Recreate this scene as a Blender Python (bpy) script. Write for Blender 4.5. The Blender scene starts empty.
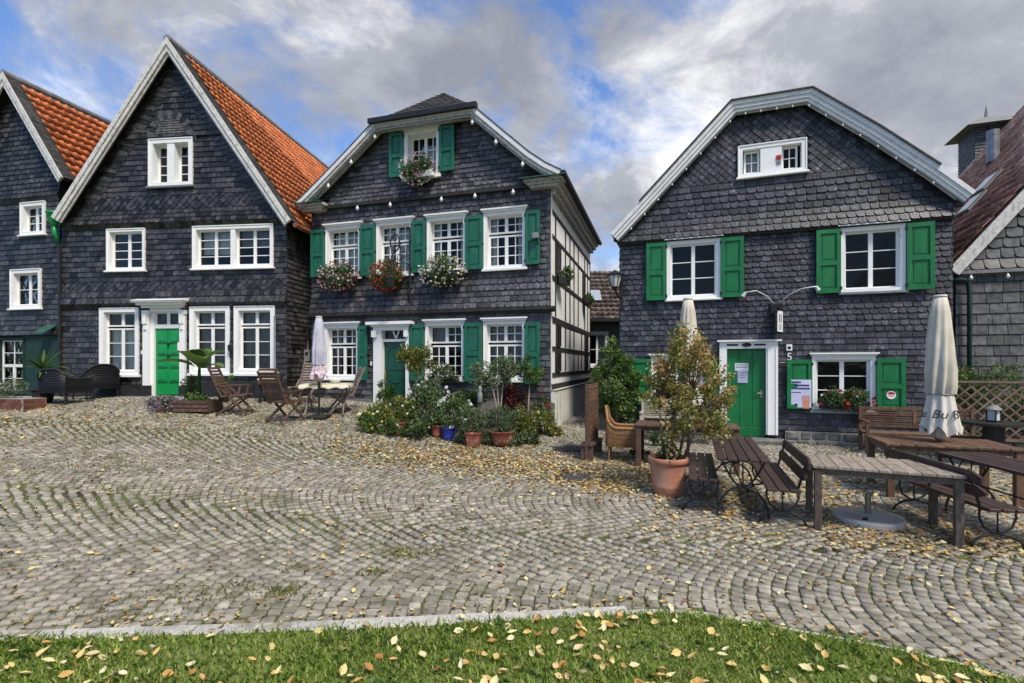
import bpy, math, random
import numpy as np
from mathutils import Vector, Matrix

# ------------------------------------------------------------------ scene, camera, sky, sun
sc = bpy.context.scene
col = sc.collection
R = math.radians
random.seed(11)
rng = np.random.default_rng(11)

FPX, CX, CY, ZC = 500.0, 512.0, 364.0, 1.9          # focal length in pixels, horizon row, eye height
cd = bpy.data.cameras.new('camera')
cam = bpy.data.objects.new('camera', cd)
col.objects.link(cam)
cam.location = (0, 0, ZC)
cam.rotation_euler = (R(90), 0, 0)
cd.sensor_width = 36.0
cd.lens = FPX / 1024 * 36
cd.shift_y = (CY - 341.5) / 1024
cd.clip_start = 0.05
cd.clip_end = 3000
sc.camera = cam

SUN_ELEV, SUN_AZ = R(54), R(148)                     # azimuth clockwise from +Y (view direction)
w = bpy.data.worlds.new('World')
sc.world = w
w.use_nodes = True
nt = w.node_tree
nt.nodes.clear()
def wn(t, **k):
    n = nt.nodes.new(t)
    for a, b in k.items():
        setattr(n, a, b)
    return n
lk = nt.links.new
out = wn('ShaderNodeOutputWorld')
bg = wn('ShaderNodeBackground')
bg.inputs['Strength'].default_value = 0.15
sky = wn('ShaderNodeTexSky', sky_type='NISHITA')
sky.sun_disc = False
sky.sun_elevation = SUN_ELEV
sky.sun_rotation = SUN_AZ
sky.air_density = 1.0
sky.dust_density = 0.6
sky.ozone_density = 1.6
tc = wn('ShaderNodeTexCoord')
sep = wn('ShaderNodeSeparateXYZ')
lk(tc.outputs['Generated'], sep.inputs[0])
zp = wn('ShaderNodeMath', operation='MAXIMUM'); zp.inputs[1].default_value = 0.0
lk(sep.outputs['Z'], zp.inputs[0])
za = wn('ShaderNodeMath', operation='ADD'); za.inputs[1].default_value = 0.42
lk(zp.outputs[0], za.inputs[0])
dx = wn('ShaderNodeMath', operation='DIVIDE'); lk(sep.outputs['X'], dx.inputs[0]); lk(za.outputs[0], dx.inputs[1])
dy = wn('ShaderNodeMath', operation='DIVIDE'); lk(sep.outputs['Y'], dy.inputs[0]); lk(za.outputs[0], dy.inputs[1])
cmb = wn('ShaderNodeCombineXYZ'); lk(dx.outputs[0], cmb.inputs[0]); lk(dy.outputs[0], cmb.inputs[1])
off = wn('ShaderNodeVectorMath', operation='ADD'); off.inputs[1].default_value = (3.1, 7.4, 0.7)
lk(cmb.outputs[0], off.inputs[0])
def wnoise(scale, detail, rough, dist=0.0):
    n = wn('ShaderNodeTexNoise')
    n.inputs['Scale'].default_value = scale
    n.inputs['Detail'].default_value = detail
    n.inputs['Roughness'].default_value = rough
    n.inputs['Distortion'].default_value = dist
    lk(off.outputs[0], n.inputs['Vector'])
    return n
def wramp(src, stops):
    r = wn('ShaderNodeValToRGB')
    e = r.color_ramp.elements
    while len(e) < len(stops):
        e.new(0.5)
    for q, (p, c) in zip(e, stops):
        q.position = p
        q.color = (*c, 1) if len(c) == 3 else c
    lk(src, r.inputs[0])
    return r
n1 = wnoise(2.5, 12, 0.66, 0.4)                       # cloud cover
n2 = wnoise(3.3, 11, 0.62, 0.3)                       # light and dark inside the clouds
sx = wn('ShaderNodeMath', operation='MULTIPLY'); sx.inputs[1].default_value = 0.20
lk(sep.outputs['X'], sx.inputs[0])                   # cover thickens across the sky to the east
ad = wn('ShaderNodeMath', operation='ADD'); lk(n1.outputs['Fac'], ad.inputs[0]); lk(sx.outputs[0], ad.inputs[1])
cover = wramp(ad.outputs[0], [(0.385, (0, 0, 0)), (0.55, (1, 1, 1))])
ccol = wramp(n2.outputs['Fac'], [(0.33, (1.2, 1.28, 1.52)), (0.50, (1.8, 1.88, 2.12)), (0.66, (3.9, 3.9, 3.95))])
mx = wn('ShaderNodeMix', data_type='RGBA')
lk(cover.outputs[0], mx.inputs[0])
sg = wn('ShaderNodeMix', data_type='RGBA', blend_type='MULTIPLY'); sg.inputs[0].default_value = 1.0
sg.inputs[7].default_value = (0.52, 0.64, 0.82, 1)
lk(sky.outputs[0], sg.inputs[6])
lk(sg.outputs[2], mx.inputs[6])
lk(ccol.outputs[0], mx.inputs[7])
lk(mx.outputs[2], bg.inputs['Color'])
lk(bg.outputs[0], out.inputs['Surface'])

sd = bpy.data.lights.new('sun', 'SUN')
sd.energy = 2.4
sd.angle = R(14)
sd.color = (1.0, 0.93, 0.82)
sun = bpy.data.objects.new('sun', sd)
col.objects.link(sun)
sdir = Vector((math.sin(SUN_AZ) * math.cos(SUN_ELEV), math.cos(SUN_AZ) * math.cos(SUN_ELEV), math.sin(SUN_ELEV)))
sun.rotation_euler = sdir.to_track_quat('Z', 'Y').to_euler()
sun.location = (10, -10, 20)
vs = sc.view_settings
vs.view_transform = 'Standard'
vs.look = 'None'
vs.exposure = 0.85
vs.gamma = 1.0

# ------------------------------------------------------------------ materials
def mat(name, c1, c2=None, rough=0.7, nscale=6.0, bump=0.0, bscale=40.0, rnd=0.0, stretch=(1, 1, 1),
        spec=0.35, metal=0.0, ramp=None, lo=0.35, hi=0.65, dirt=None, dscale=1.5, dlo=0.55, dhi=0.75, dstretch=(1, 1, 1)):
    """noise between two colours in world space; rnd = lightness spread between pieces; dirt = a third colour in patches"""
    m = bpy.data.materials.new(name)
    m.use_nodes = True
    t = m.node_tree
    N, L = t.nodes, t.links.new
    b = N['Principled BSDF']
    b.inputs['Roughness'].default_value = rough
    b.inputs['Specular IOR Level'].default_value = spec
    b.inputs['Metallic'].default_value = metal
    geo = N.new('ShaderNodeNewGeometry')
    mp = N.new('ShaderNodeMapping')
    mp.inputs['Scale'].default_value = stretch
    L(geo.outputs['Position'], mp.inputs[0])
    nz = N.new('ShaderNodeTexNoise')
    nz.inputs['Scale'].default_value = nscale
    nz.inputs['Detail'].default_value = 7
    nz.inputs['Roughness'].default_value = 0.62
    L(mp.outputs[0], nz.inputs['Vector'])
    v = None
    if rnd > 0 or ramp:
        oi = N.new('ShaderNodeObjectInfo')
        at = N.new('ShaderNodeAttribute'); at.attribute_name = 'rnd'
        s = N.new('ShaderNodeMath'); s.operation = 'ADD'
        L(oi.outputs['Random'], s.inputs[0]); L(at.outputs['Fac'], s.inputs[1])
        fr = N.new('ShaderNodeMath'); fr.operation = 'FRACT'
        L(s.outputs[0], fr.inputs[0])
        v = fr
    rp = N.new('ShaderNodeValToRGB')
    if ramp:
        e = rp.color_ramp.elements
        while len(e) < len(ramp):
            e.new(0.5)
        for q, (p, c) in zip(e, ramp):
            q.position = p
            q.color = (*c, 1)
        L(v.outputs[0], rp.inputs[0])
    else:
        rp.color_ramp.elements[0].position = lo
        rp.color_ramp.elements[1].position = hi
        rp.color_ramp.elements[0].color = (*c1, 1)
        rp.color_ramp.elements[1].color = (*(c2 or c1), 1)
        L(nz.outputs['Fac'], rp.inputs[0])
    cur = rp.outputs[0]
    if dirt:
        mp2 = N.new('ShaderNodeMapping'); mp2.inputs['Scale'].default_value = dstretch
        L(geo.outputs['Position'], mp2.inputs[0])
        n3 = N.new('ShaderNodeTexNoise'); n3.inputs['Scale'].default_value = dscale
        n3.inputs['Detail'].default_value = 8; n3.inputs['Roughness'].default_value = 0.65
        L(mp2.outputs[0], n3.inputs['Vector'])
        mr = N.new('ShaderNodeMapRange')
        mr.inputs[1].default_value = dlo; mr.inputs[2].default_value = dhi
        L(n3.outputs['Fac'], mr.inputs[0])
        mi = N.new('ShaderNodeMix'); mi.data_type = 'RGBA'
        L(mr.outputs[0], mi.inputs[0]); L(cur, mi.inputs[6]); mi.inputs[7].default_value = (*dirt, 1)
        cur = mi.outputs[2]
    if rnd > 0:
        mr = N.new('ShaderNodeMapRange')
        mr.inputs[3].default_value = 1 - rnd; mr.inputs[4].default_value = 1 + rnd
        L(v.outputs[0], mr.inputs[0])
        hs = N.new('ShaderNodeHueSaturation')
        L(mr.outputs[0], hs.inputs['Value']); L(cur, hs.inputs['Color'])
        cur = hs.outputs[0]
    L(cur, b.inputs['Base Color'])
    if bump > 0:
        nb = N.new('ShaderNodeTexNoise'); nb.inputs['Scale'].default_value = bscale
        nb.inputs['Detail'].default_value = 6
        L(mp.outputs[0], nb.inputs['Vector'])
        bp = N.new('ShaderNodeBump'); bp.inputs['Strength'].default_value = bump
        bp.inputs['Distance'].default_value = 0.02
        L(nb.outputs['Fac'], bp.inputs['Height'])
        L(bp.outputs[0], b.inputs['Normal'])
    return m

def leafmat(name, ramp, trans=0.3, rough=0.55):
    m = mat(name, (0, 0, 0), ramp=ramp, rough=rough, spec=0.25)
    t = m.node_tree
    b = t.nodes['Principled BSDF']
    o = t.nodes['Material Output']
    tr = t.nodes.new('ShaderNodeBsdfTranslucent')
    src = b.inputs['Base Color'].links[0].from_socket
    t.links.new(src, tr.inputs['Color'])
    mi = t.nodes.new('ShaderNodeMixShader'); mi.inputs[0].default_value = trans
    t.links.new(b.outputs[0], mi.inputs[1]); t.links.new(tr.outputs[0], mi.inputs[2])
    t.links.new(mi.outputs[0], o.inputs['Surface'])
    return m

def glassmat(name, tint=(0.92, 0.95, 0.95)):
    m = bpy.data.materials.new(name)
    m.use_nodes = True
    t = m.node_tree
    t.nodes.clear()
    o = t.nodes.new('ShaderNodeOutputMaterial')
    tr = t.nodes.new('ShaderNodeBsdfTransparent'); tr.inputs[0].default_value = (*tint, 1)
    gl = t.nodes.new('ShaderNodeBsdfGlossy'); gl.inputs['Roughness'].default_value = 0.04
    geo = t.nodes.new('ShaderNodeNewGeometry')
    nz = t.nodes.new('ShaderNodeTexNoise'); nz.inputs['Scale'].default_value = 3.0
    t.links.new(geo.outputs['Position'], nz.inputs['Vector'])
    bp = t.nodes.new('ShaderNodeBump'); bp.inputs['Strength'].default_value = 0.25; bp.inputs['Distance'].default_value = 0.03
    t.links.new(nz.outputs['Fac'], bp.inputs['Height'])
    t.links.new(bp.outputs[0], gl.inputs['Normal'])
    fr = t.nodes.new('ShaderNodeFresnel'); fr.inputs['IOR'].default_value = 1.24
    mi = t.nodes.new('ShaderNodeMixShader')
    t.links.new(fr.outputs[0], mi.inputs[0]); t.links.new(tr.outputs[0], mi.inputs[1]); t.links.new(gl.outputs[0], mi.inputs[2])
    t.links.new(mi.outputs[0], o.inputs['Surface'])
    return m

MT = {}
MT['slate_a'] = mat('slate_black', (0.017, 0.0165, 0.0165), (0.052, 0.050, 0.051), rough=0.45, nscale=9, bump=0.4, bscale=26, rnd=0.82, spec=0.4, dirt=(0.22, 0.22, 0.22), dscale=15, dlo=0.58, dhi=0.78)
MT['slate_b'] = mat('slate_violet_grey', (0.038, 0.037, 0.041), (0.090, 0.087, 0.096), rough=0.45, nscale=9, bump=0.4, bscale=26, rnd=0.58, spec=0.4, dirt=(0.32, 0.32, 0.33), dscale=17, dlo=0.57, dhi=0.78)
MT['slate_c'] = mat('slate_blue_grey', (0.020, 0.021, 0.026), (0.056, 0.059, 0.069), rough=0.45, nscale=9, bump=0.4, bscale=26, rnd=0.68, spec=0.4, dirt=(0.28, 0.285, 0.30), dscale=17, dlo=0.57, dhi=0.78)
MT['slate_d'] = mat('slate_light_grey', (0.06, 0.059, 0.058), (0.14, 0.138, 0.136), rough=0.55, nscale=9, bump=0.3, bscale=30, rnd=0.3, spec=0.45)
MT['slate_back'] = mat('slate_underlay', (0.012, 0.012, 0.014), (0.03, 0.03, 0.034), rough=0.7)
MT['slate_roof'] = mat('roof_slate_dark', (0.03, 0.031, 0.035), (0.09, 0.088, 0.088), rough=0.6, nscale=10, bump=0.3, rnd=0.35)
MT['white'] = mat('white_window_paint', (0.80, 0.80, 0.785), (0.85, 0.85, 0.84), rough=0.45, nscale=5, dirt=(0.5, 0.5, 0.48), dscale=9, dlo=0.6, dhi=0.85)
MT['barge'] = mat('weathered_white_board', (0.52, 0.51, 0.48), (0.74, 0.73, 0.70), rough=0.65, nscale=5, stretch=(3, 3, 3), dirt=(0.26, 0.24, 0.21), dscale=11, dlo=0.52, dhi=0.72, dstretch=(1, 1, 0.6), bump=0.2)
MT['barge2'] = mat('greyed_white_board', (0.34, 0.335, 0.315), (0.60, 0.59, 0.56), rough=0.7, nscale=6, stretch=(3, 3, 3), dirt=(0.20, 0.19, 0.17), dscale=11, dlo=0.50, dhi=0.70, bump=0.2)
MT['barge3'] = mat('clean_white_board', (0.66, 0.66, 0.67), (0.78, 0.78, 0.78), rough=0.55, nscale=6, dirt=(0.45, 0.45, 0.45), dscale=7, dlo=0.56, dhi=0.8, bump=0.1)
MT['green1'] = mat('bright_green_door_paint', (0.004, 0.23, 0.055), (0.008, 0.29, 0.075), rough=0.35, spec=0.5, nscale=4)
MT['green2'] = mat('sea_green_paint', (0.009, 0.10, 0.058), (0.017, 0.14, 0.084), rough=0.45, spec=0.4, nscale=7, stretch=(1, 1, 0.4), dirt=(0.06, 0.20, 0.14), dscale=7, dlo=0.54, dhi=0.8, dstretch=(2.5, 2.5, 0.4))
MT['green2d'] = mat('dark_green_door_paint', (0.004, 0.055, 0.032), (0.007, 0.075, 0.045), rough=0.35, spec=0.5)
MT['green3'] = mat('emerald_shutter_paint', (0.002, 0.125, 0.032), (0.006, 0.17, 0.05), rough=0.42, spec=0.45, nscale=6, stretch=(1, 1, 0.4), dirt=(0.035, 0.22, 0.10), dscale=7, dlo=0.54, dhi=0.8, dstretch=(2.5, 2.5, 0.4))
MT['copper'] = mat('green_copper', (0.02, 0.07, 0.05), (0.05, 0.13, 0.095), rough=0.6)
MT['iron'] = mat('black_iron', (0.012, 0.012, 0.013), (0.022, 0.022, 0.024), rough=0.5)
MT['zinc'] = mat('grey_zinc', (0.19, 0.20, 0.21), (0.30, 0.31, 0.32), rough=0.5, metal=0.4, nscale=3)
MT['tile_o'] = mat('orange_clay_tile', (0.52, 0.145, 0.052), (0.70, 0.235, 0.095), rough=0.78, nscale=5, rnd=0.28, bump=0.15, dirt=(0.30, 0.13, 0.075), dscale=1.6, dlo=0.50, dhi=0.78)
MT['tile_r'] = mat('old_red_tile', (0.50, 0.23, 0.16), (0.66, 0.38, 0.28), rough=0.8, nscale=5, rnd=0.4, bump=0.15, dirt=(0.24, 0.17, 0.13), dscale=3, dlo=0.5, dhi=0.8)
MT['tile_b'] = mat('brown_tile', (0.10, 0.072, 0.065), (0.20, 0.15, 0.135), rough=0.6, nscale=5, rnd=0.45)
MT['glass'] = glassmat('window_glass')
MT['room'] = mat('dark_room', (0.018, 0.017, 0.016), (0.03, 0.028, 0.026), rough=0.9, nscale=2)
MT['curtain'] = mat('net_curtain', (0.42, 0.42, 0.42), (0.62, 0.62, 0.62), rough=0.9, nscale=5, stretch=(9, 9, 0.5))
MT['curtain_dark'] = mat('grey_blind', (0.12, 0.12, 0.125), (0.22, 0.22, 0.23), rough=0.9, nscale=5, stretch=(9, 9, 0.5))
MT['plaster'] = mat('white_infill_plaster', (0.76, 0.76, 0.75), (0.84, 0.84, 0.83), rough=0.85, nscale=3, bump=0.1, dirt=(0.5, 0.5, 0.48), dscale=2, dlo=0.56, dhi=0.8)
MT['plinthw'] = mat('streaked_limewash', (0.62, 0.62, 0.58), (0.76, 0.75, 0.71), rough=0.9, nscale=4, bump=0.2, dirt=(0.26, 0.27, 0.16), dscale=2.4, dlo=0.50, dhi=0.70, dstretch=(4, 4, 0.35))
MT['timber'] = mat('black_timber', (0.016, 0.015, 0.014), (0.04, 0.037, 0.033), rough=0.75, bump=0.2)
MT['wallgrey'] = mat('plain_grey_render', (0.16, 0.16, 0.15), (0.24, 0.24, 0.22), rough=0.9, nscale=3)
MT['wallolive'] = mat('olive_render', (0.14, 0.14, 0.10), (0.2, 0.2, 0.15), rough=0.9, nscale=3)
MT['darkgreenboard'] = mat('dark_green_boards', (0.008, 0.03, 0.026), (0.014, 0.05, 0.042), rough=0.6)
MT['stone'] = mat('rubble_stone', (0.10, 0.105, 0.10), (0.22, 0.215, 0.19), rough=0.9, nscale=7, rnd=0.35, bump=0.5, bscale=14)
MT['mortar'] = mat('pale_mortar', (0.22, 0.21, 0.19), (0.34, 0.33, 0.30), rough=0.95, nscale=9)
MT['cobble'] = mat('granite_cobble', (0.19, 0.174, 0.142), (0.365, 0.34, 0.285), rough=0.7, nscale=10, rnd=0.30, bump=0.45, bscale=35, spec=0.35, dirt=(0.135, 0.128, 0.075), dscale=2.2, dlo=0.48, dhi=0.76)
MT['joint'] = mat('joint_soil_and_moss', (0.026, 0.022, 0.016), (0.07, 0.06, 0.04), rough=0.95, nscale=9, bump=0.6, bscale=50, dirt=(0.09, 0.11, 0.03), dscale=1.3, dlo=0.38, dhi=0.56)
MT['kerb'] = mat('granite_kerb', (0.32, 0.31, 0.28), (0.50, 0.485, 0.45), rough=0.75, nscale=30, bump=0.3, bscale=60, rnd=0.12, dirt=(0.15, 0.14, 0.10), dscale=4, dlo=0.5, dhi=0.75)
MT['soil'] = mat('lawn_soil', (0.09, 0.12, 0.025), (0.15, 0.18, 0.05), rough=0.95, nscale=9)
MT['grass'] = leafmat('grass_blades', [(0.0, (0.14, 0.23, 0.03)), (0.4, (0.27, 0.39, 0.065)), (0.75, (0.38, 0.51, 0.11)), (0.93, (0.50, 0.55, 0.19)), (1.0, (0.55, 0.48, 0.26))], trans=0.5)
MT['moss'] = leafmat('moss_and_weeds', [(0.0, (0.09, 0.11, 0.025)), (0.6, (0.17, 0.19, 0.05)), (1.0, (0.32, 0.30, 0.10))], trans=0.25)
MT['fallen'] = leafmat('fallen_leaf', [(0.0, (0.42, 0.19, 0.06)), (0.12, (0.58, 0.34, 0.12)), (0.34, (0.70, 0.52, 0.20)), (0.68, (0.78, 0.67, 0.33)), (0.88, (0.78, 0.72, 0.48)), (1.0, (0.68, 0.46, 0.22))], trans=0.2, rough=0.6)
MT['fallenb'] = leafmat('withered_leaf', [(0.0, (0.16, 0.07, 0.03)), (0.22, (0.30, 0.15, 0.055)), (0.5, (0.50, 0.33, 0.12)), (0.78, (0.66, 0.54, 0.22)), (1.0, (0.70, 0.62, 0.34))], trans=0.15, rough=0.7)
MT['leaf'] = leafmat('green_leaf', [(0.0, (0.03, 0.07, 0.016)), (0.45, (0.07, 0.14, 0.03)), (0.8, (0.13, 0.21, 0.055)), (1.0, (0.22, 0.28, 0.10))])
MT['leafd'] = leafmat('dark_leaf', [(0.0, (0.025, 0.055, 0.02)), (0.5, (0.065, 0.12, 0.038)), (0.85, (0.13, 0.20, 0.07)), (1.0, (0.25, 0.31, 0.16))])
MT['leafg'] = leafmat('grey_green_leaf', [(0.0, (0.04, 0.065, 0.03)), (0.5, (0.10, 0.15, 0.07)), (0.85, (0.20, 0.26, 0.14)), (1.0, (0.33, 0.37, 0.24))])
MT['leafy'] = leafmat('yellow_green_leaf', [(0.0, (0.05, 0.08, 0.015)), (0.4, (0.12, 0.16, 0.03)), (0.75, (0.23, 0.25, 0.06)), (1.0, (0.38, 0.34, 0.10))])
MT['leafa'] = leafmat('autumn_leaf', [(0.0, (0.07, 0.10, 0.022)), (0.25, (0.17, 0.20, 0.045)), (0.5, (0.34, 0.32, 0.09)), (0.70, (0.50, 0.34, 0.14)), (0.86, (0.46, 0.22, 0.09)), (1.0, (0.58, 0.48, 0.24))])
MT['leafr'] = leafmat('dark_red_leaf', [(0.0, (0.05, 0.012, 0.014)), (0.6, (0.11, 0.025, 0.028)), (1.0, (0.17, 0.05, 0.04))])
MT['fl_white'] = leafmat('white_blossom', [(0.0, (0.62, 0.60, 0.55)), (1.0, (0.80, 0.80, 0.76))], trans=0.2)
MT['fl_red'] = leafmat('red_blossom', [(0.0, (0.40, 0.012, 0.018)), (0.7, (0.55, 0.04, 0.03)), (1.0, (0.65, 0.16, 0.10))], trans=0.2)
MT['fl_pink'] = leafmat('pink_blossom', [(0.0, (0.30, 0.04, 0.07)), (0.5, (0.55, 0.22, 0.27)), (1.0, (0.76, 0.60, 0.60))], trans=0.2)
MT['fl_yellow'] = leafmat('yellow_blossom', [(0.0, (0.65, 0.48, 0.06)), (1.0, (0.75, 0.68, 0.30))], trans=0.2)
MT['fl_lilac'] = leafmat('lilac_blossom', [(0.0, (0.16, 0.12, 0.20)), (1.0, (0.40, 0.36, 0.44))], trans=0.2)
MT['bark'] = mat('grey_brown_bark', (0.07, 0.055, 0.042), (0.15, 0.125, 0.10), rough=0.9, nscale=20, stretch=(3, 3, 0.6), bump=0.5)
MT['barkl'] = mat('pale_stem', (0.26, 0.23, 0.18), (0.38, 0.34, 0.27), rough=0.85, nscale=20)
MT['terracotta'] = mat('terracotta', (0.34, 0.135, 0.08), (0.46, 0.20, 0.125), rough=0.8, nscale=6, dirt=(0.42, 0.30, 0.22), dscale=5, dlo=0.5, dhi=0.75, bump=0.1)
MT['terracotta2'] = mat('weathered_terracotta', (0.16, 0.05, 0.03), (0.28, 0.09, 0.055), rough=0.85, nscale=8, dirt=(0.34, 0.30, 0.26), dscale=8, dlo=0.55, dhi=0.72)
MT['bluepot'] = mat('blue_glaze', (0.012, 0.018, 0.16), (0.02, 0.035, 0.26), rough=0.2, spec=0.6)
MT['darkpot'] = mat('dark_plastic_pot', (0.012, 0.012, 0.012), (0.03, 0.028, 0.026), rough=0.6)
MT['earth'] = mat('potting_earth', (0.02, 0.015, 0.01), (0.05, 0.035, 0.025), rough=1.0, nscale=30, bump=0.5)
MT['wood_d'] = mat('dark_brown_stained_wood', (0.030, 0.017, 0.016), (0.062, 0.038, 0.035), rough=0.5, nscale=9, stretch=(4, 1, 1), bump=0.15, rnd=0.2, spec=0.4)
MT['wood_g'] = mat('weathered_grey_wood', (0.19, 0.155, 0.125), (0.36, 0.31, 0.26), rough=0.75, nscale=9, stretch=(2, 2, 1), bump=0.25, rnd=0.16, dirt=(0.12, 0.09, 0.07), dscale=6, dlo=0.56, dhi=0.78)
MT['wood_gd'] = mat('dark_weathered_wood', (0.065, 0.05, 0.042), (0.13, 0.105, 0.088), rough=0.8, nscale=12, stretch=(3, 3, 1), bump=0.25, rnd=0.15)
MT['wood_t'] = mat('teak_brown_wood', (0.085, 0.045, 0.028), (0.175, 0.10, 0.065), rough=0.65, nscale=9, stretch=(2, 2, 1), bump=0.2, rnd=0.18)
MT['wood_c'] = mat('silvered_chair_wood', (0.13, 0.10, 0.085), (0.27, 0.215, 0.18), rough=0.75, nscale=12, bump=0.2, rnd=0.22)
MT['wood_cd'] = mat('brown_chair_wood', (0.065, 0.036, 0.026), (0.13, 0.078, 0.058), rough=0.7, nscale=12, bump=0.2, rnd=0.2)
MT['wood_p'] = mat('pale_bench_wood', (0.36, 0.32, 0.24), (0.52, 0.47, 0.37), rough=0.75, nscale=9, rnd=0.15)
MT['wicker'] = mat('honey_rattan', (0.17, 0.085, 0.035), (0.34, 0.19, 0.09), rough=0.6, nscale=30, rnd=0.3)
MT['wickerd'] = mat('black_rattan', (0.010, 0.010, 0.013), (0.03, 0.03, 0.036), rough=0.5, nscale=30, rnd=0.3)
MT['reed'] = mat('brown_willow_screen', (0.085, 0.045, 0.028), (0.20, 0.12, 0.075), rough=0.85, nscale=15, rnd=0.4)
MT['canvas'] = mat('beige_parasol_canvas', (0.52, 0.475, 0.385), (0.66, 0.615, 0.51), rough=0.9, nscale=3, dirt=(0.36, 0.34, 0.27), dscale=4, dlo=0.52, dhi=0.78, dstretch=(1, 1, 0.4))
MT['canvasw'] = mat('white_parasol_canvas', (0.58, 0.55, 0.48), (0.68, 0.65, 0.58), rough=0.9, nscale=4)
MT['canvasl'] = mat('lilac_white_canvas', (0.40, 0.39, 0.50), (0.55, 0.54, 0.63), rough=0.9, nscale=4)
MT['flowercloth'] = mat('flower_print_canvas', (0.70, 0.62, 0.66), (0.45, 0.30, 0.38), rough=0.9, nscale=16, lo=0.46, hi=0.56)
MT['cloth'] = mat('pale_table_cloth', (0.62, 0.60, 0.50), (0.68, 0.62, 0.40), rough=0.85, nscale=3, lo=0.5, hi=0.6)
MT['concrete'] = mat('pale_concrete', (0.38, 0.37, 0.34), (0.50, 0.49, 0.46), rough=0.8, nscale=8, dirt=(0.3, 0.28, 0.23), dscale=6)
MT['steel'] = mat('galvanised_steel', (0.22, 0.22, 0.2), (0.32, 0.32, 0.30), rough=0.4, metal=0.7)
MT['gmetal'] = mat('grey_meter_metal', (0.17, 0.17, 0.165), (0.25, 0.25, 0.24), rough=0.6)
MT['castiron'] = mat('cast_iron_cover', (0.05, 0.05, 0.055), (0.11, 0.105, 0.11), rough=0.6, metal=0.3, nscale=20)
MT['paper'] = mat('paper', (0.72, 0.74, 0.80), (0.78, 0.79, 0.84), rough=0.8)
MT['paperlav'] = mat('lavender_poster', (0.50, 0.52, 0.74), (0.62, 0.63, 0.82), rough=0.6, nscale=3)
MT['ink'] = mat('dark_ink', (0.02, 0.02, 0.09), rough=0.8)
MT['black'] = mat('black_paint', (0.01, 0.01, 0.011), rough=0.6)
MT['red'] = mat('red_enamel', (0.45, 0.01, 0.02), rough=0.5)
MT['amber'] = mat('amber_drink', (0.55, 0.20, 0.12), (0.62, 0.30, 0.18), rough=0.5)
MT['bulb'] = mat('white_glass_bulb', (0.75, 0.75, 0.74), rough=0.3, spec=0.6)
MT['lampglass'] = mat('milky_lamp_glass', (0.55, 0.56, 0.55), rough=0.3)
MT['brass'] = mat('brass', (0.45, 0.30, 0.10), rough=0.35, metal=0.9)
MT['skylight'] = mat('skylight_glass', (0.30, 0.36, 0.42), rough=0.1, spec=0.8)
MT['brick'] = mat('old_brick', (0.12, 0.045, 0.03), (0.22, 0.09, 0.06), rough=0.9, nscale=8, rnd=0.3)
MT['trellis'] = mat('brown_lattice_wood', (0.13, 0.085, 0.06), (0.22, 0.16, 0.12), rough=0.8, rnd=0.2)
MT['earthfar'] = mat('far_ground', (0.10, 0.11, 0.06), (0.16, 0.15, 0.10), rough=1.0, nscale=0.3)

# ------------------------------------------------------------------ mesh helpers
def tag(o, label=None, cat=None, group=None, kind=None):
    if label: o['label'] = label
    if cat: o['category'] = cat
    if group: o['group'] = group
    if kind: o['kind'] = kind
    return o

def empty(name, loc, rz=0.0, parent=None):
    o = bpy.data.objects.new(name, None)
    o.empty_display_size = 0.2
    o.location = loc
    o.rotation_euler = (0, 0, rz)
    o.parent = parent
    col.objects.link(o)
    return o

def link(name, me, parent=None, mtx=None):
    o = bpy.data.objects.new(name, me)
    o.parent = parent
    if mtx is not None:
        o.matrix_local = mtx
    col.objects.link(o)
    return o

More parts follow.
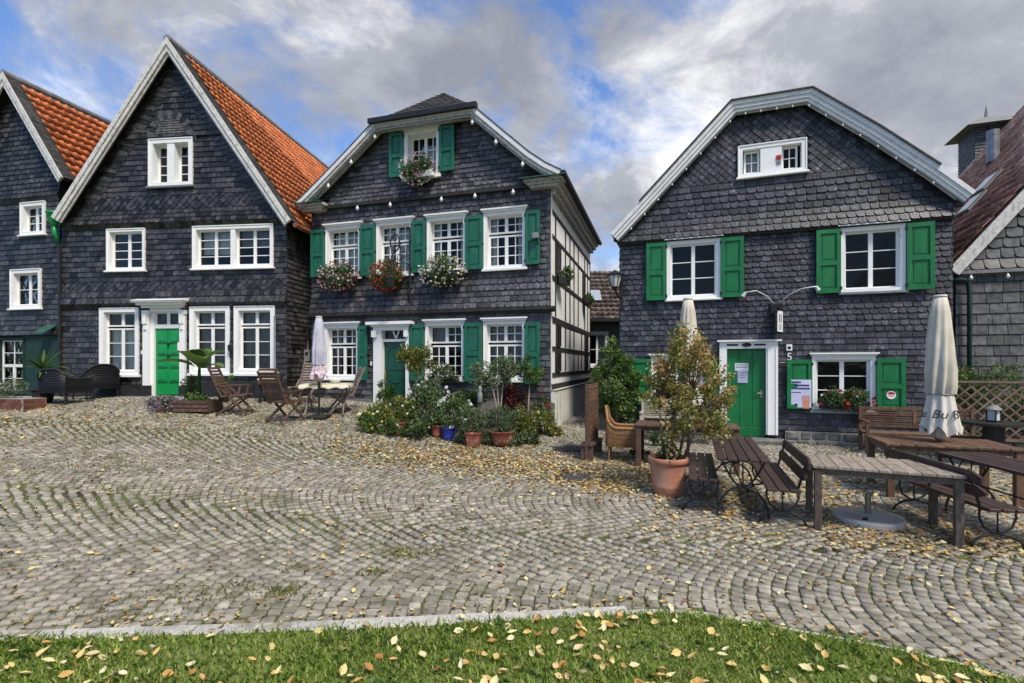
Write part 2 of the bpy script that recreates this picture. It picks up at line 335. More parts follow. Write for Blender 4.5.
class MB:
    """collects shapes of one part"""
    def __init__(s):
        s.v, s.f, s.r = [], [], []
    def poly(s, pts, r=None):
        b = len(s.v)
        s.v += [tuple(p) for p in pts]
        s.f.append(tuple(range(b, b + len(pts))))
        s.r.append(random.random() if r is None else r)
    def mesh(s, vs, fs, r=None):
        b = len(s.v)
        s.v += [tuple(p) for p in vs]
        r = random.random() if r is None else r
        for f in fs:
            s.f.append(tuple(i + b for i in f)); s.r.append(r)
        return s
    def box(s, x0, x1, y0, y1, z0, z1, m=None, r=None, bv=0.0):
        if bv > 0:
            bv = min(bv, (x1 - x0) * .3, (y1 - y0) * .3, (z1 - z0) * .3)
        vs = [Vector((x, y, z)) for z in (z0, z1) for y in (y0, y1) for x in (x0, x1)]
        if bv <= 0:
            if m: vs = [m @ p for p in vs]
            return s.mesh(vs, [(0, 2, 3, 1), (4, 5, 7, 6), (0, 1, 5, 4), (2, 6, 7, 3), (0, 4, 6, 2), (1, 3, 7, 5)], r)
        # chamfered vertical loops
        V, F = [], []
        a = [(x0 + bv, y0), (x1 - bv, y0), (x1, y0 + bv), (x1, y1 - bv), (x1 - bv, y1), (x0 + bv, y1), (x0, y1 - bv), (x0, y0 + bv)]
        cx, cy = (x0 + x1) / 2, (y0 + y1) / 2
        sxx, syy = (x1 - x0 - 2 * bv) / (x1 - x0), (y1 - y0 - 2 * bv) / (y1 - y0)
        rings = [(z0, 1), (z0 + bv, 0), (z1 - bv, 0), (z1, 1)]
        for z, ins in rings:
            for (x, y) in a:
                if ins: x, y = cx + (x - cx) * sxx, cy + (y - cy) * syy
                V.append(Vector((x, y, z)))
        for k in range(3):
            for i in range(8):
                F.append((k * 8 + i, k * 8 + (i + 1) % 8, (k + 1) * 8 + (i + 1) % 8, (k + 1) * 8 + i))
        F.append(tuple(range(7, -1, -1))); F.append(tuple(range(24, 32)))
        if m: V = [m @ p for p in V]
        return s.mesh(V, F, r)
    def beam(s, p0, p1, w, h, up=(0, 0, 1), r=None, bv=0.0):
        """box from p0 to p1, width w sideways, height h along up, centred"""
        p0, p1 = Vector(p0), Vector(p1)
        x = p1 - p0
        L = x.length
        x.normalize()
        z = Vector(up)
        y = z.cross(x)
        if y.length < 1e-5:
            y = Vector((0, 1, 0)).cross(x)
            if y.length < 1e-5: y = Vector((1, 0, 0)).cross(x)
        y.normalize()
        z = x.cross(y)
        m = Matrix(((x.x, y.x, z.x, p0.x), (x.y, y.y, z.y, p0.y), (x.z, y.z, z.z, p0.z), (0, 0, 0, 1)))
        return s.box(0, L, -w / 2, w / 2, -h / 2, h / 2, m, r, bv)
    def tube(s, pts, rad, n=6, r=None, cap=True):
        pts = [Vector(p) for p in pts]
        rad = rad if isinstance(rad, (list, tuple)) else [rad] * len(pts)
        V, F = [], []
        nrm = None
        for i, p in enumerate(pts):
            t = (pts[min(i + 1, len(pts) - 1)] - pts[max(i - 1, 0)])
            if t.length < 1e-7: t = Vector((0, 0, 1))
            t.normalize()
            if nrm is None:
                nrm = t.orthogonal().normalized()
            nrm = (nrm - t * nrm.dot(t))
            if nrm.length < 1e-5: nrm = t.orthogonal()
            nrm.normalize()
            bi = t.cross(nrm)
            for k in range(n):
                a = 2 * math.pi * k / n
                V.append(p + (nrm * math.cos(a) + bi * math.sin(a)) * rad[i])
        for i in range(len(pts) - 1):
            for k in range(n):
                F.append((i * n + k, i * n + (k + 1) % n, (i + 1) * n + (k + 1) % n, (i + 1) * n + k))
        if cap:
            F.append(tuple(range(n - 1, -1, -1)))
            F.append(tuple((len(pts) - 1) * n + k for k in range(n)))
        return s.mesh(V, F, r)
    def lathe(s, prof, n=24, c=(0, 0, 0), r=None, wob=None):
        V, F = [], []
        for i, (rd, z) in enumerate(prof):
            for k in range(n):
                a = 2 * math.pi * k / n
                q = rd * (wob(a, z) if wob else 1)
                V.append((c[0] + q * math.cos(a), c[1] + q * math.sin(a), c[2] + z))
        for i in range(len(prof) - 1):
            for k in range(n):
                F.append((i * n + k, i * n + (k + 1) % n, (i + 1) * n + (k + 1) % n, (i + 1) * n + k))
        F.append(tuple(range(n - 1, -1, -1)))
        F.append(tuple((len(prof) - 1) * n + k for k in range(n)))
        return s.mesh(V, F, r)
    def build(s, name, m, parent=None, dz=0.0, smooth=False, loc=None):
        me = bpy.data.meshes.new(name)
        v = s.v if dz == 0 else [(p[0], p[1], p[2] + dz) for p in s.v]
        me.from_pydata(v, [], s.f)
        a = me.attributes.new('rnd', 'FLOAT', 'FACE')
        a.data.foreach_set('value', s.r)
        me.materials.append(MT[m] if isinstance(m, str) else m)
        if smooth:
            me.polygons.foreach_set('use_smooth', [True] * len(me.polygons))
        me.update()
        o = link(name, me, parent)
        if loc is not None: o.location = loc
        return o

def npmesh(name, V, Fq, rnd, m, parent=None, smooth=False):
    """V (n,3), Fq (m,k) index array"""
    me = bpy.data.meshes.new(name)
    n, k = Fq.shape
    me.vertices.add(len(V)); me.vertices.foreach_set('co', np.ascontiguousarray(V, dtype=np.float32).ravel())
    me.loops.add(n * k); me.loops.foreach_set('vertex_index', np.ascontiguousarray(Fq, dtype=np.int32).ravel())
    me.polygons.add(n)
    me.polygons.foreach_set('loop_start', np.arange(0, n * k, k, dtype=np.int32))
    me.polygons.foreach_set('loop_total', np.full(n, k, dtype=np.int32))
    me.update(calc_edges=True)
    a = me.attributes.new('rnd', 'FLOAT', 'FACE')
    a.data.foreach_set('value', np.ascontiguousarray(rnd, dtype=np.float32))
    me.materials.append(MT[m] if isinstance(m, str) else m)
    if smooth:
        me.polygons.foreach_set('use_smooth', np.ones(n, dtype=bool))
    me.validate()
    return link(name, me, parent)

def unit(v):
    return v / (np.linalg.norm(v, axis=-1, keepdims=True) + 1e-9)

def leaves(name, P, size, m, parent, up=0.3, ratio=0.55, outdir=None, rndbase=None, droop=0.0):
    """one folded diamond-shaped leaf at each point"""
    n = len(P)
    d = rng.normal(size=(n, 3))
    if outdir is not None: d = d * 0.8 + outdir * 0.9
    d[:, 2] += up - droop
    d = unit(d)
    q = unit(np.cross(d, rng.normal(size=(n, 3))))
    nn = np.cross(d, q)
    L = (size * rng.uniform(0.65, 1.3, n))[:, None]
    W = L * ratio
    V = np.stack([P, P + d * L * .5 + q * W * .5 + nn * L * .10, P + d * L - nn * L * .12, P + d * L * .5 - q * W * .5 + nn * L * .10], 1).reshape(-1, 3)
    F = np.arange(n * 4).reshape(n, 4)
    r = rng.uniform(0, 1, n) if rndbase is None else np.clip(rndbase + rng.normal(0, .18, n), 0, .999)
    return npmesh(name, V, F, r, m, parent)

def ell_points(n, c, rad, shell=0.45):
    d = unit(rng.normal(size=(n, 3)))
    r = rng.uniform(shell ** 3, 1, n) ** (1 / 3)
    return np.array(c) + d * r[:, None] * np.array(rad), d

def clump_points(n, c, rad, k=14, cr=0.3, flat=1.0, rnd_clump=True):
    """leaves gathered in k clumps through an ellipsoid: gaps and light and dark clumps"""
    cc, _ = ell_points(k, c, np.array(rad) * (1 - cr * .6), 0.35)
    idx = rng.integers(0, k, n)
    d = unit(rng.normal(size=(n, 3)))
    r = rng.uniform(0, 1, n) ** 0.45
    mean = float(np.mean(rad)) * cr
    P = cc[idx] + d * r[:, None] * mean * rng.uniform(.7, 1.25, k)[idx][:, None] * np.array((1, 1, flat))
    tone = rng.uniform(.25, .75, k)[idx]
    return P, unit(P - np.array(c)), tone, cc

# ------------------------------------------------------------------ terrain height and pixel helpers
_G = np.array([(3, 4.5, 0), (6, 5.5, 0), (9, 6.5, 0), (5.2, 11.0, .10), (8.8, 9.6, .08), (3, 12.3, .18), (0, 3.5, 0), (-3.6, 3.4, .05), (4, 2.0, 0),
               (0, 1.0, 0), (-6, 6, .26), (0, 8, .06), (.9, 12.0, .32), (-1, 10.6, .22), (-3.3, 13.3, .80), (-4.9, 10.8, .62), (-5.6, 14, .95),
               (-9.5, 13.8, 1.0), (-13, 14.2, .95), (-16, 15, .95), (-9, 9, .62), (-14, 9, .75), (2.2, 17, .45), (4, 24, .6), (-20, 6, .7), (-7, 2, .1),
               (14, 10, .1), (14, 3, 0), (0, -6, 0), (-12, -4, .1), (12, -6, 0), (-20, 20, 1.0), (14, 24, .4)], float)
def _tps(a, b):
    r2 = ((a[:, None, :] - b[None, :, :]) ** 2).sum(-1)
    return 0.5 * r2 * np.log(r2 + 1e-9)
_n = len(_G)
_K = np.zeros((_n + 3, _n + 3))
_K[:_n, :_n] = _tps(_G[:, :2], _G[:, :2]) + np.eye(_n) * 0.6
_K[:_n, _n] = 1; _K[:_n, _n + 1:] = _G[:, :2]
_K[_n, :_n] = 1; _K[_n + 1:, :_n] = _G[:, :2].T
_W = np.linalg.solve(_K, np.concatenate([_G[:, 2], np.zeros(3)]))
def gzn(x, y):
    x, y = np.atleast_1d(np.asarray(x, float)), np.atleast_1d(np.asarray(y, float))
    xx, yy = np.clip(x, -24, 16), np.clip(y, -8, 26)
    p = np.stack([xx, yy], -1)
    z = _tps(p, _G[:, :2]) @ _W[:_n] + _W[_n] + p @ _W[_n + 1:]
    return np.clip(z, -0.15, 1.3)
def gz(x, y):
    return float(gzn(x, y)[0])
def at(px, py, dz=0.0):
    """the point of the ground (raised by dz) seen at a pixel"""
    d = 8.0
    for _ in range(40):
        x = (px - CX) / FPX * d
        d = 0.5 * d + 0.5 * min(40, (ZC - gz(x, d) - dz) * FPX / max(py - CY, 1))
    x = (px - CX) / FPX * d
    return Vector((x, d, gz(x, d)))
def atd(px, d):
    x = (px - CX) / FPX * d
    return Vector((x, d, gz(x, d)))
def project(p):
    d = max(p[1], 0.05)
    return CX + FPX * p[0] / d, CY - FPX * (p[2] - ZC) / d

KX = np.array([-9, -6, -3.45, -2.5, -1.5, -.6, .3, 1.0, 1.36, 1.67, 2.34, 2.8, 3.05, 4.3, 6.5])
KY = np.array([3.0, 3.15, 3.30, 3.39, 3.48, 3.57, 3.68, 3.76, 3.75, 3.62, 3.34, 3.10, 2.90, 1.9, 0.0])
def kerb_y(x):
    return np.interp(x, KX, KY)

# ------------------------------------------------------------------ ground, cobbles, kerb, lawn
def axis(lo, hi, step, far):
    a = list(np.arange(lo, hi + 1e-6, step))
    b, s = [], step
    x = hi
    while x < far:
        s *= 1.6; x += s; b.append(x)
    c, s = [], step
    x = lo
    while x > -far:
        s *= 1.6; x -= s; c.append(x)
    return np.array(c[::-1] + a + b)
gx, gy = axis(-20, 15, .35, 900), axis(-4, 25, .35, 900)
GX, GY = np.meshgrid(gx, gy)
GZ = gzn(GX.ravel(), GY.ravel()) - 0.016
V = np.stack([GX.ravel(), GY.ravel(), GZ], 1)
ny, nx = GX.shape
ii = np.arange(nx * ny).reshape(ny, nx)
Fq = np.stack([ii[:-1, :-1], ii[:-1, 1:], ii[1:, 1:], ii[1:, :-1]], -1).reshape(-1, 4)
pavement = npmesh('cobbled_square', V, Fq, np.zeros(len(Fq)), 'joint', smooth=True)
tag(pavement, 'grey granite cobbles laid in arcs, rising gently towards the houses', kind='structure')

# segmental arcs: rows march sideways, each arc bulges to the left
BW, PIT, SAG, ROT = 3.1, 0.110, 0.74, R(-9)
cr, sr = math.cos(ROT), math.sin(ROT)
st = []
for k in range(-3, 8):
    t0 = k * BW + 0.9
    arc = BW * 1.16
    ns = int(arc / 0.109)
    for i in range(-240, 215):
        sh = (i % 2) * 0.5 + random.uniform(-.12, .12)
        for j in range(ns + 1):
            tau = ((j + sh) / ns - 0.5) * BW
            if abs(tau) > BW * .5: continue
            u = 2 * tau / BW
            s = i * PIT + SAG * u * u + k * 0.05 + 0.012 * math.sin(t0 + tau * 2.3 + i * .05)
            t = t0 + tau
            x, y = s * cr - t * sr, s * sr + t * cr
            if y < 2.2 or y > 17.5 or abs(x) > y * 1.06 + 0.6: continue
            if y < float(kerb_y(x)) + 0.17: continue
            sl = 4 * SAG * u / BW
            st.append((x, y, math.atan2(1, sl) + ROT, BW / ns, PIT * math.cos(math.atan(sl)) + .006))
st = np.array(st)
zz = gzn(st[:, 0], st[:, 1])
px = CX + FPX * st[:, 0] / st[:, 1]
dist = np.hypot(st[:, 0], st[:, 1])
def hidden(x, y):
    # behind the house fronts
    if x < -5.9: return y > 14.42 + (x + 12.93) * -.113 + .35
    if x < .95: return y > 14.2 + (x + 5.68) * -.3017 + .3
    if x < 2.73: return y > 17
    if x < 9.3: return y > 12.63 + (x - 2.73) * -.357 + .3
    return y > 12.4
def stone_mesh(seed):
    rr = random.Random(seed)
    ring = [(-.5, -.3), (-.36, -.5), (.36, -.5), (.5, -.34), (.5, .34), (.38, .5), (-.34, .5), (-.5, .32)]
    ring = [(a + rr.uniform(-.05, .05), b + rr.uniform(-.05, .05)) for a, b in ring]
    V = [(a, b, -.030) for a, b in ring] + [(a * .985, b * .985, -.006) for a, b in ring] + [(a * .88, b * .88, 0.001 + rr.uniform(-.0015, .0015)) for a, b in ring] + [(0, 0, .002)]
    F = []
    for q in range(2):
        F += [(q * 8 + i, q * 8 + (i + 1) % 8, q * 8 + 8 + (i + 1) % 8, q * 8 + 8 + i) for i in range(8)]
    F += [(16 + i, 16 + (i + 1) % 8, 24) for i in range(8)]
    return V, F
SM = [stone_mesh(s) for s in range(8)]
smesh = []
for q, (Vq, Fs) in enumerate(SM):
    me = bpy.data.meshes.new('cobblestone')
    me.from_pydata(Vq, [], Fs)
    me.materials.append(MT['cobble'])
    smesh.append(me)
order = sorted((i for i in range(len(st)) if not hidden(st[i, 0], st[i, 1])), key=lambda i: dist[i] + (5 if not -12 < px[i] < 1036 else 0))
single = order[:300]
rest = MB()
sgl = set(single)
VV, FF4, FF3, R4, R3, base = [], [], [], [], [], 0
SV = [np.array(Vq) for Vq, _ in SM]
F4 = np.array([f for f in SM[0][1] if len(f) == 4]); F3 = np.array([f for f in SM[0][1] if len(f) == 3])
for i in order:
    x, y, a, la, wa = st[i]
    q = random.randrange(8)
    sxx, syy = la * random.uniform(.82, .91), wa * random.uniform(.85, .93)
    a += random.uniform(-.10, .10); x += random.gauss(0, .005); y += random.gauss(0, .005)
    tx, ty = random.gauss(0, .026), random.gauss(0, .026)
    z = zz[i] + random.gauss(0, .0035)
    m = Matrix.Translation((x, y, z)) @ Matrix.Rotation(a, 4, 'Z') @ Matrix.Rotation(tx, 4, 'X') @ Matrix.Rotation(ty, 4, 'Y') @ Matrix.Diagonal((sxx, syy, 1, 1))
    if i in sgl:
        link('cobblestone', smesh[q], pavement, m)
    else:
        M3 = np.array(m)
        VV.append(SV[q] @ M3[:3, :3].T + M3[:3, 3])
        FF4.append(F4 + base); FF3.append(F3 + base)
        r = random.random()
        R4 += [r] * len(F4); R3 += [r] * len(F3)
        base += len(SV[q])
VV = np.concatenate(VV)
FA = np.concatenate([np.concatenate([f4, ], 0) for f4 in FF4]); FB = np.concatenate(FF3)
me = bpy.data.meshes.new('cobblestones')
nl = len(FA) * 4 + len(FB) * 3
me.vertices.add(len(VV)); me.vertices.foreach_set('co', VV.astype(np.float32).ravel())
me.loops.add(nl); me.loops.foreach_set('vertex_index', np.concatenate([FA.ravel(), FB.ravel()]).astype(np.int32))
me.polygons.add(len(FA) + len(FB))
me.polygons.foreach_set('loop_start', np.concatenate([np.arange(len(FA)) * 4, len(FA) * 4 + np.arange(len(FB)) * 3]).astype(np.int32))
me.polygons.foreach_set('loop_total', np.concatenate([np.full(len(FA), 4), np.full(len(FB), 3)]).astype(np.int32))
me.update(calc_edges=True)
aa = me.attributes.new('rnd', 'FLOAT', 'FACE'); aa.data.foreach_set('value', np.array(R4 + R3, dtype=np.float32))
me.materials.append(MT['cobble'])
cobs = link('cobblestones', me, pavement)
cobs['kind'] = 'stuff'

# kerb stones along the lawn
kerb = empty('kerb', (0, 3.8, 0))
tag(kerb, 'pale granite kerb between the lawn and the cobbles', kind='structure')
xs, cur = [], -8.0
while cur < 5.5:
    xs.append(cur); cur += random.uniform(.82, 1.05)
for a, b in zip(xs[:-1], xs[1:]):
    mb = MB()
    n = 5
    Vt, Ft = [], []
    lowr = 0.0 if b < 1.5 else -.012
    top = 0.045 + lowr + random.uniform(-.006, .006)
    for j in range(n + 1):
        x = a + .006 + (b - a - .012) * j / n
        y = float(kerb_y(x))
        sl = (float(kerb_y(x + .05)) - float(kerb_y(x - .05))) / .1
        nx_, ny_ = -sl / math.hypot(1, sl), 1 / math.hypot(1, sl)
        z = gz(x, y)
        wj = .125 if b < 1.5 else .07
        for o_, h_ in ((-.02, -.2), (-.02, top - .01), (0, top), (wj - .02, top), (wj, top - .015), (wj, -.2)):
            Vt.append((x + nx_ * o_, y - 3.8 + ny_ * o_, z + h_))
    for j in range(n):
        for q in range(5):
            Ft.append((j * 6 + q, j * 6 + q + 1, j * 6 + 7 + q, j * 6 + 6 + q))
    Ft.append((0, 1, 2, 3, 4, 5)); Ft.append(tuple(n * 6 + q for q in range(5, -1, -1)))
    mb.mesh(Vt, Ft)
    mb.build('kerb_stone', 'kerb', kerb)

# lawn sheet and grass
mb = MB()
lx = np.arange(-9, 6.5, .15)
for a, b in zip(lx[:-1], lx[1:]):
    ys = 12
    for j in range(ys):
        f0, f1 = j / ys, (j + 1) / ys
        P = []
        for x, f in ((a, f0), (b, f0), (b, f1), (a, f1)):
            y = -3 + (float(kerb_y(x)) + .012 + 3) * f
            P.append((x, y, gz(x, y) + 0.035))
        mb.poly(P, 0)
lawn = mb.build('lawn', 'soil', None, smooth=True)
tag(lawn, 'green lawn edge with fallen leaves in the foreground', kind='structure')
def in_lawn(x, y):
    return y < kerb_y(x)
ng = 120000
gxs = rng.uniform(-5.2, 5.0, ng); gys = rng.uniform(1.75, 4.0, ng)
keep = (gys < kerb_y(gxs) - .005 + rng.normal(0, .02, ng)) & (np.abs(gxs) < gys * 1.07 + .25)
# worn thin patches
thin = np.sin(gxs * 3.1 + 1) * np.sin(gys * 4.3 + gxs) + rng.normal(0, .5, ng)
keep &= thin > -.95
gxs, gys = gxs[keep], gys[keep]
n = len(gxs)
g0 = np.stack([gxs, gys, gzn(gxs, gys) + .03], 1)
hgt = rng.uniform(.014, .052, n) * (1 + .25 * np.sin(gxs * 2.3) * np.sin(gys * 5.1))
an = rng.uniform(0, 2 * np.pi, n)
lean = np.stack([np.cos(an), np.sin(an), np.zeros(n)], 1) * (hgt * rng.uniform(.25, 1.1, n))[:, None]
side = np.stack([-np.sin(an), np.cos(an), np.zeros(n)], 1) * rng.uniform(.003, .0055, n)[:, None]
up = np.array([0, 0, 1.0])
V = np.stack([g0 - side, g0 + side, g0 + lean * .4 + up * hgt[:, None] * .62 + side * .8, g0 + lean + up * hgt[:, None] * .95, g0 + lean * .4 + up * hgt[:, None] * .62 - side * .8], 1).reshape(-1, 3)
Fq = np.arange(n * 5).reshape(n, 5)
gr = npmesh('grass', V, Fq, np.clip(rng.beta(2, 2.2, n) * .95 + .20 * np.sin(gxs * 1.7 + gys * 2.2) * np.sin(gxs * 4.1 - gys * 3.3), 0, .99), 'grass')
tag(gr, 'short green grass blades of the lawn', 'grass', kind='stuff')

# weeds and moss between the stones near the kerb and by the house fronts
def tufts(name, label, pts, size, m):
    P = np.array(pts)
    o = leaves(name, P, size, m, None, up=1.1, ratio=.3)
    tag(o, label, 'weeds', kind='stuff')
    return o
pts = []
for (cxp, cyp, ra, rb, nn) in ((400, 553, .26, .10, 700), (376, 572, .2, .07, 260), (300, 568, .12, .06, 160), (285, 591, .16, .08, 420), (250, 586, .25, .07, 160), (190, 596, .5, .12, 380),
                               (590, 600, .45, .10, 260), (120, 615, .6, .10, 260), (40, 560, .5, .2, 130), (480, 595, .5, .12, 200), (690, 575, .5, .2, 110)):
    c = at(cxp, cyp)
    for _ in range(nn):
        x, y = c.x + random.gauss(0, ra * .6), c.y + random.gauss(0, rb * .8)
        if y > kerb_y(x) + .12:
            pts.append((x, y, gz(x, y) - .008))
lw = []
for _ in range(110):
    x, y = random.uniform(-4, 3.6), random.uniform(2.2, 3.75)
    if y < kerb_y(x) - .03:
        for _ in range(16): lw.append((x + random.gauss(0, .035), y + random.gauss(0, .03), gz(x, y) + .045 + random.uniform(0, .015)))
o = leaves('lawn_weeds', np.array(lw), .032, 'leaf', None, up=.25, ratio=.75)
tag(o, 'small round-leaved weeds scattered in the lawn', 'weeds', kind='stuff')
tufts('weeds', 'moss and grass tufts growing between the cobbles', pts, .032, 'moss')

# ------------------------------------------------------------------ house helpers
def clip_convex(poly, outline):
    """clip poly by a convex counter-clockwise outline"""
    res = poly
    n = len(outline)
    for i in range(n):
        (ax, ay), (bx, by) = outline[i], outline[(i + 1) % n]
        inp, res = res, []
        if not inp: return []
        f = lambda p: (bx - ax) * (p[1] - ay) - (by - ay) * (p[0] - ax)
        for j in range(len(inp)):
            p, q = inp[j], inp[(j + 1) % len(inp)]
            fp, fq = f(p), f(q)
            if fp >= 0: res.append(p)
            if (fp >= 0) != (fq >= 0):
                t = fp / (fp - fq)
                res.append((p[0] + (q[0] - p[0]) * t, p[1] + (q[1] - p[1]) * t))
    return res
def sub_rects(rc, holes):
    out = [rc]
    for (a, b, c, d) in holes:
        nxt = []
        for (u0, u1, z0, z1) in out:
            if b <= u0 or a >= u1 or d <= z0 or c >= z1:
                nxt.append((u0, u1, z0, z1)); continue
            if a > u0: nxt.append((u0, a, z0, z1))
            if b < u1: nxt.append((b, u1, z0, z1))
            m0, m1 = max(a, u0), min(b, u1)
            if c > z0: nxt.append((m0, m1, z0, c))
            if d < z1: nxt.append((m0, m1, d, z1))
        out = nxt
    return out
def area(poly):
    return abs(sum(poly[i][0] * poly[(i + 1) % len(poly)][1] - poly[(i + 1) % len(poly)][0] * poly[i][1] for i in range(len(poly)))) / 2

SHAPES = {'rect': [(.022, .10), (.05, .07), (.95, .07), (.978, .10), (.978, 1), (.022, 1)],
          'scale': [(.03, .46), (.11, .20), (.28, .09), (.5, .06), (.97, .10), (.97, 1), (.03, 1)],
          'round': [(.02, .35), (.14, .12), (.35, 0), (.65, 0), (.86, .12), (.98, .35), (.98, 1), (.02, 1)]}

def plate_mesh(shape, tilt, m):
    V = [(a, -(.004 + tilt * (1 - b)), b) for a, b in shape] + [(a, .004 - tilt * (1 - b) * .3, b) for a, b in shape]
    k = len(shape)
    F = [tuple(range(k))] + [(i, i + k, (i + 1) % k + k, (i + 1) % k) for i in range(k)]
    me = bpy.data.meshes.new('slate')
    me.from_pydata(V, [], F)
    me.materials.append(MT[m])
    return me

class House:
    def __init__(s, name, label, p0, p1, zb, cat='house'):
        s.p0 = Vector((p0[0], p0[1], 0)); s.zb = zb
        d = Vector((p1[0] - p0[0], p1[1] - p0[1], 0))
        s.len = d.length
        s.rz = math.atan2(d.y, d.x)
        s.root = empty(name, (p0[0], p0[1], zb), s.rz)
        tag(s.root, label, cat)
        s.ex = Vector((math.cos(s.rz), math.sin(s.rz), 0)); s.ey = Vector((-math.sin(s.rz), math.cos(s.rz), 0))
    def w(s, u, y, z):
        p = s.p0 + s.ex * u + s.ey * y
        return Vector((p.x, p.y, z))
    def part(s, mb, name, m, parent=None, smooth=False):
        return mb.build(name, m, parent or s.root, -s.zb, smooth)

def wall_mesh(outline, holes, fr, y=0.0):
    """flat wall with openings; fr(u,w,z)"""
    mb = MB()
    us = sorted({p[0] for p in outline} | {h[0] for h in holes} | {h[1] for h in holes})
    zs = sorted({p[1] for p in outline} | {h[2] for h in holes} | {h[3] for h in holes})
    for a, b in zip(us[:-1], us[1:]):
        for c, d in zip(zs[:-1], zs[1:]):
            cu, cz = (a + b) / 2, (c + d) / 2
            if any(h[0] < cu < h[1] and h[2] < cz < h[3] for h in holes): continue
            pl = clip_convex([(a, c), (b, c), (b, d), (a, d)], outline)
            if len(pl) >= 3 and area(pl) > 1e-5:
                mb.poly([fr(u, y, z) for u, z in pl], 0)
    return mb

def front(u, w_, z): return (u, -w_, z)

def cladding(H, wall, outline, holes, zones, m, flares=(), o=(0, 0, 0), eu=(1, 0, 0), ez=(0, 0, 1), en=(0, -1, 0), indiv=0, tilt=.022, name='slate_cladding'):
    o, eu, ez, en = Vector(o), Vector(eu), Vector(ez), Vector(en)
    def wf(z):
        w_ = 0
        for zb_, h_, a_ in flares:
            if zb_ <= z < zb_ + h_:
                w_ = max(w_, a_ * (1 - (z - zb_) / h_) ** 1.6)
        return w_
    mb = MB()
    cand = []
    sing = {}
    def emit(poly, z0, h, jit, r):
        vf, vb = [], []
        for (u, z) in poly:
            w_ = wf(z) + .004 + tilt * (1 - (z - z0) / h) + jit
            vf.append(o + eu * u + ez * z + en * w_)
            vb.append(o + eu * u + ez * z + en * (w_ - .011))
        k = len(poly)
        mb.mesh(vf + vb, [tuple(range(k))] + [(i, i + k, (i + 1) % k + k, (i + 1) % k) for i in range(k)], r)
    umin, umax = min(p[0] for p in outline), max(p[0] for p in outline)
    items = []
    for (z0, z1, ex, w0, w1, style) in zones:
        if style == 'diamond':
            rr = ex
            rows = int((z1 - z0) / rr) + 2
            for q in range(rows):
                zc = z0 + q * rr
                u = umin - (rr if q % 2 else 0)
                while u < umax + rr:
                    pl = clip_convex([(u, zc - rr * .94), (u + rr * .94, zc), (u, zc + rr * .94), (u - rr * .94, zc)], [(umin, z0), (umax, z0), (umax, z1), (umin, z1)])
                    pl = clip_convex(pl, outline) if pl else []
                    ok = len(pl) >= 3 and area(pl) > .0008 and not any(h[0] - .05 < u < h[1] + .05 and h[2] - .05 < zc < h[3] + .05 for h in holes)
                    if ok:
                        full = len(pl) == 4 and area(pl) > 1.9 * rr * rr * .95
                        items.append((pl, zc - rr, 2 * rr, full, 'diamond', (u, zc, rr)))
                    u += 2 * rr
            continue
        nC = max(1, round((z1 - z0) / ex)); e = (z1 - z0) / nC
        for q in range(nC):
            a0, a1 = z0 + q * e, z0 + (q + 1) * e
            u = umin - random.uniform(0, w1)
            while u < umax:
                wd = random.uniform(w0, w1)
                for rc in sub_rects((u, u + wd, a0, a1), holes):
                    if rc[1] - rc[0] < .015 or rc[3] - rc[2] < .015: continue
                    full = rc == (u, u + wd, a0, a1)
                    pl = [(rc[0] + (rc[1] - rc[0]) * x, rc[2] + (rc[3] - rc[2]) * y) for x, y in SHAPES[style if full else 'rect']]
                    pc = clip_convex(pl, outline)
                    if len(pc) < 3 or area(pc) < .0008: continue
                    items.append((pc, a0, e, full and len(pc) == len(pl) and abs(area(pc) - area(pl)) < 1e-6, style, (u, a0, wd, e)))
                u += wd
    def px_area(it):
        u = sum(p[0] for p in it[0]) / len(it[0]); z = sum(p[1] for p in it[0]) / len(it[0])
        q = o + eu * u + ez * z
        wp = H.w(q.x, q.y, q.z)
        x, y = project(wp)
        if not (0 < x < 1024 and 0 < y < 683): return 0
        return area(it[0]) * (FPX / wp.y) ** 2
    chosen = set()
    if indiv:
        c = sorted(((px_area(it), i) for i, it in enumerate(items) if it[3] and it[4] != 'diamond' and wf(it[5][1]) == 0 and wf(it[5][1] + it[5][3]) == 0), reverse=True)
        chosen = {i for a, i in c[:indiv] if a > 0}
        # near ones first, spread over the wall
    for i, it in enumerate(items):
        jit = random.uniform(0, .005)
        if i in chosen:
            st_ = it[4]
            if st_ not in sing: sing[st_] = plate_mesh(SHAPES[st_], tilt, m)
            u, z, wd, e = it[5]
            p = o + eu * u + ez * z + en * jit
            X, Y, Z = eu * wd, -en, ez * e
            mt_ = Matrix(((X.x, Y.x, Z.x, p.x), (X.y, Y.y, Z.y, p.y), (X.z, Y.z, Z.z, p.z - H.zb), (0, 0, 0, 1)))
            link('slate', sing[st_], wall, mt_ @ Matrix.Rotation(random.gauss(0, .003), 4, 'Z'))
        else:
            emit(it[0], it[1], it[2], jit, random.random())
    c = H.part(mb, name, m, wall)
    c['kind'] = 'stuff'
    return c

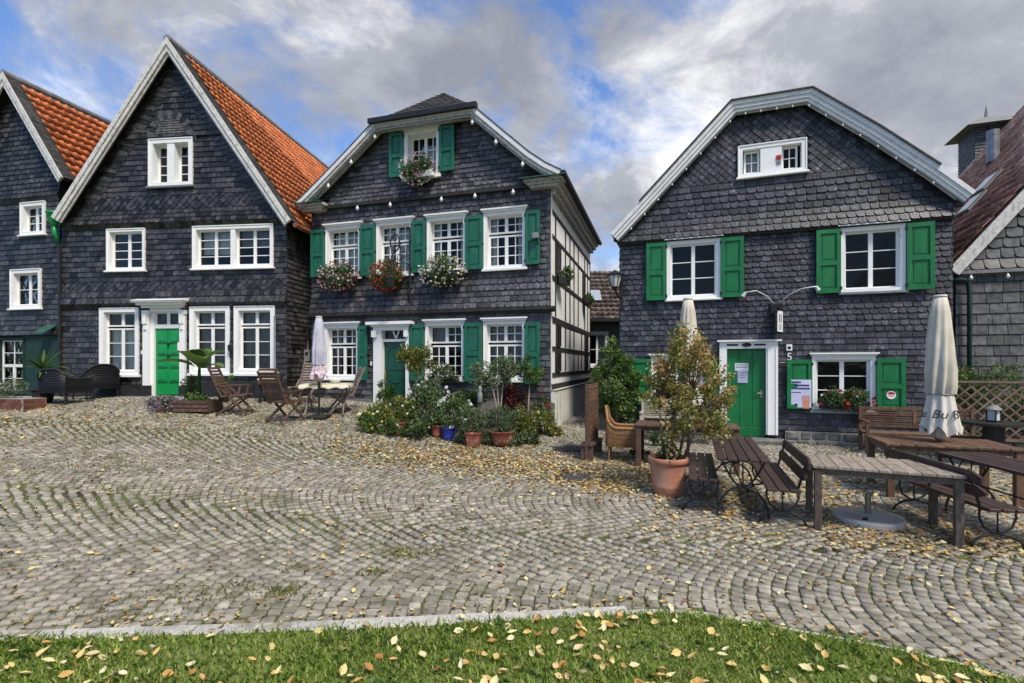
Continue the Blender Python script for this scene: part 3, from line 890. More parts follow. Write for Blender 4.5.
def flare_back(outline, flares, mbuilder):
    for zb_, h_, a_ in flares:
        pl = [p for p in outline]
        u0, u1 = min(p[0] for p in pl), max(p[0] for p in pl)
        seg = clip_convex([(u0, zb_), (u1, zb_), (u1, zb_ + h_), (u0, zb_ + h_)], outline)
        a = [u for u, z in seg if abs(z - zb_) < 1e-4]; b = [u for u, z in seg if abs(z - zb_ - h_) < 1e-4]
        if not a or not b: continue
        prof = [(zb_ - .004, -.01), (zb_ - .004, a_), (zb_ + h_ * .33, a_ * .52), (zb_ + h_, 0)]
        V = []
        for z, w_ in prof:
            f = max(0, min(1, (z - zb_) / h_))
            V += [(min(a) + (min(b) - min(a)) * f, -w_, z), (max(a) + (max(b) - max(a)) * f, -w_, z)]
        mbuilder.mesh(V, [(0, 1, 3, 2), (2, 3, 5, 4), (4, 5, 7, 6), (0, 2, 4, 6), (1, 7, 5, 3)], 0)

def offset_line(pts, d):
    res = []
    for i, p in enumerate(pts):
        ns = []
        for a, b in ((i - 1, i), (i, i + 1)):
            if a < 0 or b >= len(pts): continue
            dx, dz = pts[b][0] - pts[a][0], pts[b][1] - pts[a][1]
            l = math.hypot(dx, dz)
            ns.append((-dz / l, dx / l))
        if len(ns) == 1: nx, nz = ns[0]
        else:
            nx, nz = ns[0][0] + ns[1][0], ns[0][1] + ns[1][1]
            l2 = (nx * nx + nz * nz) / 2
            nx, nz = nx / l2, nz / l2
        res.append((p[0] + nx * d, p[1] + nz * d))
    return res
def ribbon(mb, pts, o0, o1, y0, y1):
    """a board following pts (u,z), between two offsets, from y0 to y1"""
    A, B = offset_line(pts, o0), offset_line(pts, o1)
    for i in range(len(pts) - 1):
        q = [A[i], A[i + 1], B[i + 1], B[i]]
        V = [(u, y0, z) for u, z in q] + [(u, y1, z) for u, z in q]
        F = [(0, 1, 2, 3), (7, 6, 5, 4), (0, 4, 5, 1), (3, 2, 6, 7)]
        if i == 0: F.append((0, 3, 7, 4))
        if i == len(pts) - 2: F.append((1, 5, 6, 2))
        mb.mesh(V, F, .5)

def sash(H, win, u0, u1, z0, z1, nc, nr, y=.085, m='white', fw=.042, bw=.020):
    mb = MB()
    y0, y1 = y - .02, y + .022
    mb.box(u0, u0 + fw, y0, y1, z0, z1); mb.box(u1 - fw, u1, y0, y1, z0, z1)
    mb.box(u0 + fw, u1 - fw, y0, y1, z0, z0 + fw); mb.box(u0 + fw, u1 - fw, y0, y1, z1 - fw, z1)
    a, b, c, d = u0 + fw, u1 - fw, z0 + fw, z1 - fw
    for i in range(1, nc):
        u = a + (b - a) * i / nc
        mb.box(u - bw / 2, u + bw / 2, y0 + .008, y1 - .008, c, d)
    for j in range(1, nr):
        z = c + (d - c) * j / nr
        mb.box(a, b, y0 + .0105, y1 - .0105, z - bw / 2, z + bw / 2)
    s = H.part(mb, 'sash', m, win)
    for i in range(nc):
        for j in range(nr):
            g = MB()
            g.box(a + (b - a) * i / nc + .001, a + (b - a) * (i + 1) / nc - .001, y + .004, y + .008, c + (d - c) * j / nr + .001, c + (d - c) * (j + 1) / nr - .001)
            H.part(g, 'pane', 'glass', win)
    return s

def drape(mb, u0, u1, z0, z1, y, amp=.02, waves=7):
    n = waves * 6
    V, F = [], []
    for i in range(n + 1):
        f = i / n
        yy = y + amp * math.sin(f * waves * 2 * math.pi) + random.uniform(-.003, .003)
        V += [(u0 + (u1 - u0) * f, yy, z0), (u0 + (u1 - u0) * f, yy, z1)]
    F = [(2 * i, 2 * i + 2, 2 * i + 3, 2 * i + 1) for i in range(n)]
    mb.mesh(V, F, .5)

def window(H, u0, u1, z0, z1, lights, cw=.09, cap=0.0, sill=.05, depth=.13, proud=.045, curtain=None, m='white', posts=(), capm='white', sillm='white'):
    """casing with reveals; lights = [(u0,u1,z0,z1,cols,rows)] as fractions of the opening; posts = [(f0,f1)] solid uprights"""
    mb = MB()
    a, b, c, d = u0 + cw, u1 - cw, z0 + cw * .8, z1 - cw
    mb.box(u0, a, -proud, depth, z0, z1); mb.box(b, u1, -proud, depth, z0, z1)
    mb.box(a, b, -proud - .002, depth, z0, c); mb.box(a, b, -proud - .002, depth, d, z1)
    # raised outer edge
    t = .022
    mb.box(u0 - .004, u0 + t, -proud - .016, -proud, z0 + .001, z1 - .001); mb.box(u1 - t, u1 + .004, -proud - .016, -proud, z0 + .001, z1 - .001)
    mb.box(u0 + t, u1 - t, -proud - .018, -proud - .002, z1 - t, z1 + .003)
    for f0, f1 in posts:
        mb.box(a + (b - a) * f0, a + (b - a) * f1, -proud + .012, depth, c, d)
    win = H.part(mb, 'window', m)
    if cap > 0:
        q = MB()
        q.box(u0 - .03, u1 + .03, -proud - .05, 0, z1 + .004, z1 + cap * .55)
        q.box(u0 - .06, u1 + .06, -proud - .085, 0, z1 + cap * .55, z1 + cap)
        H.part(q, 'head_board', capm, win)
    if sill > 0:
        q = MB()
        q.box(u0 - .045, u1 + .045, -proud - .06, -.001, z0 - sill, z0 - .002, bv=.008)
        H.part(q, 'sill', sillm, win)
    for (fa, fb, fc, fd, nc, nr) in lights:
        sash(H, win, a + (b - a) * fa, a + (b - a) * fb, c + (d - c) * fc, c + (d - c) * fd, nc, nr, y=depth - .045)
    q = MB()
    Y0, Y1 = depth, depth + .7
    q.mesh([(a, Y0, c), (b, Y0, c), (b, Y0, d), (a, Y0, d), (a - .1, Y1, c - .05), (b + .1, Y1, c - .05), (b + .1, Y1, d), (a - .1, Y1, d)],
           [(4, 5, 6, 7), (0, 1, 5, 4), (1, 2, 6, 5), (2, 3, 7, 6), (3, 0, 4, 7)], .5)
    H.part(q, 'room_interior', 'room', win)
    if curtain:
        for (fa, fb, fc, fd, cm) in curtain:
            q = MB()
            drape(q, a + (b - a) * fa, a + (b - a) * fb, c + (d - c) * fc, c + (d - c) * fd, depth + .06, waves=max(2, int((fb - fa) * 9)))
            H.part(q, 'curtain', cm, win, smooth=True)
    return win

def shutter(H, u0, u1, z0, z1, m, y=-.075, hinge='r', sagdir=0, planks=0):
    t, sw, rw = .044, .08, .09
    mid = z0 + (z1 - z0) * .47
    mb = MB()
    ang = random.uniform(.02, .06) * (1 if hinge == 'r' else -1)
    pv = Vector((u1 if hinge == 'r' else u0, y, 0))
    M_ = Matrix.Translation(pv) @ Matrix.Rotation(ang, 4, 'Z') @ Matrix.Translation(-pv)
    bx = lambda B, *a, **k: B.box(*a, m=M_, **k)
    bx(mb, u0, u0 + sw, y - t, y, z0, z1); bx(mb, u1 - sw, u1, y - t, y, z0, z1)
    for (c, d) in ((z0, z0 + rw), (mid - rw / 2, mid + rw / 2), (z1 - rw, z1)):
        bx(mb, u0 + sw, u1 - sw, y - t + .001, y - .001, c, d)
    s = H.part(mb, 'shutter', m)
    for (c, d) in ((z0 + rw, mid - rw / 2), (mid + rw / 2, z1 - rw)):
        q = MB()
        bx(q, u0 + sw, u1 - sw, y - .010, y - .002, c, d)
        bx(q, u0 + sw + .045, u1 - sw - .045, y - .020, y - .010, c + .05, d - .05)
        H.part(q, 'panel', m, s)
    e = u1 if hinge == 'r' else u0
    for z in (z0 + .10, z1 - .10):
        q = MB()
        q.box(e - .022, e + .022, y - t - .006, y + .02, z - .035, z + .035)
        H.part(q, 'hinge', 'iron', s)
    # tie catch
    q = MB()
    o_ = u0 if hinge == 'r' else u1
    q.box(o_ - .02, o_ + .02, y - t - .008, y + .05, mid - .01, mid + .01)
    H.part(q, 'catch', 'iron', s)
    return s

def tile_mesh(m, w=1.0):
    prof = [(0.0, .012), (.10, .034), (.22, .044), (.36, .030), (.52, .008), (.75, .0), (.92, .003), (1.04, .014)]
    V = [(x, 0, h + .026) for x, h in prof] + [(x, 1.12, h) for x, h in prof] + [(x, 0, h + .004) for x, h in prof]
    k = len(prof)
    F = [(i, i + 1, k + i + 1, k + i) for i in range(k - 1)] + [(2 * k + i, 2 * k + i + 1, i + 1, i) for i in range(k - 1)]
    return V, F

def tiles(H, roof, P0, A, B, Nn, na, nb, m, indiv=300, clip=None, name='roof_tile', hs=1.0, skip=None):
    """na tiles along A (vector per tile), nb courses up B (vector per course) from P0; Nn normal (local to house)"""
    V, F = tile_mesh(m)
    me = bpy.data.meshes.new(name)
    me.from_pydata(V, [], F)
    me.materials.append(MT[m])
    me.polygons.foreach_set('use_smooth', [True] * len(F))
    P0, A, B, Nn = Vector(P0), Vector(A), Vector(B), Vector(Nn)
    lst = []
    for j in range(nb):
        for i in range(na):
            if clip and not clip(i, j): continue
            p = P0 + A * i + B * j
            c = p + (A + B) * .5
            wp = H.w(c.x, c.y, c.z)
            x, y = project(wp)
            vis = 0 <= x < 1024 and -10 < y < 683
            if skip and skip(x, y): vis = False
            lst.append((wp.length + (0 if vis else 500), i, j, p))
    lst.sort(key=lambda q: q[0])
    mb = MB()
    for n_, (dd, i, j, p) in enumerate(lst):
        h_ = hs * random.uniform(.92, 1.1)
        q = p + Nn * random.uniform(-.004, .006)
        M_ = Matrix(((A.x, B.x, Nn.x * h_, q.x), (A.y, B.y, Nn.y * h_, q.y), (A.z, B.z, Nn.z * h_, q.z - H.zb), (0, 0, 0, 1)))
        if n_ < indiv and dd < 500:
            link(name, me, roof, M_)
        else:
            mb.mesh([M_ @ Vector(v) for v in V], F)
    if mb.f:
        o = mb.build(name + 's', m, roof, smooth=True)
        o['kind'] = 'stuff'

def text_part(txt, size, m, parent, mtx, ext=.002, name='lettering', shear=0.0):
    cu = bpy.data.curves.new('lettering', 'FONT')
    cu.body = txt; cu.size = size; cu.extrude = ext; cu.align_x = 'CENTER'; cu.align_y = 'CENTER'; cu.shear = shear
    t = bpy.data.objects.new('tmp', cu)
    col.objects.link(t)
    dg = bpy.context.evaluated_depsgraph_get()
    me = bpy.data.meshes.new_from_object(t.evaluated_get(dg))
    bpy.data.objects.remove(t); bpy.data.curves.remove(cu)
    me.materials.clear(); me.materials.append(MT[m])
    return link(name, me, parent, mtx)

# ================================================================== house with the bright green door (second from left)
TWO4 = [(0.0, .5, 0, 1, 1, 4), (.5, 1, 0, 1, 1, 4)]
LOW1 = [(0, .5, .76, 1, 1, 1), (.5, 1, .76, 1, 1, 1), (0, .5, 0, .73, 1, 3), (.5, 1, 0, .73, 1, 3)]
h1 = House('slate_house', 'tall black slate house with orange tiled roof, white windows and bright green door', (-12.93, 14.37), (-6.12, 13.6), 0.95)
H1O = [(0, .3), (6.85, .3), (6.85, 5.85), (3.53, 10.55), (0, 5.75)]
H1W = [(2.76, 4.10, 6.87, 8.20), (1.46, 2.65, 4.54, 5.72), (4.10, 6.48, 4.54, 5.72), (1.24, 2.46, 1.60, 3.49), (4.02, 5.20, 1.64, 3.49), (5.34, 6.52, 1.64, 3.49)]
H1D = (2.62, 3.88, .5, 3.56)
h1h = [(a + .06, b - .06, c + .06, d - .06) for a, b, c, d in H1W] + [(H1D[0] + .1, H1D[1] - .1, H1D[2], H1D[3] - .1)]
h1c = H1W + [H1D]
FL1 = [(3.58, .62, .11), (5.84, .40, .10), (8.22, .30, .05)]
mb = wall_mesh(H1O, h1h, front)
flare_back(H1O, FL1, mb)
wall = h1.part(mb, 'wall', 'slate_back')
cladding(h1, wall, H1O, h1c, [(.55, 3.58, .15, .20, .38, 'rect'), (3.58, 3.95, .15, .14, .20, 'scale'), (3.95, 4.22, .10, 0, 0, 'diamond'), (4.22, 5.84, .15, .15, .30, 'rect'),
         (5.84, 6.24, .14, .13, .19, 'scale'), (6.24, 6.62, .10, 0, 0, 'diamond'), (6.62, 8.22, .15, .16, .32, 'rect'), (8.22, 10.8, .16, .18, .34, 'rect')], 'slate_a', FL1, indiv=300)
# verge rows of slates that follow the gable slope
vs_ = MB()
for (a, b, sgn) in (((.04, 6.03), (3.56, 10.82), 1), ((7.14, 5.72), (3.56, 10.82), -1)):
    L = math.hypot(b[0] - a[0], b[1] - a[1])
    tx, tz = (b[0] - a[0]) / L, (b[1] - a[1]) / L
    nx_, nz_ = (tz, -tx) if sgn > 0 else (-tz, tx)
    s = .0
    while s < L - .25:
        e = random.uniform(.13, .17)
        p = [(0, .24), (e * .97, .24), (e * .97 + .14, .62), (.16, .62)]
        V = [(a[0] + tx * (s + q0) + nx_ * q1, 0, a[1] + tz * (s + q0) + nz_ * q1) for q0, q1 in p]
        ok = all(clip_convex([(v[0], v[2]), (v[0] + .001, v[2]), (v[0], v[2] + .001)], H1O) for v in V)
        if ok:
            vf = [(v[0], -(.021 + .010 * (1 if k in (0, 3) else 0)), v[2]) for k, v in enumerate(V)]
            vb = [(v[0], -.008, v[2]) for v in V]
            vs_.mesh(vf + vb, [(0, 1, 2, 3), (3, 2, 1, 0), (0, 4, 5, 1), (1, 5, 6, 2), (2, 6, 7, 3), (3, 7, 4, 0)])
        s += e
vo = h1.part(vs_, 'verge_slates', 'slate_a', wall); vo['kind'] = 'stuff'
# arch of slates over the gable window
ac, az = 3.42, 8.27
bk = MB()
bk.mesh([(ac + .64 * math.cos(math.pi * k / 16), -.03, az + .62 * math.sin(math.pi * k / 16)) for k in range(17)] + [(ac + .64 * math.cos(math.pi * k / 16), 0, az + .62 * math.sin(math.pi * k / 16)) for k in range(17)],
        [tuple(range(17))] + [(k, k + 17, k + 18, k + 1) for k in range(16)], 0)
arch = h1.part(bk, 'slate_arch', 'slate_back')
sm = MB()
for j in range(7):
    z = az + j * .068
    hw = .46 * math.sqrt(max(0, 1 - ((z - az + .03) / .50) ** 2))
    u = ac - hw
    while u < ac + hw - .02:
        e = min(.075, ac + hw - u)
        sm.mesh([(u + .002, -.052, z), (u + e - .002, -.052, z), (u + e - .002, -.036, z + .068), (u + .002, -.036, z + .068), (u + .002, -.03, z), (u + e - .002, -.03, z)], [(0, 1, 2, 3), (4, 5, 1, 0)])
        u += .075
o = h1.part(sm, 'small_slates', 'slate_d', arch); o['kind'] = 'stuff'
for k in range(13):
    a0, a1 = math.pi * (k + .06) / 13, math.pi * (k + .94) / 13
    q = MB()
    r0, r1 = .49, .70 if k % 2 == 0 else .64
    pr = -.058 if k % 2 == 0 else -.048
    c = [(r0, a0), (r1, a0), (r1, a1), (r0, a1)]
    V = [(ac + r * math.cos(a), pr, az + r * .96 * math.sin(a)) for r, a in c] + [(ac + r * math.cos(a), -.01, az + r * .96 * math.sin(a)) for r, a in c]
    q.mesh(V, [(3, 2, 1, 0), (0, 1, 5, 4), (1, 2, 6, 5), (2, 3, 7, 6), (3, 0, 4, 7)])
    h1.part(q, 'voussoir_slate', 'slate_a' if k % 2 else 'slate_d', arch)
# windows
window(h1, *H1W[0], [(.0, .40, 0, 1, 1, 4), (.60, 1.0, 0, 1, 1, 4)], posts=[(.40, .60)], cw=.13, depth=.24, sill=.06, sillm='zinc')
window(h1, *H1W[1], TWO4, cw=.085, depth=.15)
window(h1, *H1W[2], [(0, .235, 0, 1, 1, 4), (.235, .47, 0, 1, 1, 4), (.53, .765, 0, 1, 1, 4), (.765, 1, 0, 1, 1, 4)], posts=[(.47, .53)], cw=.10, depth=.15,
       curtain=[(.02, .44, .35, 1, 'curtain'), (.55, .98, .55, 1, 'curtain_dark')])
for k, q in enumerate(H1W[3:]):
    window(h1, *q, LOW1, cw=.125, depth=.15, sill=.07, curtain=[(.03, .97, .0, .74, 'curtain')] if k == 0 else [(.03, .97, .0, .98, 'curtain_dark')])
# door
mb = MB()
for a, b in ((2.62, 2.80), (3.74, 3.90)):
    mb.box(a, b, -.09, .12, 1.30, 3.40)
    mb.box(a - .02, b + .02, -.11, -.002, 3.28, 3.40)
    mb.box(a + .03, b - .03, -.15, -.09, 3.02, 3.28)
    mb.box(a + .05, b - .05, -.125, -.09, 2.86, 3.02)
mb.box(2.80, 3.74, -.05, .12, 3.36, 3.50)
mb.box(2.80, 3.74, .02, .12, 2.90, 2.97)
mb.box(2.80, 2.90, .0, .12, .98, 3.36); mb.box(3.70, 3.74, .0, .12, .98, 3.36)
df = h1.part(mb, 'door_frame', 'white')
sash(h1, df, 2.90, 3.30, 2.97, 3.36, 1, 1, y=.06); sash(h1, df, 3.30, 3.70, 2.97, 3.36, 1, 1, y=.06)
q = MB(); q.box(2.88, 3.72, .14, .7, .5, 3.4); h1.part(q, 'room_interior', 'room', df)
mb = MB()
for y0, y1, z0, z1, e in ((-.16, .0, 3.46, 3.53, .03), (-.26, .0, 3.53, 3.60, .10), (-.34, .0, 3.60, 3.655, .16)):
    mb.box(2.66 - e, 3.86 + e, y0, y1, z0, z1)
mb.mesh([(2.48, -.36, 3.655), (4.04, -.36, 3.655), (4.04, 0, 3.74), (2.48, 0, 3.74), (2.48, -.36, 3.64), (4.04, -.36, 3.64), (4.04, 0, 3.64), (2.48, 0, 3.64)], [(0, 1, 2, 3), (4, 5, 1, 0), (5, 6, 2, 1), (7, 4, 0, 3)])
h1.part(mb, 'door_canopy', 'white', df)
mb = MB(); mb.box(2.6, 2.82, -.095, .12, .5, 1.30); mb.box(3.72, 3.92, -.095, .12, .5, 1.30)
h1.part(mb, 'plinth_block', 'slate_back', df)
mb = MB()
mb.box(2.90, 3.70, .055, .10, 1.02, 2.90)
door = h1.part(mb, 'door', 'green1')
for j, (z0, z1) in enumerate(((1.40, 1.74), (1.80, 2.10), (2.16, 2.44), (2.50, 2.82))):
    for u0 in (2.96, 3.33):
        q = MB()
        q.box(u0, u0 + .31, .022, .055, z0, z1, bv=.018)
        q.box(u0 + .05, u0 + .26, .006, .022, z0 + .05, z1 - .05, bv=.01)
        h1.part(q, 'panel', 'green1', door)
q = MB(); q.box(2.92, 3.68, .04, .055, 1.05, 1.32); h1.part(q, 'kick_board', 'green1', door)
for z in (2.12, 2.46):
    q = MB(); q.box(3.27, 3.34, .01, .05, z - .035, z + .03, bv=.01); h1.part(q, 'door_knob', 'iron', door)
q = MB(); q.box(3.60, 3.66, .01, .05, 2.28, 2.50); h1.part(q, 'letter_plate', 'white', door)
q = MB(); q.box(2.5, 4.0, -.32, .02, .5, 1.0); h1.part(q, 'door_step', 'stone')
# plinth, side walls, roof
q = MB(); q.box(0, 2.58, -.05, -.001, .3, 1.30); q.box(3.94, 6.86, -.05, -.001, .3, 1.40); h1.part(q, 'plinth', 'slate_back')
q = MB(); q.poly([(6.84, 0, .3), (6.84, 9.6, .3), (6.84, 9.6, 5.9), (6.84, 0, 5.9)]); q.poly([(0, 0, .3), (0, 0, 5.9), (0, 9.6, 5.9), (0, 9.6, .3)])
q.poly([(0, 9.6, .3), (0, 9.6, 5.85), (3.53, 9.6, 10.55), (6.85, 9.6, 5.85), (6.85, 9.6, .3)])
sw_ = h1.part(q, 'side_wall', 'slate_back')
cladding(h1, sw_, [(0, .5), (2.4, .5), (2.4, 5.7), (0, 5.7)], [], [(.5, 5.7, .13, .16, .28, 'rect')], 'slate_a', o=(6.84, 0, 0), eu=(0, 1, 0), en=(1, 0, 0), name='side_slates')
VG1 = [(.04, 6.03), (3.56, 10.82), (7.14, 5.72)]
mb = MB(); ribbon(mb, VG1, -.10, .0, -.26, 9.8)
roof = h1.part(mb, 'roof', 'slate_back')
mb = MB(); ribbon(mb, VG1, -.21, -.03, -.315, -.265); ribbon(mb, VG1, -.11, .005, -.345, -.316)
ribbon(mb, VG1, -.26, -.21, -.262, -.225)
h1.part(mb, 'barge_board', 'barge', roof)
# grey slate strip along the verge, ridge cap, tiles on both slopes
def slope_frame(a, b):
    d = Vector((b[0] - a[0], 0, b[1] - a[1])); L = d.length; d.normalize()
    return d, L
dR, LR = slope_frame(VG1[2], VG1[1]); nR = Vector((-dR.z, 0, dR.x)) * -1
nR = Vector((dR.z, 0, -dR.x)); nR = nR if nR.z > 0 else -nR
mb = MB()
for k in range(56):
    p = Vector((VG1[2][0], -.30, VG1[2][1])) + dR * (LR * k / 56) + nR * .02
    V = [p, p + dR * (LR / 56 + .02) - nR * .012, p + dR * (LR / 56 + .02) + Vector((0, .42, 0)) - nR * .012, p + Vector((0, .42, 0))]
    mb.mesh(V + [v - nR * .02 for v in V], [(0, 1, 2, 3), (3, 2, 1, 0), (0, 3, 7, 4), (0, 4, 5, 1)])
o = h1.part(mb, 'verge_slates', 'slate_d', roof); o['kind'] = 'stuff'
tiles(h1, roof, Vector((VG1[2][0], .11, VG1[2][1])) - dR * .10 + nR * .012, (0, .205, 0), dR * .315, nR, 46, int(LR / .315), 'tile_o', 300, skip=lambda x, y: x > 335)
dL, LL = slope_frame(VG1[0], VG1[1]); nL = Vector((-dL.z, 0, dL.x)); nL = nL if nL.z > 0 else -nL
tiles(h1, roof, Vector((VG1[0][0], 9.6, VG1[0][1])) + nL * .012, (0, -.3, 0), dL * .45, nL, 32, int(LL / .45), 'tile_o', 0, name='far_tile')
mb = MB()
for k in range(24):
    y0 = -.33 + k * .42
    mb.tube([(3.56, y0, 10.80), (3.56, y0 + .43, 10.79)], .10, 10)
h1.part(mb, 'ridge_cap', 'zinc', roof)
# roof light and eaves gutter
mb = MB()
p = Vector((VG1[2][0], 7.2, VG1[2][1])) + dR * 1.9 + nR * .06
V = [p, p + Vector((0, .6, 0)), p + Vector((0, .6, 0)) + dR * .85, p + dR * .85]
mb.mesh(V + [v + nR * .07 for v in V], [(4, 5, 6, 7), (0, 1, 5, 4), (1, 2, 6, 5), (2, 3, 7, 6), (3, 0, 4, 7)])
h1.part(mb, 'skylight', 'skylight', roof)
mb = MB(); mb.tube([(7.20, -.2, 5.62), (7.20, 9, 5.62)], .07, 8); h1.part(mb, 'gutter', 'terracotta2', roof)
# small wall lamp between the two right windows, door bell, doorbell plate
mb = MB(); mb.lathe([(.01, .16), (.055, .13), (.05, .0), (.02, -.03)], 8, (5.27, -.13, 2.28)); mb.tube([(5.27, 0, 2.50), (5.27, -.13, 2.50), (5.27, -.13, 2.42)], .012)
h1.part(mb, 'wall_lamp', 'iron')
mb = MB(); mb.box(2.53, 2.57, -.05, -.02, 2.18, 2.28); h1.part(mb, 'bell_plate', 'white')

# ================================================================== leftmost house
h0 = House('slate_house', 'dark slate house at the left edge with steep orange roof and small white windows', (-15.6, 15.05), (-13.1, 14.5), 0.95)
H0O = [(-2.2, .3), (2.56, .3), (2.56, 7.65), (.82, 10.2), (-2.2, 5.9)]
H0W = [(1.11, 2.05, 5.70, 6.66), (.72, 1.90, 3.54, 4.70), (.24, 1.25, 1.05, 2.66), (-1.9, -.6, 1.05, 2.66), (-1.6, -.4, 3.54, 4.70)]
FL0 = [(2.74, .5, .10), (6.78, .3, .07)]
h0h = [(a + .06, b - .06, c + .06, d - .06) for a, b, c, d in H0W]
mb = wall_mesh(H0O, h0h, front); flare_back(H0O, FL0, mb)
wall = h0.part(mb, 'wall', 'slate_back')
cladding(h0, wall, [(-2.2, 2.74), (2.56, 2.74), (2.56, 7.65), (.82, 10.2), (-2.2, 5.9)], H0W, [(2.74, 6.78, .15, .17, .34, 'rect'), (6.78, 10.4, .145, .15, .24, 'scale')], 'slate_a', FL0, indiv=160)
for q in H0W[:2]:
    window(h0, *q, [(0, .5, 0, 1, 1, 3), (.5, 1, 0, 1, 1, 3)] if q[3] > 5 else [(0, .5, 0, 1, 1, 2), (.5, 1, 0, 1, 1, 2)], cw=.12, depth=.14, curtain=[(.05, .95, .5, 1, 'curtain_dark')])
window(h0, *H0W[4], [(0, .5, 0, 1, 1, 2), (.5, 1, 0, 1, 1, 2)], cw=.12, depth=.14)
for q in H0W[2:4]:
    window(h0, *q, [(0, .5, 0, .5, 1, 2), (.5, 1, 0, .5, 1, 2), (0, 1, .5, 1, 2, 2)], cw=.05, depth=.10, m='darkgreenboard', sill=.04, sillm='darkgreenboard', curtain=[(.02, .98, 0, 1, 'curtain')])
q = MB()
for k in range(24):
    u = -2.2 + k * .2
    if any(a - .02 < u + .1 < b + .02 for a, b, c, d in H0W[2:4]): 
        q.box(u + .003, u + .197, -.025, -.001, .4, 1.02)
        continue
    q.box(u + .003, u + .197, -.025, -.001, .4, 2.73)
h0.part(q, 'board_cladding', 'darkgreenboard')
q = MB(); q.mesh([(2.12, -.02, 3.06), (2.50, -.02, 3.06), (2.50, -.40, 2.80), (2.12, -.40, 2.80), (2.12, -.02, 3.02), (2.50, -.02, 3.02), (2.50, -.40, 2.76), (2.12, -.40, 2.76)], [(3, 2, 1, 0), (4, 5, 6, 7), (0, 4, 7, 3), (1, 2, 6, 5), (2, 3, 7, 6)])
h0.part(q, 'door_hood', 'copper')
VG0 = [(-2.4, 5.82), (.82, 10.42), (3.05, 7.18)]
mb = MB(); ribbon(mb, VG0, -.10, 0, -.24, 9.5); roof = h0.part(mb, 'roof', 'slate_back')
mb = MB(); ribbon(mb, VG0, -.22, -.02, -.29, -.245); ribbon(mb, VG0, -.12, .005, -.315, -.29); h0.part(mb, 'barge_board', 'barge', roof)
dR, LR = slope_frame(VG0[2], VG0[1]); nR = Vector((dR.z, 0, -dR.x)); nR = nR if nR.z > 0 else -nR
mb = MB()
for k in range(38):
    p = Vector((VG0[2][0], -.27, VG0[2][1])) + dR * (LR * k / 38) + nR * .02
    V = [p, p + dR * (LR / 38 + .02) - nR * .012, p + dR * (LR / 38 + .02) + Vector((0, .34, 0)) - nR * .012, p + Vector((0, .34, 0))]
    mb.mesh(V + [v - nR * .02 for v in V], [(0, 1, 2, 3), (3, 2, 1, 0), (0, 3, 7, 4), (0, 4, 5, 1)])
o = h0.part(mb, 'verge_slates', 'slate_d', roof); o['kind'] = 'stuff'
tiles(h0, roof, Vector((VG0[2][0], .06, VG0[2][1])) + nR * .012, (0, .235, 0), dR * .33, nR, 38, int(LR / .33), 'tile_o', 150, skip=lambda x, y: x > 108)
mb = MB(); mb.poly([(VG0[0][0], -.2, VG0[0][1] + .02), (.82, -.2, 10.46), (.82, 9.4, 10.46), (VG0[0][0], 9.4, VG0[0][1] + .02)]); h0.part(mb, 'roof_underlay', 'tile_o', roof)
mb = MB()
for k in range(23):
    mb.tube([(.82, -.3 + k * .42, 10.40), (.82, .13 + k * .42, 10.39)], .10, 10)
h0.part(mb, 'ridge_cap', 'zinc', roof)
q = MB(); q.poly([(2.56, 0, .3), (2.56, 9.4, .3), (2.56, 9.4, 7.3), (2.56, 0, 7.3)]); q.poly([(-2.2, 0, .3), (-2.2, 0, 5.9), (-2.2, 9.4, 5.9), (-2.2, 9.4, .3)])
q.poly([(-2.2, 9.4, .3), (-2.2, 9.4, 5.9), (.82, 9.4, 10.2), (2.56, 9.4, 7.65), (2.56, 9.4, .3)])
h0.part(q, 'side_wall', 'slate_back')
# rain hopper and pipe between the two gables
rh = empty('rain_hopper', h1.w(-.03, -.20, 5.4), h1.rz)
tag(rh, 'green copper rain hopper with short pipe between the two orange-roofed gables', 'rain hopper')
mb = MB(); mb.lathe([(.06, 0), (.075, .05), (.15, .20), (.17, .34), (.19, .36), (.19, .40), (.12, .41)], 12, (0, 0, .40)); mb.tube([(0, 0, .42), (0, .02, .2), (.03, .10, -.02)], .055, 8)
o = mb.build('hopper_body', 'green1', rh, smooth=True)
mb = MB(); mb.tube([(.03, .12, 0), (.03, .14, -4.4)], .04, 8); mb.build('downpipe', 'iron', rh)

# ================================================================== middle house with sea-green shutters
h2 = House('slate_house', 'violet-grey slate house with half-hipped gable, sea-green shutters and flower boxes', (-5.68, 14.2), (.95, 12.2), .62)
L2 = h2.len
VG2 = [(-.22, 6.38), (.02, 6.54), (.72, 7.07), (1.50, 7.68), (2.26, 8.29), (5.02, 8.29), (5.75, 7.61), (6.45, 6.97), (6.86, 6.66), (7.24, 6.44)]
H2O = [(0, 0), (L2, 0), (L2, 6.42), (5.0, 8.22), (2.26, 8.22), (0, 6.42)]
UW = [(.49, 1.62), (2.11, 3.20), (3.62, 4.72), (5.20, 6.30)]
H2W = [(a, b, 4.30, 5.72) for a, b in UW] + [(.46, 1.56, 1.50, 2.98), (3.57, 4.67, 1.50, 2.98), (5.19, 6.29, 1.50, 2.98), (2.95, 3.98, 6.86, 8.08)]
H2D = (2.03, 3.12, 0, 2.96)
h2h = [(a + .06, b - .06, c + .06, d - .06) for a, b, c, d in H2W] + [(H2D[0] + .08, H2D[1] - .05, 0, H2D[3] - .08)]
FL2 = [(3.30, .62, .15), (6.30, .45, .11)]
mb = wall_mesh(H2O, h2h, front); flare_back(H2O, FL2, mb)
wall = h2.part(mb, 'wall', 'slate_back')
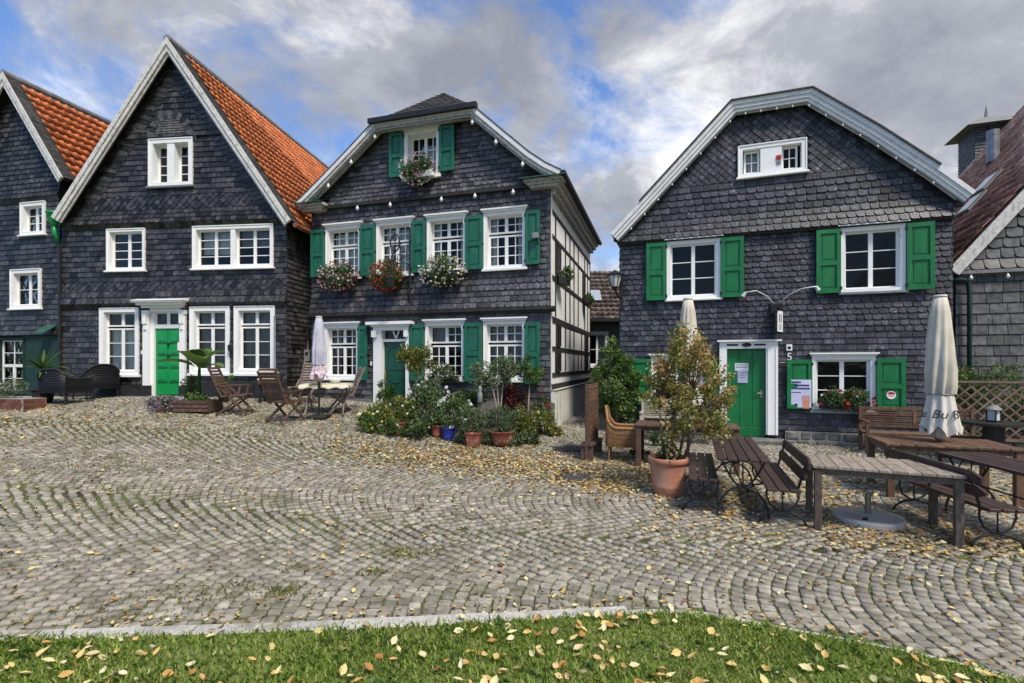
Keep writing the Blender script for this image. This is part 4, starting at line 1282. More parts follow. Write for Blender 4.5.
cladding(h2, wall, H2O, H2W + [H2D], [(.9, 3.22, .15, .20, .34, 'rect'), (3.30, 3.75, .15, .15, .21, 'scale'), (3.75, 4.22, .145, .15, .21, 'scale'), (4.22, 6.22, .145, .15, .22, 'scale'),
         (6.30, 6.80, .125, .15, .20, 'scale'), (6.80, 8.22, .135, .24, .28, 'rect')], 'slate_b', FL2, indiv=300)
q = MB(); q.box(-.02, L2 + .12, -.17, -.001, 3.225, 3.30); q.box(-.02, L2 + .10, -.12, -.001, 3.17, 3.225); h2.part(q, 'belt_moulding', 'timber')
q = MB(); q.box(-.02, L2 + .1, -.06, -.001, .0, .95); h2.part(q, 'plinth', 'stone')
q = MB(); q.box(.1, L2 - .1, -.13, -.001, 6.235, 6.30); h2.part(q, 'gable_moulding', 'timber')
SASH2 = [(0, .5, .66, 1, 2, 2), (.5, 1, .66, 1, 2, 2), (0, .5, 0, .62, 2, 3), (.5, 1, 0, .62, 2, 3)]
for i, q in enumerate(H2W[:4]):
    window(h2, *q, SASH2, cw=.085, cap=.085, depth=.19, sill=.07, curtain=[(.05, .95, .02, .95, 'curtain')] if i < 2 else [(.02, .22, .02, .98, 'curtain'), (.80, .98, .02, .98, 'curtain')])
window(h2, *H2W[4], SASH2, cw=.085, cap=.085, depth=.17, sill=.06, curtain=[(.02, .30, .02, .98, 'curtain_dark'), (.72, .98, .02, .98, 'curtain_dark')])
window(h2, *H2W[5], [(0, .5, .66, 1, 1, 1), (.5, 1, .66, 1, 2, 2), (0, .5, 0, .62, 2, 3), (.5, 1, 0, .62, 2, 3)], cw=.085, cap=.085, depth=.17, sill=.06, curtain=[(.02, .45, .66, 1, 'curtain_dark')], sillm='concrete')
window(h2, *H2W[6], SASH2, cw=.085, cap=.085, depth=.17, sill=.06, curtain=[(.05, .95, .02, .95, 'curtain_dark')])
window(h2, *H2W[7], [(0, .5, 0, 1, 2, 3), (.5, 1, 0, 1, 2, 3)], cw=.10, cap=.06, depth=.26, sill=.10, curtain=[(.3, .95, .0, .8, 'curtain')])
for (a, b, z0, z1, hg) in ((.05, .48, 4.34, 5.66, 'r'), (1.63, 2.10, 4.30, 5.66, 'l'), (3.20, 3.60, 4.30, 5.66, 'l'), (4.72, 5.19, 4.30, 5.66, 'l'), (6.30, 6.68, 4.34, 5.66, 'l'),
                       (1.57, 1.86, 1.46, 2.94, 'l'), (3.14, 3.56, 1.46, 2.94, 'r'), (4.68, 5.17, 1.46, 2.94, 'l'), (6.29, 6.68, 1.42, 2.92, 'l'), (2.54, 2.94, 6.88, 8.06, 'r'), (3.99, 4.42, 6.88, 8.06, 'l')):
    shutter(h2, a, b, z0, z1, 'green2', hinge=hg)
# door
mb = MB()
for a, b in ((2.05, 2.30), (3.02, 3.12)):
    mb.box(a, b, -.11, .12, .80, 2.80)
mb.box(2.05, 3.12, -.12, .12, 2.80, 2.90); mb.box(2.0, 3.17, -.18, 0, 2.90, 2.95); mb.box(1.90, 3.25, -.26, 0, 2.95, 3.03)
mb.box(2.03, 2.17, -.18, -.11, 2.62, 2.80); mb.box(3.0, 3.12, -.18, -.11, 2.62, 2.80)
mb.box(2.30, 3.02, -.02, .12, 2.50, 2.57)
df = h2.part(mb, 'door_frame', 'white')
mb = MB(); mb.beam((2.58, .03, 2.80), (2.67, .03, 2.57), .04, .035); mb.beam((2.76, .03, 2.80), (2.67, .03, 2.57), .04, .035); h2.part(mb, 'fanlight_bar', 'white', df)
mb = MB(); mb.box(2.30, 3.02, .06, .066, 2.57, 2.80); h2.part(mb, 'pane', 'glass', df)
q = MB(); q.box(2.2, 3.05, .14, .6, .3, 2.84); h2.part(q, 'room_interior', 'room', df)
mb = MB(); mb.box(2.30, 3.02, .05, .10, .70, 2.50); door = h2.part(mb, 'door', 'green2d')
def ringpanel(mb, pts, y, wdt):
    n_ = len(pts)
    for i in range(n_):
        mb.beam((pts[i][0], y, pts[i][1]), (pts[(i + 1) % n_][0], y, pts[(i + 1) % n_][1]), .022, wdt, up=(0, -1, 0))
mb = MB()
pp = [(2.40, 1.75)] + [(2.66 + .27 * math.cos(math.pi - math.pi * k / 8), 2.15 + .22 * math.sin(math.pi * k / 8)) for k in range(9)] + [(2.92, 1.75)]
ringpanel(mb, pp, .045, .022)
h2.part(mb, 'arched_panel', 'green2d', door)
for zc_, dr in ((1.55, .16), (1.20, .14)):
    mb = MB()
    pp = [(2.38 + .56 * k / 8, zc_ - dr * math.sin(math.pi * k / 8)) for k in range(9)]
    for i in range(8): mb.beam((pp[i][0], .045, pp[i][1]), (pp[i + 1][0], .045, pp[i + 1][1]), .026, .026, up=(0, -1, 0))
    h2.part(mb, 'swag_moulding', 'green2d', door)
mb = MB(); mb.box(2.34, 2.37, .0, .05, 1.50, 1.72); h2.part(mb, 'door_handle', 'brass', door)
mb = MB(); mb.box(1.92, 1.97, -.05, -.015, 1.86, 1.97); h2.part(mb, 'bell_plate', 'white')
mb = MB(); mb.box(1.9, 3.2, -.45, .1, .3, .72); h2.part(mb, 'door_step', 'stone')
# roof: steep lower slopes, half hip in front
DEP = 6.9
mb = MB()
ribbon(mb, VG2[:5], -.08, .0, -.32, DEP); ribbon(mb, VG2[5:], -.08, .0, -.32, DEP)
rz_, rs = 9.52, .95
kl, kr = VG2[4], VG2[5]
mu = (kl[0] + kr[0]) / 2
mb.poly([(kl[0], -.36, kl[1]), (mu, rs, rz_), (mu, DEP, rz_), (kl[0], DEP, kl[1])]); mb.poly([(kr[0], -.36, kr[1]), (kr[0], DEP, kr[1]), (mu, DEP, rz_), (mu, rs, rz_)])
roof = h2.part(mb, 'roof', 'slate_roof')
mb = MB(); mb.poly([(kl[0] - .05, -.40, kl[1] - .02), (kr[0] + .05, -.40, kr[1] - .02), (mu, rs, rz_)])
hip = h2.part(mb, 'hip', 'slate_roof', roof)
hv = Vector((0, rs + .40, rz_ - kl[1] + .02)); hl = hv.length
cladding(h2, hip, [(kl[0] - .05, 0), (kr[0] + .05, 0), (mu, hl)], [], [(0, hl, .13, .14, .22, 'rect')], 'slate_d', o=(0, -.40, kl[1] - .02), ez=hv / hl, en=Vector((0, -hv.z, hv.y)) / hl, name='hip_slates')
mb = MB(); mb.box(kl[0] - .14, kr[0] + .14, -.50, -.36, kl[1] - .07, kl[1] + .05); h2.part(mb, 'hip_gutter', 'iron', roof)
mb = MB(); ribbon(mb, VG2, -.17, -.05, -.36, -.31); ribbon(mb, VG2, -.22, -.17, -.31, -.15)
h2.part(mb, 'barge_board', 'barge2', roof)
mb = MB(); ribbon(mb, VG2, -.09, .012, -.39, -.361); h2.part(mb, 'barge_edge', 'barge3', roof)
mb = MB(); ribbon(mb, VG2, .012, .04, -.40, -.30); h2.part(mb, 'verge_strip', 'slate_roof', roof)
for (a, b) in ((-.28, .58), (6.30, 7.30)):
    mb = MB()
    for z0, z1, e, y in ((6.17, 6.23, -.10, -.22), (6.23, 6.29, -.04, -.28), (6.29, 6.36, .03, -.34)):
        mb.box(a + (.05 if a > 1 else 0) - e, b + e - (0 if a < 1 else .05), y, .02, z0, z1)
    c_ = h2.part(mb, 'cornice_return', 'barge2', roof)
    mb = MB(); mb.mesh([(a - .06, -.44, 6.365), (b + .06, -.44, 6.365), (b + .04, 0, 6.50), (a - .06, 0, 6.50), (a - .06, -.44, 6.345), (b + .06, -.44, 6.345)], [(0, 1, 2, 3), (4, 5, 1, 0)])
    h2.part(mb, 'copper_cover', 'copper', c_)
# eaves of the timbered side: soffit boards and gutter
mb = MB()
for x0, x1, z0, z1 in ((L2, L2 + .12, 6.05, 6.16), (L2, L2 + .22, 6.16, 6.28), (L2, L2 + .30, 6.28, 6.38)):
    mb.box(x0, x1, .0, DEP, z0, z1)
h2.part(mb, 'eaves_cornice', 'barge2', roof)
mb = MB(); mb.tube([(L2 + .37, -.35, 6.40), (L2 + .37, DEP, 6.40)], .075, 8); h2.part(mb, 'gutter', 'iron', roof)
# half-timbered side wall
q = MB(); q.box(L2 - .12, L2 - .01, 0.0, DEP, .8, 6.3); side = h2.part(q, 'timbered_wall', 'plaster')
q = MB(); q.box(L2 - .11, L2 + .10, .02, DEP + .1, -.3, 1.26); pl = h2.part(q, 'plinth', 'plinthw')
q = MB(); q.poly([(L2 - .1, -.0, 1.262), (L2 + .13, .0, 1.262), (L2 + .13, DEP + .1, 1.262), (L2 - .1, DEP + .1, 1.262)]); h2.part(q, 'plinth_cap', 'plinthw', pl)
xo = L2 + .015
for z0, z1 in ((1.27, 1.40), (1.58, 1.68), (2.24, 2.34), (2.94, 3.08), (4.0, 4.10), (5.04, 5.11), (5.64, 5.72)):
    q = MB(); q.box(L2 - .012, xo, .09, DEP, z0, z1); h2.part(q, 'beam', 'timber', side)
ys = [.55, 1.15, 1.9, 2.6, 3.3, 4.1, 4.8, 5.5, 6.2, DEP - .06]
for i, y in enumerate(ys):
    for z0, z1 in ((1.70, 2.22), (2.36, 2.92), (3.10, 3.98), (4.12, 5.02), (5.12, 5.62)):
        if (i * 7 + int(z0 * 10)) % 5 == 3: continue
        q = MB(); q.box(L2 - .012, xo - .002, y - .042, y + .042, z0, z1); h2.part(q, 'post', 'timber', side)
q = MB(); q.box(L2 - .012, xo - .004, .0, .10, 1.42, 6.05); h2.part(q, 'corner_board', 'white', side)
def sidewin(y0, y1, z0, z1):
    q = MB(); q.box(L2 - .012, xo + .004, y0, y1, z0, z1); f = h2.part(q, 'side_window', 'room', side)
    q = MB()
    for a, b, c, d in ((y0, y0 + .04, z0, z1), (y1 - .04, y1, z0, z1), (y0, y1, z0, z0 + .05), (y0, y1, z1 - .05, z1), ((y0 + y1) / 2 - .02, (y0 + y1) / 2 + .02, z0, z1)):
        q.box(xo + .004, xo + .03, a, b, c, d)
    h2.part(q, 'frame', 'timber', f)
    q = MB(); q.box(xo + .012, xo + .015, y0 + .04, y1 - .04, z0 + .05, z1 - .05); h2.part(q, 'pane', 'glass', f)
for a in ((.62, 1.1, 4.14, 5.0), (5.0, 5.45, 4.14, 5.0), (.60, 1.10, 2.36, 2.92), (.60, 1.10, 1.70, 2.22), (5.56, 6.14, 2.36, 2.92), (5.56, 6.14, 1.70, 2.22)):
    sidewin(*a)
q = MB(); q.poly([(0, 0, 0), (0, 0, 6.4), (0, DEP, 6.4), (0, DEP, 0)]); q.poly([(0, DEP, 0), (0, DEP, 6.4), (2.26, DEP, 8.3), (mu, DEP, rz_), (4.92, DEP, 8.3), (L2 - .12, DEP, 6.4), (L2 - .12, DEP, 0)]); h2.part(q, 'side_wall', 'slate_back')
# floodlight on the right shutter
fl = empty('floodlight', h2.w(6.58, -.16, 4.82), h2.rz); tag(fl, 'small grey floodlight fixed beside the topmost right sea-green shutter', 'floodlight')
mb = MB(); mb.box(-.08, .08, -.08, .0, .12, .26, bv=.01); mb.build('lamp_head', 'gmetal', fl)
mb = MB(); mb.tube([(.02, 0, .14), (.06, .02, .02), (.04, .08, -.06)], .018); mb.build('bracket', 'iron', fl)

# ================================================================== right house with emerald shutters
h3 = House('slate_inn', 'blue-black slate inn with half-hipped gable, emerald shutters and white barge boards', (2.73, 12.63), (9.11, 10.35), .10, 'house')
L3 = h3.len
VG3 = [(-.20, 5.15), (.51, 5.86), (2.56, 7.95), (4.19, 7.95), (5.44, 6.90), (6.47, 5.95), (7.06, 5.36)]
H3O = [(0, -.4), (L3, -.4), (L3, 5.55), (4.17, 7.86), (2.58, 7.86), (0, 5.25)]
H3W = [(1.13, 2.34, 3.47, 4.88), (4.78, 5.96, 3.47, 4.88), (4.23, 5.42, .89, 2.08), (.76, 2.0, .89, 2.08), (2.72, 4.13, 6.24, 6.98)]
H3D = (2.32, 3.55, -.2, 2.42)
h3h = [(a + .06, b - .06, c + .06, d - .06) for a, b, c, d in H3W] + [(2.45, 3.34, -.2, 2.3)]
FL3 = [(4.93, .5, .13)]
mb = wall_mesh(H3O, h3h, front); flare_back(H3O, FL3, mb)
wall = h3.part(mb, 'wall', 'slate_back')
cladding(h3, wall, H3O, H3W + [H3D], [(.40, 2.6, .13, .16, .26, 'rect'), (2.6, 4.90, .125, .135, .20, 'scale'), (4.93, 5.40, .14, .16, .20, 'scale'), (5.40, 6.02, .14, .17, .22, 'scale'), (6.02, 6.18, .16, .26, .34, 'rect'),
         (6.18, 7.86, .088, 0, 0, 'diamond')], 'slate_c', FL3, indiv=300)
q = MB(); q.box(-.02, L3 + .02, -.10, -.001, 4.88, 4.925); h3.part(q, 'gable_moulding', 'timber')
W23 = [(0, .5, 0, 1, 1, 3), (.5, 1, 0, 1, 1, 3)]
window(h3, *H3W[0], W23, cw=.085, cap=.05, depth=.10, sill=.05)
window(h3, *H3W[1], W23, cw=.085, cap=.05, depth=.14, sill=.06, sillm='zinc')
window(h3, *H3W[2], W23, cw=.085, cap=.07, depth=.12, sill=.08, sillm='zinc')
window(h3, *H3W[3], W23, cw=.085, cap=.07, depth=.12, sill=.08, sillm='zinc')
gw = window(h3, *H3W[4], [(.03, .30, .04, .98, 2, 2), (.68, .95, .04, .98, 2, 2)], posts=[(.31, .67)], cw=.10, depth=.16, sill=.05, curtain=[(.02, .3, 0, 1, 'curtain')])
for (a, b, z0, z1, hg) in ((.65, 1.12, 3.46, 4.86, 'r'), (2.35, 2.84, 3.46, 4.86, 'l'), (4.30, 4.77, 3.46, 4.86, 'r'), (5.97, 6.44, 3.46, 4.86, 'l'),
                       (3.72, 4.22, .90, 2.00, 'r'), (5.43, 5.94, .90, 2.02, 'l'), (.26, .75, .90, 2.02, 'r'), (2.01, 2.28, .90, 2.02, 'l')):
    shutter(h3, a, b, z0, z1, 'green3', hinge=hg)
# little red heart ornament on the middle board of the gable window
mb = MB(); mb.box(3.52, 3.62, -.06, -.035, 6.56, 6.66, bv=.02); h3.part(mb, 'red_ornament', 'red', gw)
mb = MB(); mb.box(3.53, 3.61, -.055, -.035, 6.46, 6.55); h3.part(mb, 'grey_ornament', 'gmetal', gw)
# door
mb = MB()
mb.box(2.32, 2.48, -.07, .14, .12, 2.26); mb.box(3.31, 3.55, -.07, .14, .28, 2.26); mb.box(2.32, 3.55, -.072, .14, 2.26, 2.42); mb.box(2.27, 3.62, -.14, 0, 2.42, 2.46)
mb.box(3.34, 3.36, -.085, -.07, .28, 2.26); mb.box(3.50, 3.52, -.085, -.07, .28, 2.26)
df = h3.part(mb, 'door_frame', 'white')
for u, w_ in ((2.60, .12), (2.90, .10), (3.18, .12)):
    q = MB()
    if abs(u - 2.9) < .01: q.lathe([(.10, 0), (.10, .02)], 16, (0, 0, 0)); q.v = [(u + x, -.075 - z, 2.345 + y * .45) for x, y, z in q.v]
    else: q.box(u - w_, u + w_, -.078, -.071, 2.325, 2.365)
    h3.part(q, 'door_plaque', 'black', df)
q = MB(); q.box(2.44, 3.34, .15, .6, -.2, 2.3); h3.part(q, 'room_interior', 'room', df)
mb = MB(); mb.box(2.48, 3.31, .07, .10, .20, 2.26); door = h3.part(mb, 'door', 'green3')
for k in range(3):
    q = MB(); q.box(2.49 + k * .272, 2.49 + k * .272 + .266, .05, .07, .45, 2.22, bv=.006); h3.part(q, 'plank', 'green3', door)
q = MB(); q.box(2.485, 3.305, .045, .07, .21, .44, bv=.01); h3.part(q, 'kick_board', 'green3', door)
q = MB(); q.tube([(3.22, .05, 1.22), (3.22, -.0, 1.22), (3.13, -.0, 1.22)], .014); q.box(3.19, 3.25, .035, .05, 1.12, 1.30); h3.part(q, 'door_handle', 'steel', door)
for (a, b, c, d, m_) in ((2.66, 2.95, 1.74, 1.92, 'paper'), (2.72, 2.93, 1.46, 1.735, 'paperlav')):
    q = MB(); q.box(a, b, .038, .046, c, d); p_ = h3.part(q, 'notice', m_, door)
    q = MB()
    for k in range(3):
        z = d - .05 - k * .055
        if z < c + .02: break
        x = a + .03
        while x < b - .04:
            e = random.uniform(.02, .05); q.box(x, min(x + e, b - .02), .035, .038, z, z + .02); x += e + .012
    h3.part(q, 'print', 'gmetal', p_)
q = MB(); q.box(2.2, 3.7, -.42, .06, -.4, .20, bv=.02); q.box(2.0, 3.9, -.78, -.42, -.4, .09, bv=.02); h3.part(q, 'door_step', 'stone')
# rubble plinth
for (ua, ub) in ((-.01, 2.2), (3.7, L3 + .01)):
    q = MB(); q.box(ua, ub, -.05, -.001, -.5, .385); pl = h3.part(q, 'plinth', 'mortar')
    for j, (z0, z1) in enumerate(((-.16, .02), (.03, .19), (.20, .375))):
        u = ua + .01
        while u < ub - .06:
            e = min(random.uniform(.16, .42), ub - u)
            jj = lambda: random.uniform(-.018, .018)
            p4 = [(u + .012 + jj() * .4, z0 + jj() * .5), (u + e * .5, z0 + jj() * .4), (u + e - .012 + jj() * .4, z0 + jj() * .5), (u + e - .012 + jj(), z1 + jj() * .5 - .006), (u + e * .5, z1 + jj() * .6 - .004), (u + .012 + jj(), z1 + jj() * .5 - .006)]
            pr = random.uniform(-.085, -.062)
            cu, cz = sum(p[0] for p in p4) / 6, sum(p[1] for p in p4) / 6
            V = [(a, -.045, b) for a, b in p4] + [(cu + (a - cu) * .93, pr + .012, cz + (b - cz) * .9) for a, b in p4] + [(cu + (a - cu) * .72, pr, cz + (b - cz) * .65) for a, b in p4]
            F = [(r_ * 6 + i, r_ * 6 + (i + 1) % 6, r_ * 6 + 6 + (i + 1) % 6, r_ * 6 + 6 + i) for r_ in range(2) for i in range(6)] + [tuple(range(12, 18))]
            s_ = MB(); s_.mesh(V, F); h3.part(s_, 'stone', 'stone', pl)
            u += e
# side walls and roof
D3 = 8.0
q = MB(); q.poly([(0, 0, -.4), (0, 0, 5.15), (0, D3, 5.15), (0, D3, -.4)]); q.poly([(L3, 0, -.4), (L3, D3, -.4), (L3, D3, 5.5), (L3, 0, 5.5)]); q.poly([(0, D3, -.4), (0, D3, 5.1), (2.6, D3, 7.8), (4.15, D3, 7.8), (L3, D3, 5.2), (L3, D3, -.4)])
sw_ = h3.part(q, 'side_wall', 'slate_back')
cladding(h3, sw_, [(0, -.2), (3, -.2), (3, 5.0), (0, 5.0)], [], [(-.2, 5.0, .125, .15, .22, 'rect')], 'slate_c', o=(L3, 0, 0), eu=(0, 1, 0), en=(1, 0, 0), name='side_slates')
cladding(h3, sw_, [(0, -.2), (D3, -.2), (D3, 5.0), (0, 5.0)], [], [(-.2, 5.0, .17, .2, .3, 'rect')], 'slate_c', o=(0, D3, 0), eu=(0, -1, 0), en=(-1, 0, 0), name='side_slates')
mb = MB(); ribbon(mb, VG3[:3], -.08, 0, -.20, D3); ribbon(mb, VG3[3:], -.08, 0, -.20, D3)
kl, kr = VG3[2], VG3[3]; mu = (kl[0] + kr[0]) / 2; rz_, rs = 8.50, .95
mb.poly([(kl[0], -.22, kl[1]), (mu, rs, rz_), (mu, D3, rz_), (kl[0], D3, kl[1])]); mb.poly([(kr[0], -.22, kr[1]), (kr[0], D3, kr[1]), (mu, D3, rz_), (mu, rs, rz_)])
mb.poly([(kl[0] - .04, -.28, kl[1] - .02), (kr[0] + .04, -.28, kr[1] - .02), (mu, rs, rz_)])
roof = h3.part(mb, 'roof', 'slate_roof')
mb = MB(); ribbon(mb, VG3, -.085, .0, -.28, -.20); ribbon(mb, VG3, -.165, -.085, -.25, -.19); ribbon(mb, VG3, -.235, -.165, -.22, -.18); ribbon(mb, VG3, -.265, -.235, -.18, -.10)
h3.part(mb, 'barge_board', 'barge3', roof)
mb = MB(); mb.box(L3, L3 + .12, -.17, -.03, 5.12, 5.26); mb.box(-.14, 0.02, -.17, -.03, 4.98, 5.12); h3.part(mb, 'eaves_block', 'timber', roof)
mb = MB(); ribbon(mb, VG3[1:6], .0, .03, -.32, -.18); h3.part(mb, 'verge_strip', 'slate_roof', roof)
# house number and badge beside the door
mb = MB(); mb.box(3.72, 3.84, -.05, -.03, 2.20, 2.34, bv=.02); bd = h3.part(mb, 'number_badge', 'white')
mb = MB(); mb.box(3.75, 3.81, -.056, -.05, 2.24, 2.30); h3.part(mb, 'badge_print', 'black', bd)
RXm = Matrix.Rotation(R(90), 4, 'X')
text_part('5', .24, 'white', h3.root, Matrix.Translation((3.785, -.045, 2.06 - h3.zb)) @ RXm, name='house_number')
# pipe running above the poster shutter
mb = MB(); mb.tube([(3.56, -.03, 1.93), (3.60, -.10, 1.93), (4.25, -.10, 1.93)], .012); h3.part(mb, 'pipe', 'steel')

# ================================================================== far right house
A4 = Vector((10.2, 11.5, 0)); e4 = (.942, -.337)
h4 = House('slate_house', 'light grey slate house at the right edge with old red tiled roof', (10.2, 11.5), (10.2 + 9 * .942, 11.5 - 9 * .337), .05)
VG4 = [(-.22, 4.06), (5.4, 11.08), (10.6, 4.58)]
H4O = [(0, -.5), (10.3, -.5), (10.3, 4.8), (5.4, 10.9), (0, 4.22)]
FL4 = [(4.02, .4, .09)]
mb = wall_mesh(H4O, [], front); flare_back(H4O, FL4, mb); wall = h4.part(mb, 'wall', 'slate_back')
cladding(h4, wall, H4O, [], [(-.3, 3.98, .235, .26, .36, 'rect'), (4.02, 4.5, .2, .24, .3, 'scale'), (4.5, 10.9, .22, .26, .34, 'scale')], 'slate_d', FL4, indiv=120)
q = MB(); q.box(-.05, 9, -.14, -.001, 3.94, 4.015); h4.part(q, 'gable_moulding', 'gmetal')
D4 = 8.1
q = MB(); q.poly([(0, 0, -.5), (0, 0, 4.2), (0, D4, 4.2), (0, D4, -.5)]); q.poly([(10.3, 0, -.5), (10.3, D4, -.5), (10.3, D4, 4.8), (10.3, 0, 4.8)]); q.poly([(0, D4, -.5), (0, D4, 4.2), (5.4, D4, 10.9), (10.3, D4, 4.8), (10.3, D4, -.5)]); h4.part(q, 'side_wall', 'slate_back')
mb = MB(); ribbon(mb, VG4, -.10, 0, -.20, D4); roof = h4.part(mb, 'roof', 'slate_back')
mb = MB(); ribbon(mb, VG4, -.24, -.02, -.25, -.205); ribbon(mb, VG4, -.12, .004, -.275, -.25); h4.part(mb, 'barge_board', 'barge', roof)
dL, LL = slope_frame(VG4[0], VG4[1]); nL = Vector((-dL.z, 0, dL.x)); nL = nL if nL.z > 0 else -nL
tiles(h4, roof, Vector((VG4[0][0], D4, VG4[0][1])) + nL * .012 - dL * .05, (0, -.215, 0), dL * .30, nL, 38, int(LL / .30), 'tile_r', 300, hs=1.15, skip=lambda x, y: x < 950)
mb = MB(); mb.poly([(5.4, -.2, 11.10), (10.6, -.2, 4.60), (10.6, D4, 4.60), (5.4, D4, 11.10)]); h4.part(mb, 'roof_underlay', 'tile_r', roof)
mb = MB(); mb.tube([(5.4, -.2, 11.12), (5.4, D4, 11.12)], .13, 10); h4.part(mb, 'ridge_cap', 'tile_r', roof)
mb = MB(); p = Vector((VG4[0][0], D4 - .02, VG4[0][1])); ribbon(mb, VG4, -.2, .07, D4, D4 + .06); h4.part(mb, 'rear_barge_board', 'barge', roof)
# roof windows
for (s_, y_) in ((2.35, 2.2), (3.15, 2.6)):
    p = Vector((VG4[0][0], y_, VG4[0][1])) + dL * s_ + nL * .08
    V = [p, p + dL * .62, p + dL * .62 + Vector((0, .75, 0)), p + Vector((0, .75, 0))]
    mb = MB(); mb.mesh(V + [v + nL * .06 for v in V], [(4, 5, 6, 7), (7, 6, 5, 4), (0, 4, 5, 1), (1, 5, 6, 2), (2, 6, 7, 3), (3, 7, 4, 0)]); s4 = h4.part(mb, 'skylight', 'gmetal', roof)
    c_ = sum(V, Vector()) / 4
    mb = MB(); mb.poly([c_ + (v - c_) * .82 + nL * .068 for v in V]); h4.part(mb, 'pane', 'skylight', s4)
# flue pipe and chimney
p = Vector((VG4[0][0], 4.95, VG4[0][1])) + dL * 5.0
mb = MB(); mb.tube([p, p + Vector((0, 0, .95))], .15, 12); mb.tube([p + Vector((0, 0, .86)), p + Vector((0, 0, 1.02))], .155, 12); h4.part(mb, 'flue_pipe', 'zinc', roof)
mb = MB(); mb.tube([p + Vector((0, 0, -.1)), p + Vector((0, 0, .06))], .17, 12); h4.part(mb, 'flue_collar', 'iron', roof)
cx_, cy_, cz_ = 4.45, D4 + .72, 8.85
mb = MB(); mb.box(cx_ - .58, cx_ + .58, cy_ - .58, cy_ + .58, 4.0, cz_ + 1.55); ch = h4.part(mb, 'chimney', 'slate_back')
for (o_, eu_, en_) in (((cx_ - .58, cy_ - .58, 0), (1, 0, 0), (0, -1, 0)), ((cx_ - .58, cy_ + .58, 0), (0, -1, 0), (-1, 0, 0))):
    cladding(h4, ch, [(0, 7.0), (1.16, 7.0), (1.16, cz_ + 1.55), (0, cz_ + 1.55)], [], [(7.0, cz_ + 1.55, .11, .16, .24, 'rect')], 'slate_d', o=o_, eu=eu_, en=en_, name='chimney_slates')
zt = cz_ + 1.55
mb = MB(); q = .92
mb.mesh([(cx_ - q, cy_ - q, zt), (cx_ + q, cy_ - q, zt), (cx_ + q, cy_ + q, zt), (cx_ - q, cy_ + q, zt), (cx_ - q * .35, cy_ - q * .35, zt + .42), (cx_ + q * .35, cy_ - q * .35, zt + .42), (cx_ + q * .35, cy_ + q * .35, zt + .42), (cx_ - q * .35, cy_ + q * .35, zt + .42)],
        [(3, 2, 1, 0), (0, 1, 5, 4), (1, 2, 6, 5), (2, 3, 7, 6), (3, 0, 4, 7), (4, 5, 6, 7)])
cap = h4.part(mb, 'chimney_cap', 'gmetal', ch)
mb = MB(); mb.lathe([(.10, 0), (.06, .2), (.0, .62)], 8, (cx_, cy_, zt + .40)); h4.part(mb, 'finial', 'gmetal', ch)
# green downpipe between inn and far right house
dp = empty('downpipe', h4.w(.14, -.12, gz(10.3, 11.3)), h4.rz); tag(dp, 'dark green downpipe running down between the inn and the light grey house', 'downpipe')
zb_ = gz(10.3, 11.3)
mb = MB(); mb.tube([(-.35, -.02, 3.82 - zb_), (-.05, -.02, 3.82 - zb_), (.04, -.02, 3.74 - zb_), (.06, -.02, 3.5 - zb_), (.06, -.02, 0)], .045, 8); mb.build('pipe', 'darkgreenboard', dp, smooth=True)

# ================================================================== house behind the alley
h5 = House('back_house', 'small house behind the alley with brown tiled roof and one white window', (1.2, 21.6), (9.2, 21.6), .45)
H5W = [(2.02, 2.95, 1.78, 3.30)]
mb = wall_mesh([(0, 0), (8, 0), (8, 3.85), (0, 3.85)], [(a + .05, b - .05, c + .05, d - .05) for a, b, c, d in H5W], front); wall = h5.part(mb, 'wall', 'wallolive')
window(h5, *H5W[0], [(0, .5, 0, 1, 1, 2), (.5, 1, 0, 1, 1, 2)], cw=.12, depth=.12, curtain=[(.5, .95, 0, 1, 'curtain')])
mb = MB(); mb.box(-.2, 8.2, -.5, -.35, 3.70, 3.82); h5.part(mb, 'gutter', 'iron')
mb = MB(); mb.poly([(-.2, -.42, 3.74), (8.2, -.42, 3.74), (8.2, 2.2, 6.32), (-.2, 2.2, 6.32)]); mb.poly([(-.2, 2.2, 6.32), (8.2, 2.2, 6.32), (8.2, 5, 3.6), (-.2, 5, 3.6)]); roof = h5.part(mb, 'roof', 'tile_b')
dv = Vector((0, 2.62, 2.58)); Ld = dv.length; dv.normalize()
tiles(h5, roof, Vector((-.2, -.45, 3.74)), (.24, 0, 0), dv * .30, Vector((0, -dv.z, dv.y)), 35, 12, 'tile_b', 150, skip=lambda x, y: not 588 < x < 628)
p = Vector((2.25, -.42, 3.74)) + dv * 1.25
mb = MB(); nn_ = Vector((0, -dv.z, dv.y)); V = [p, p + Vector((.5, 0, 0)), p + Vector((.5, 0, 0)) + dv * .75, p + dv * .75]
mb.mesh([v + nn_ * .07 for v in V] + [v + nn_ * .13 for v in V], [(4, 5, 6, 7), (0, 1, 5, 4), (1, 2, 6, 5), (2, 3, 7, 6), (3, 0, 4, 7)]); h5.part(mb, 'skylight', 'skylight', roof)
q = MB(); q.poly([(0, 0, 0), (0, 0, 3.8), (0, 2.2, 6.2), (0, 5, 3.6), (0, 5, 0)]); q.poly([(8, 0, 0), (8, 5, 0), (8, 5, 3.6), (8, 2.2, 6.2), (8, 0, 3.8)]); h5.part(q, 'side_wall', 'wallolive')

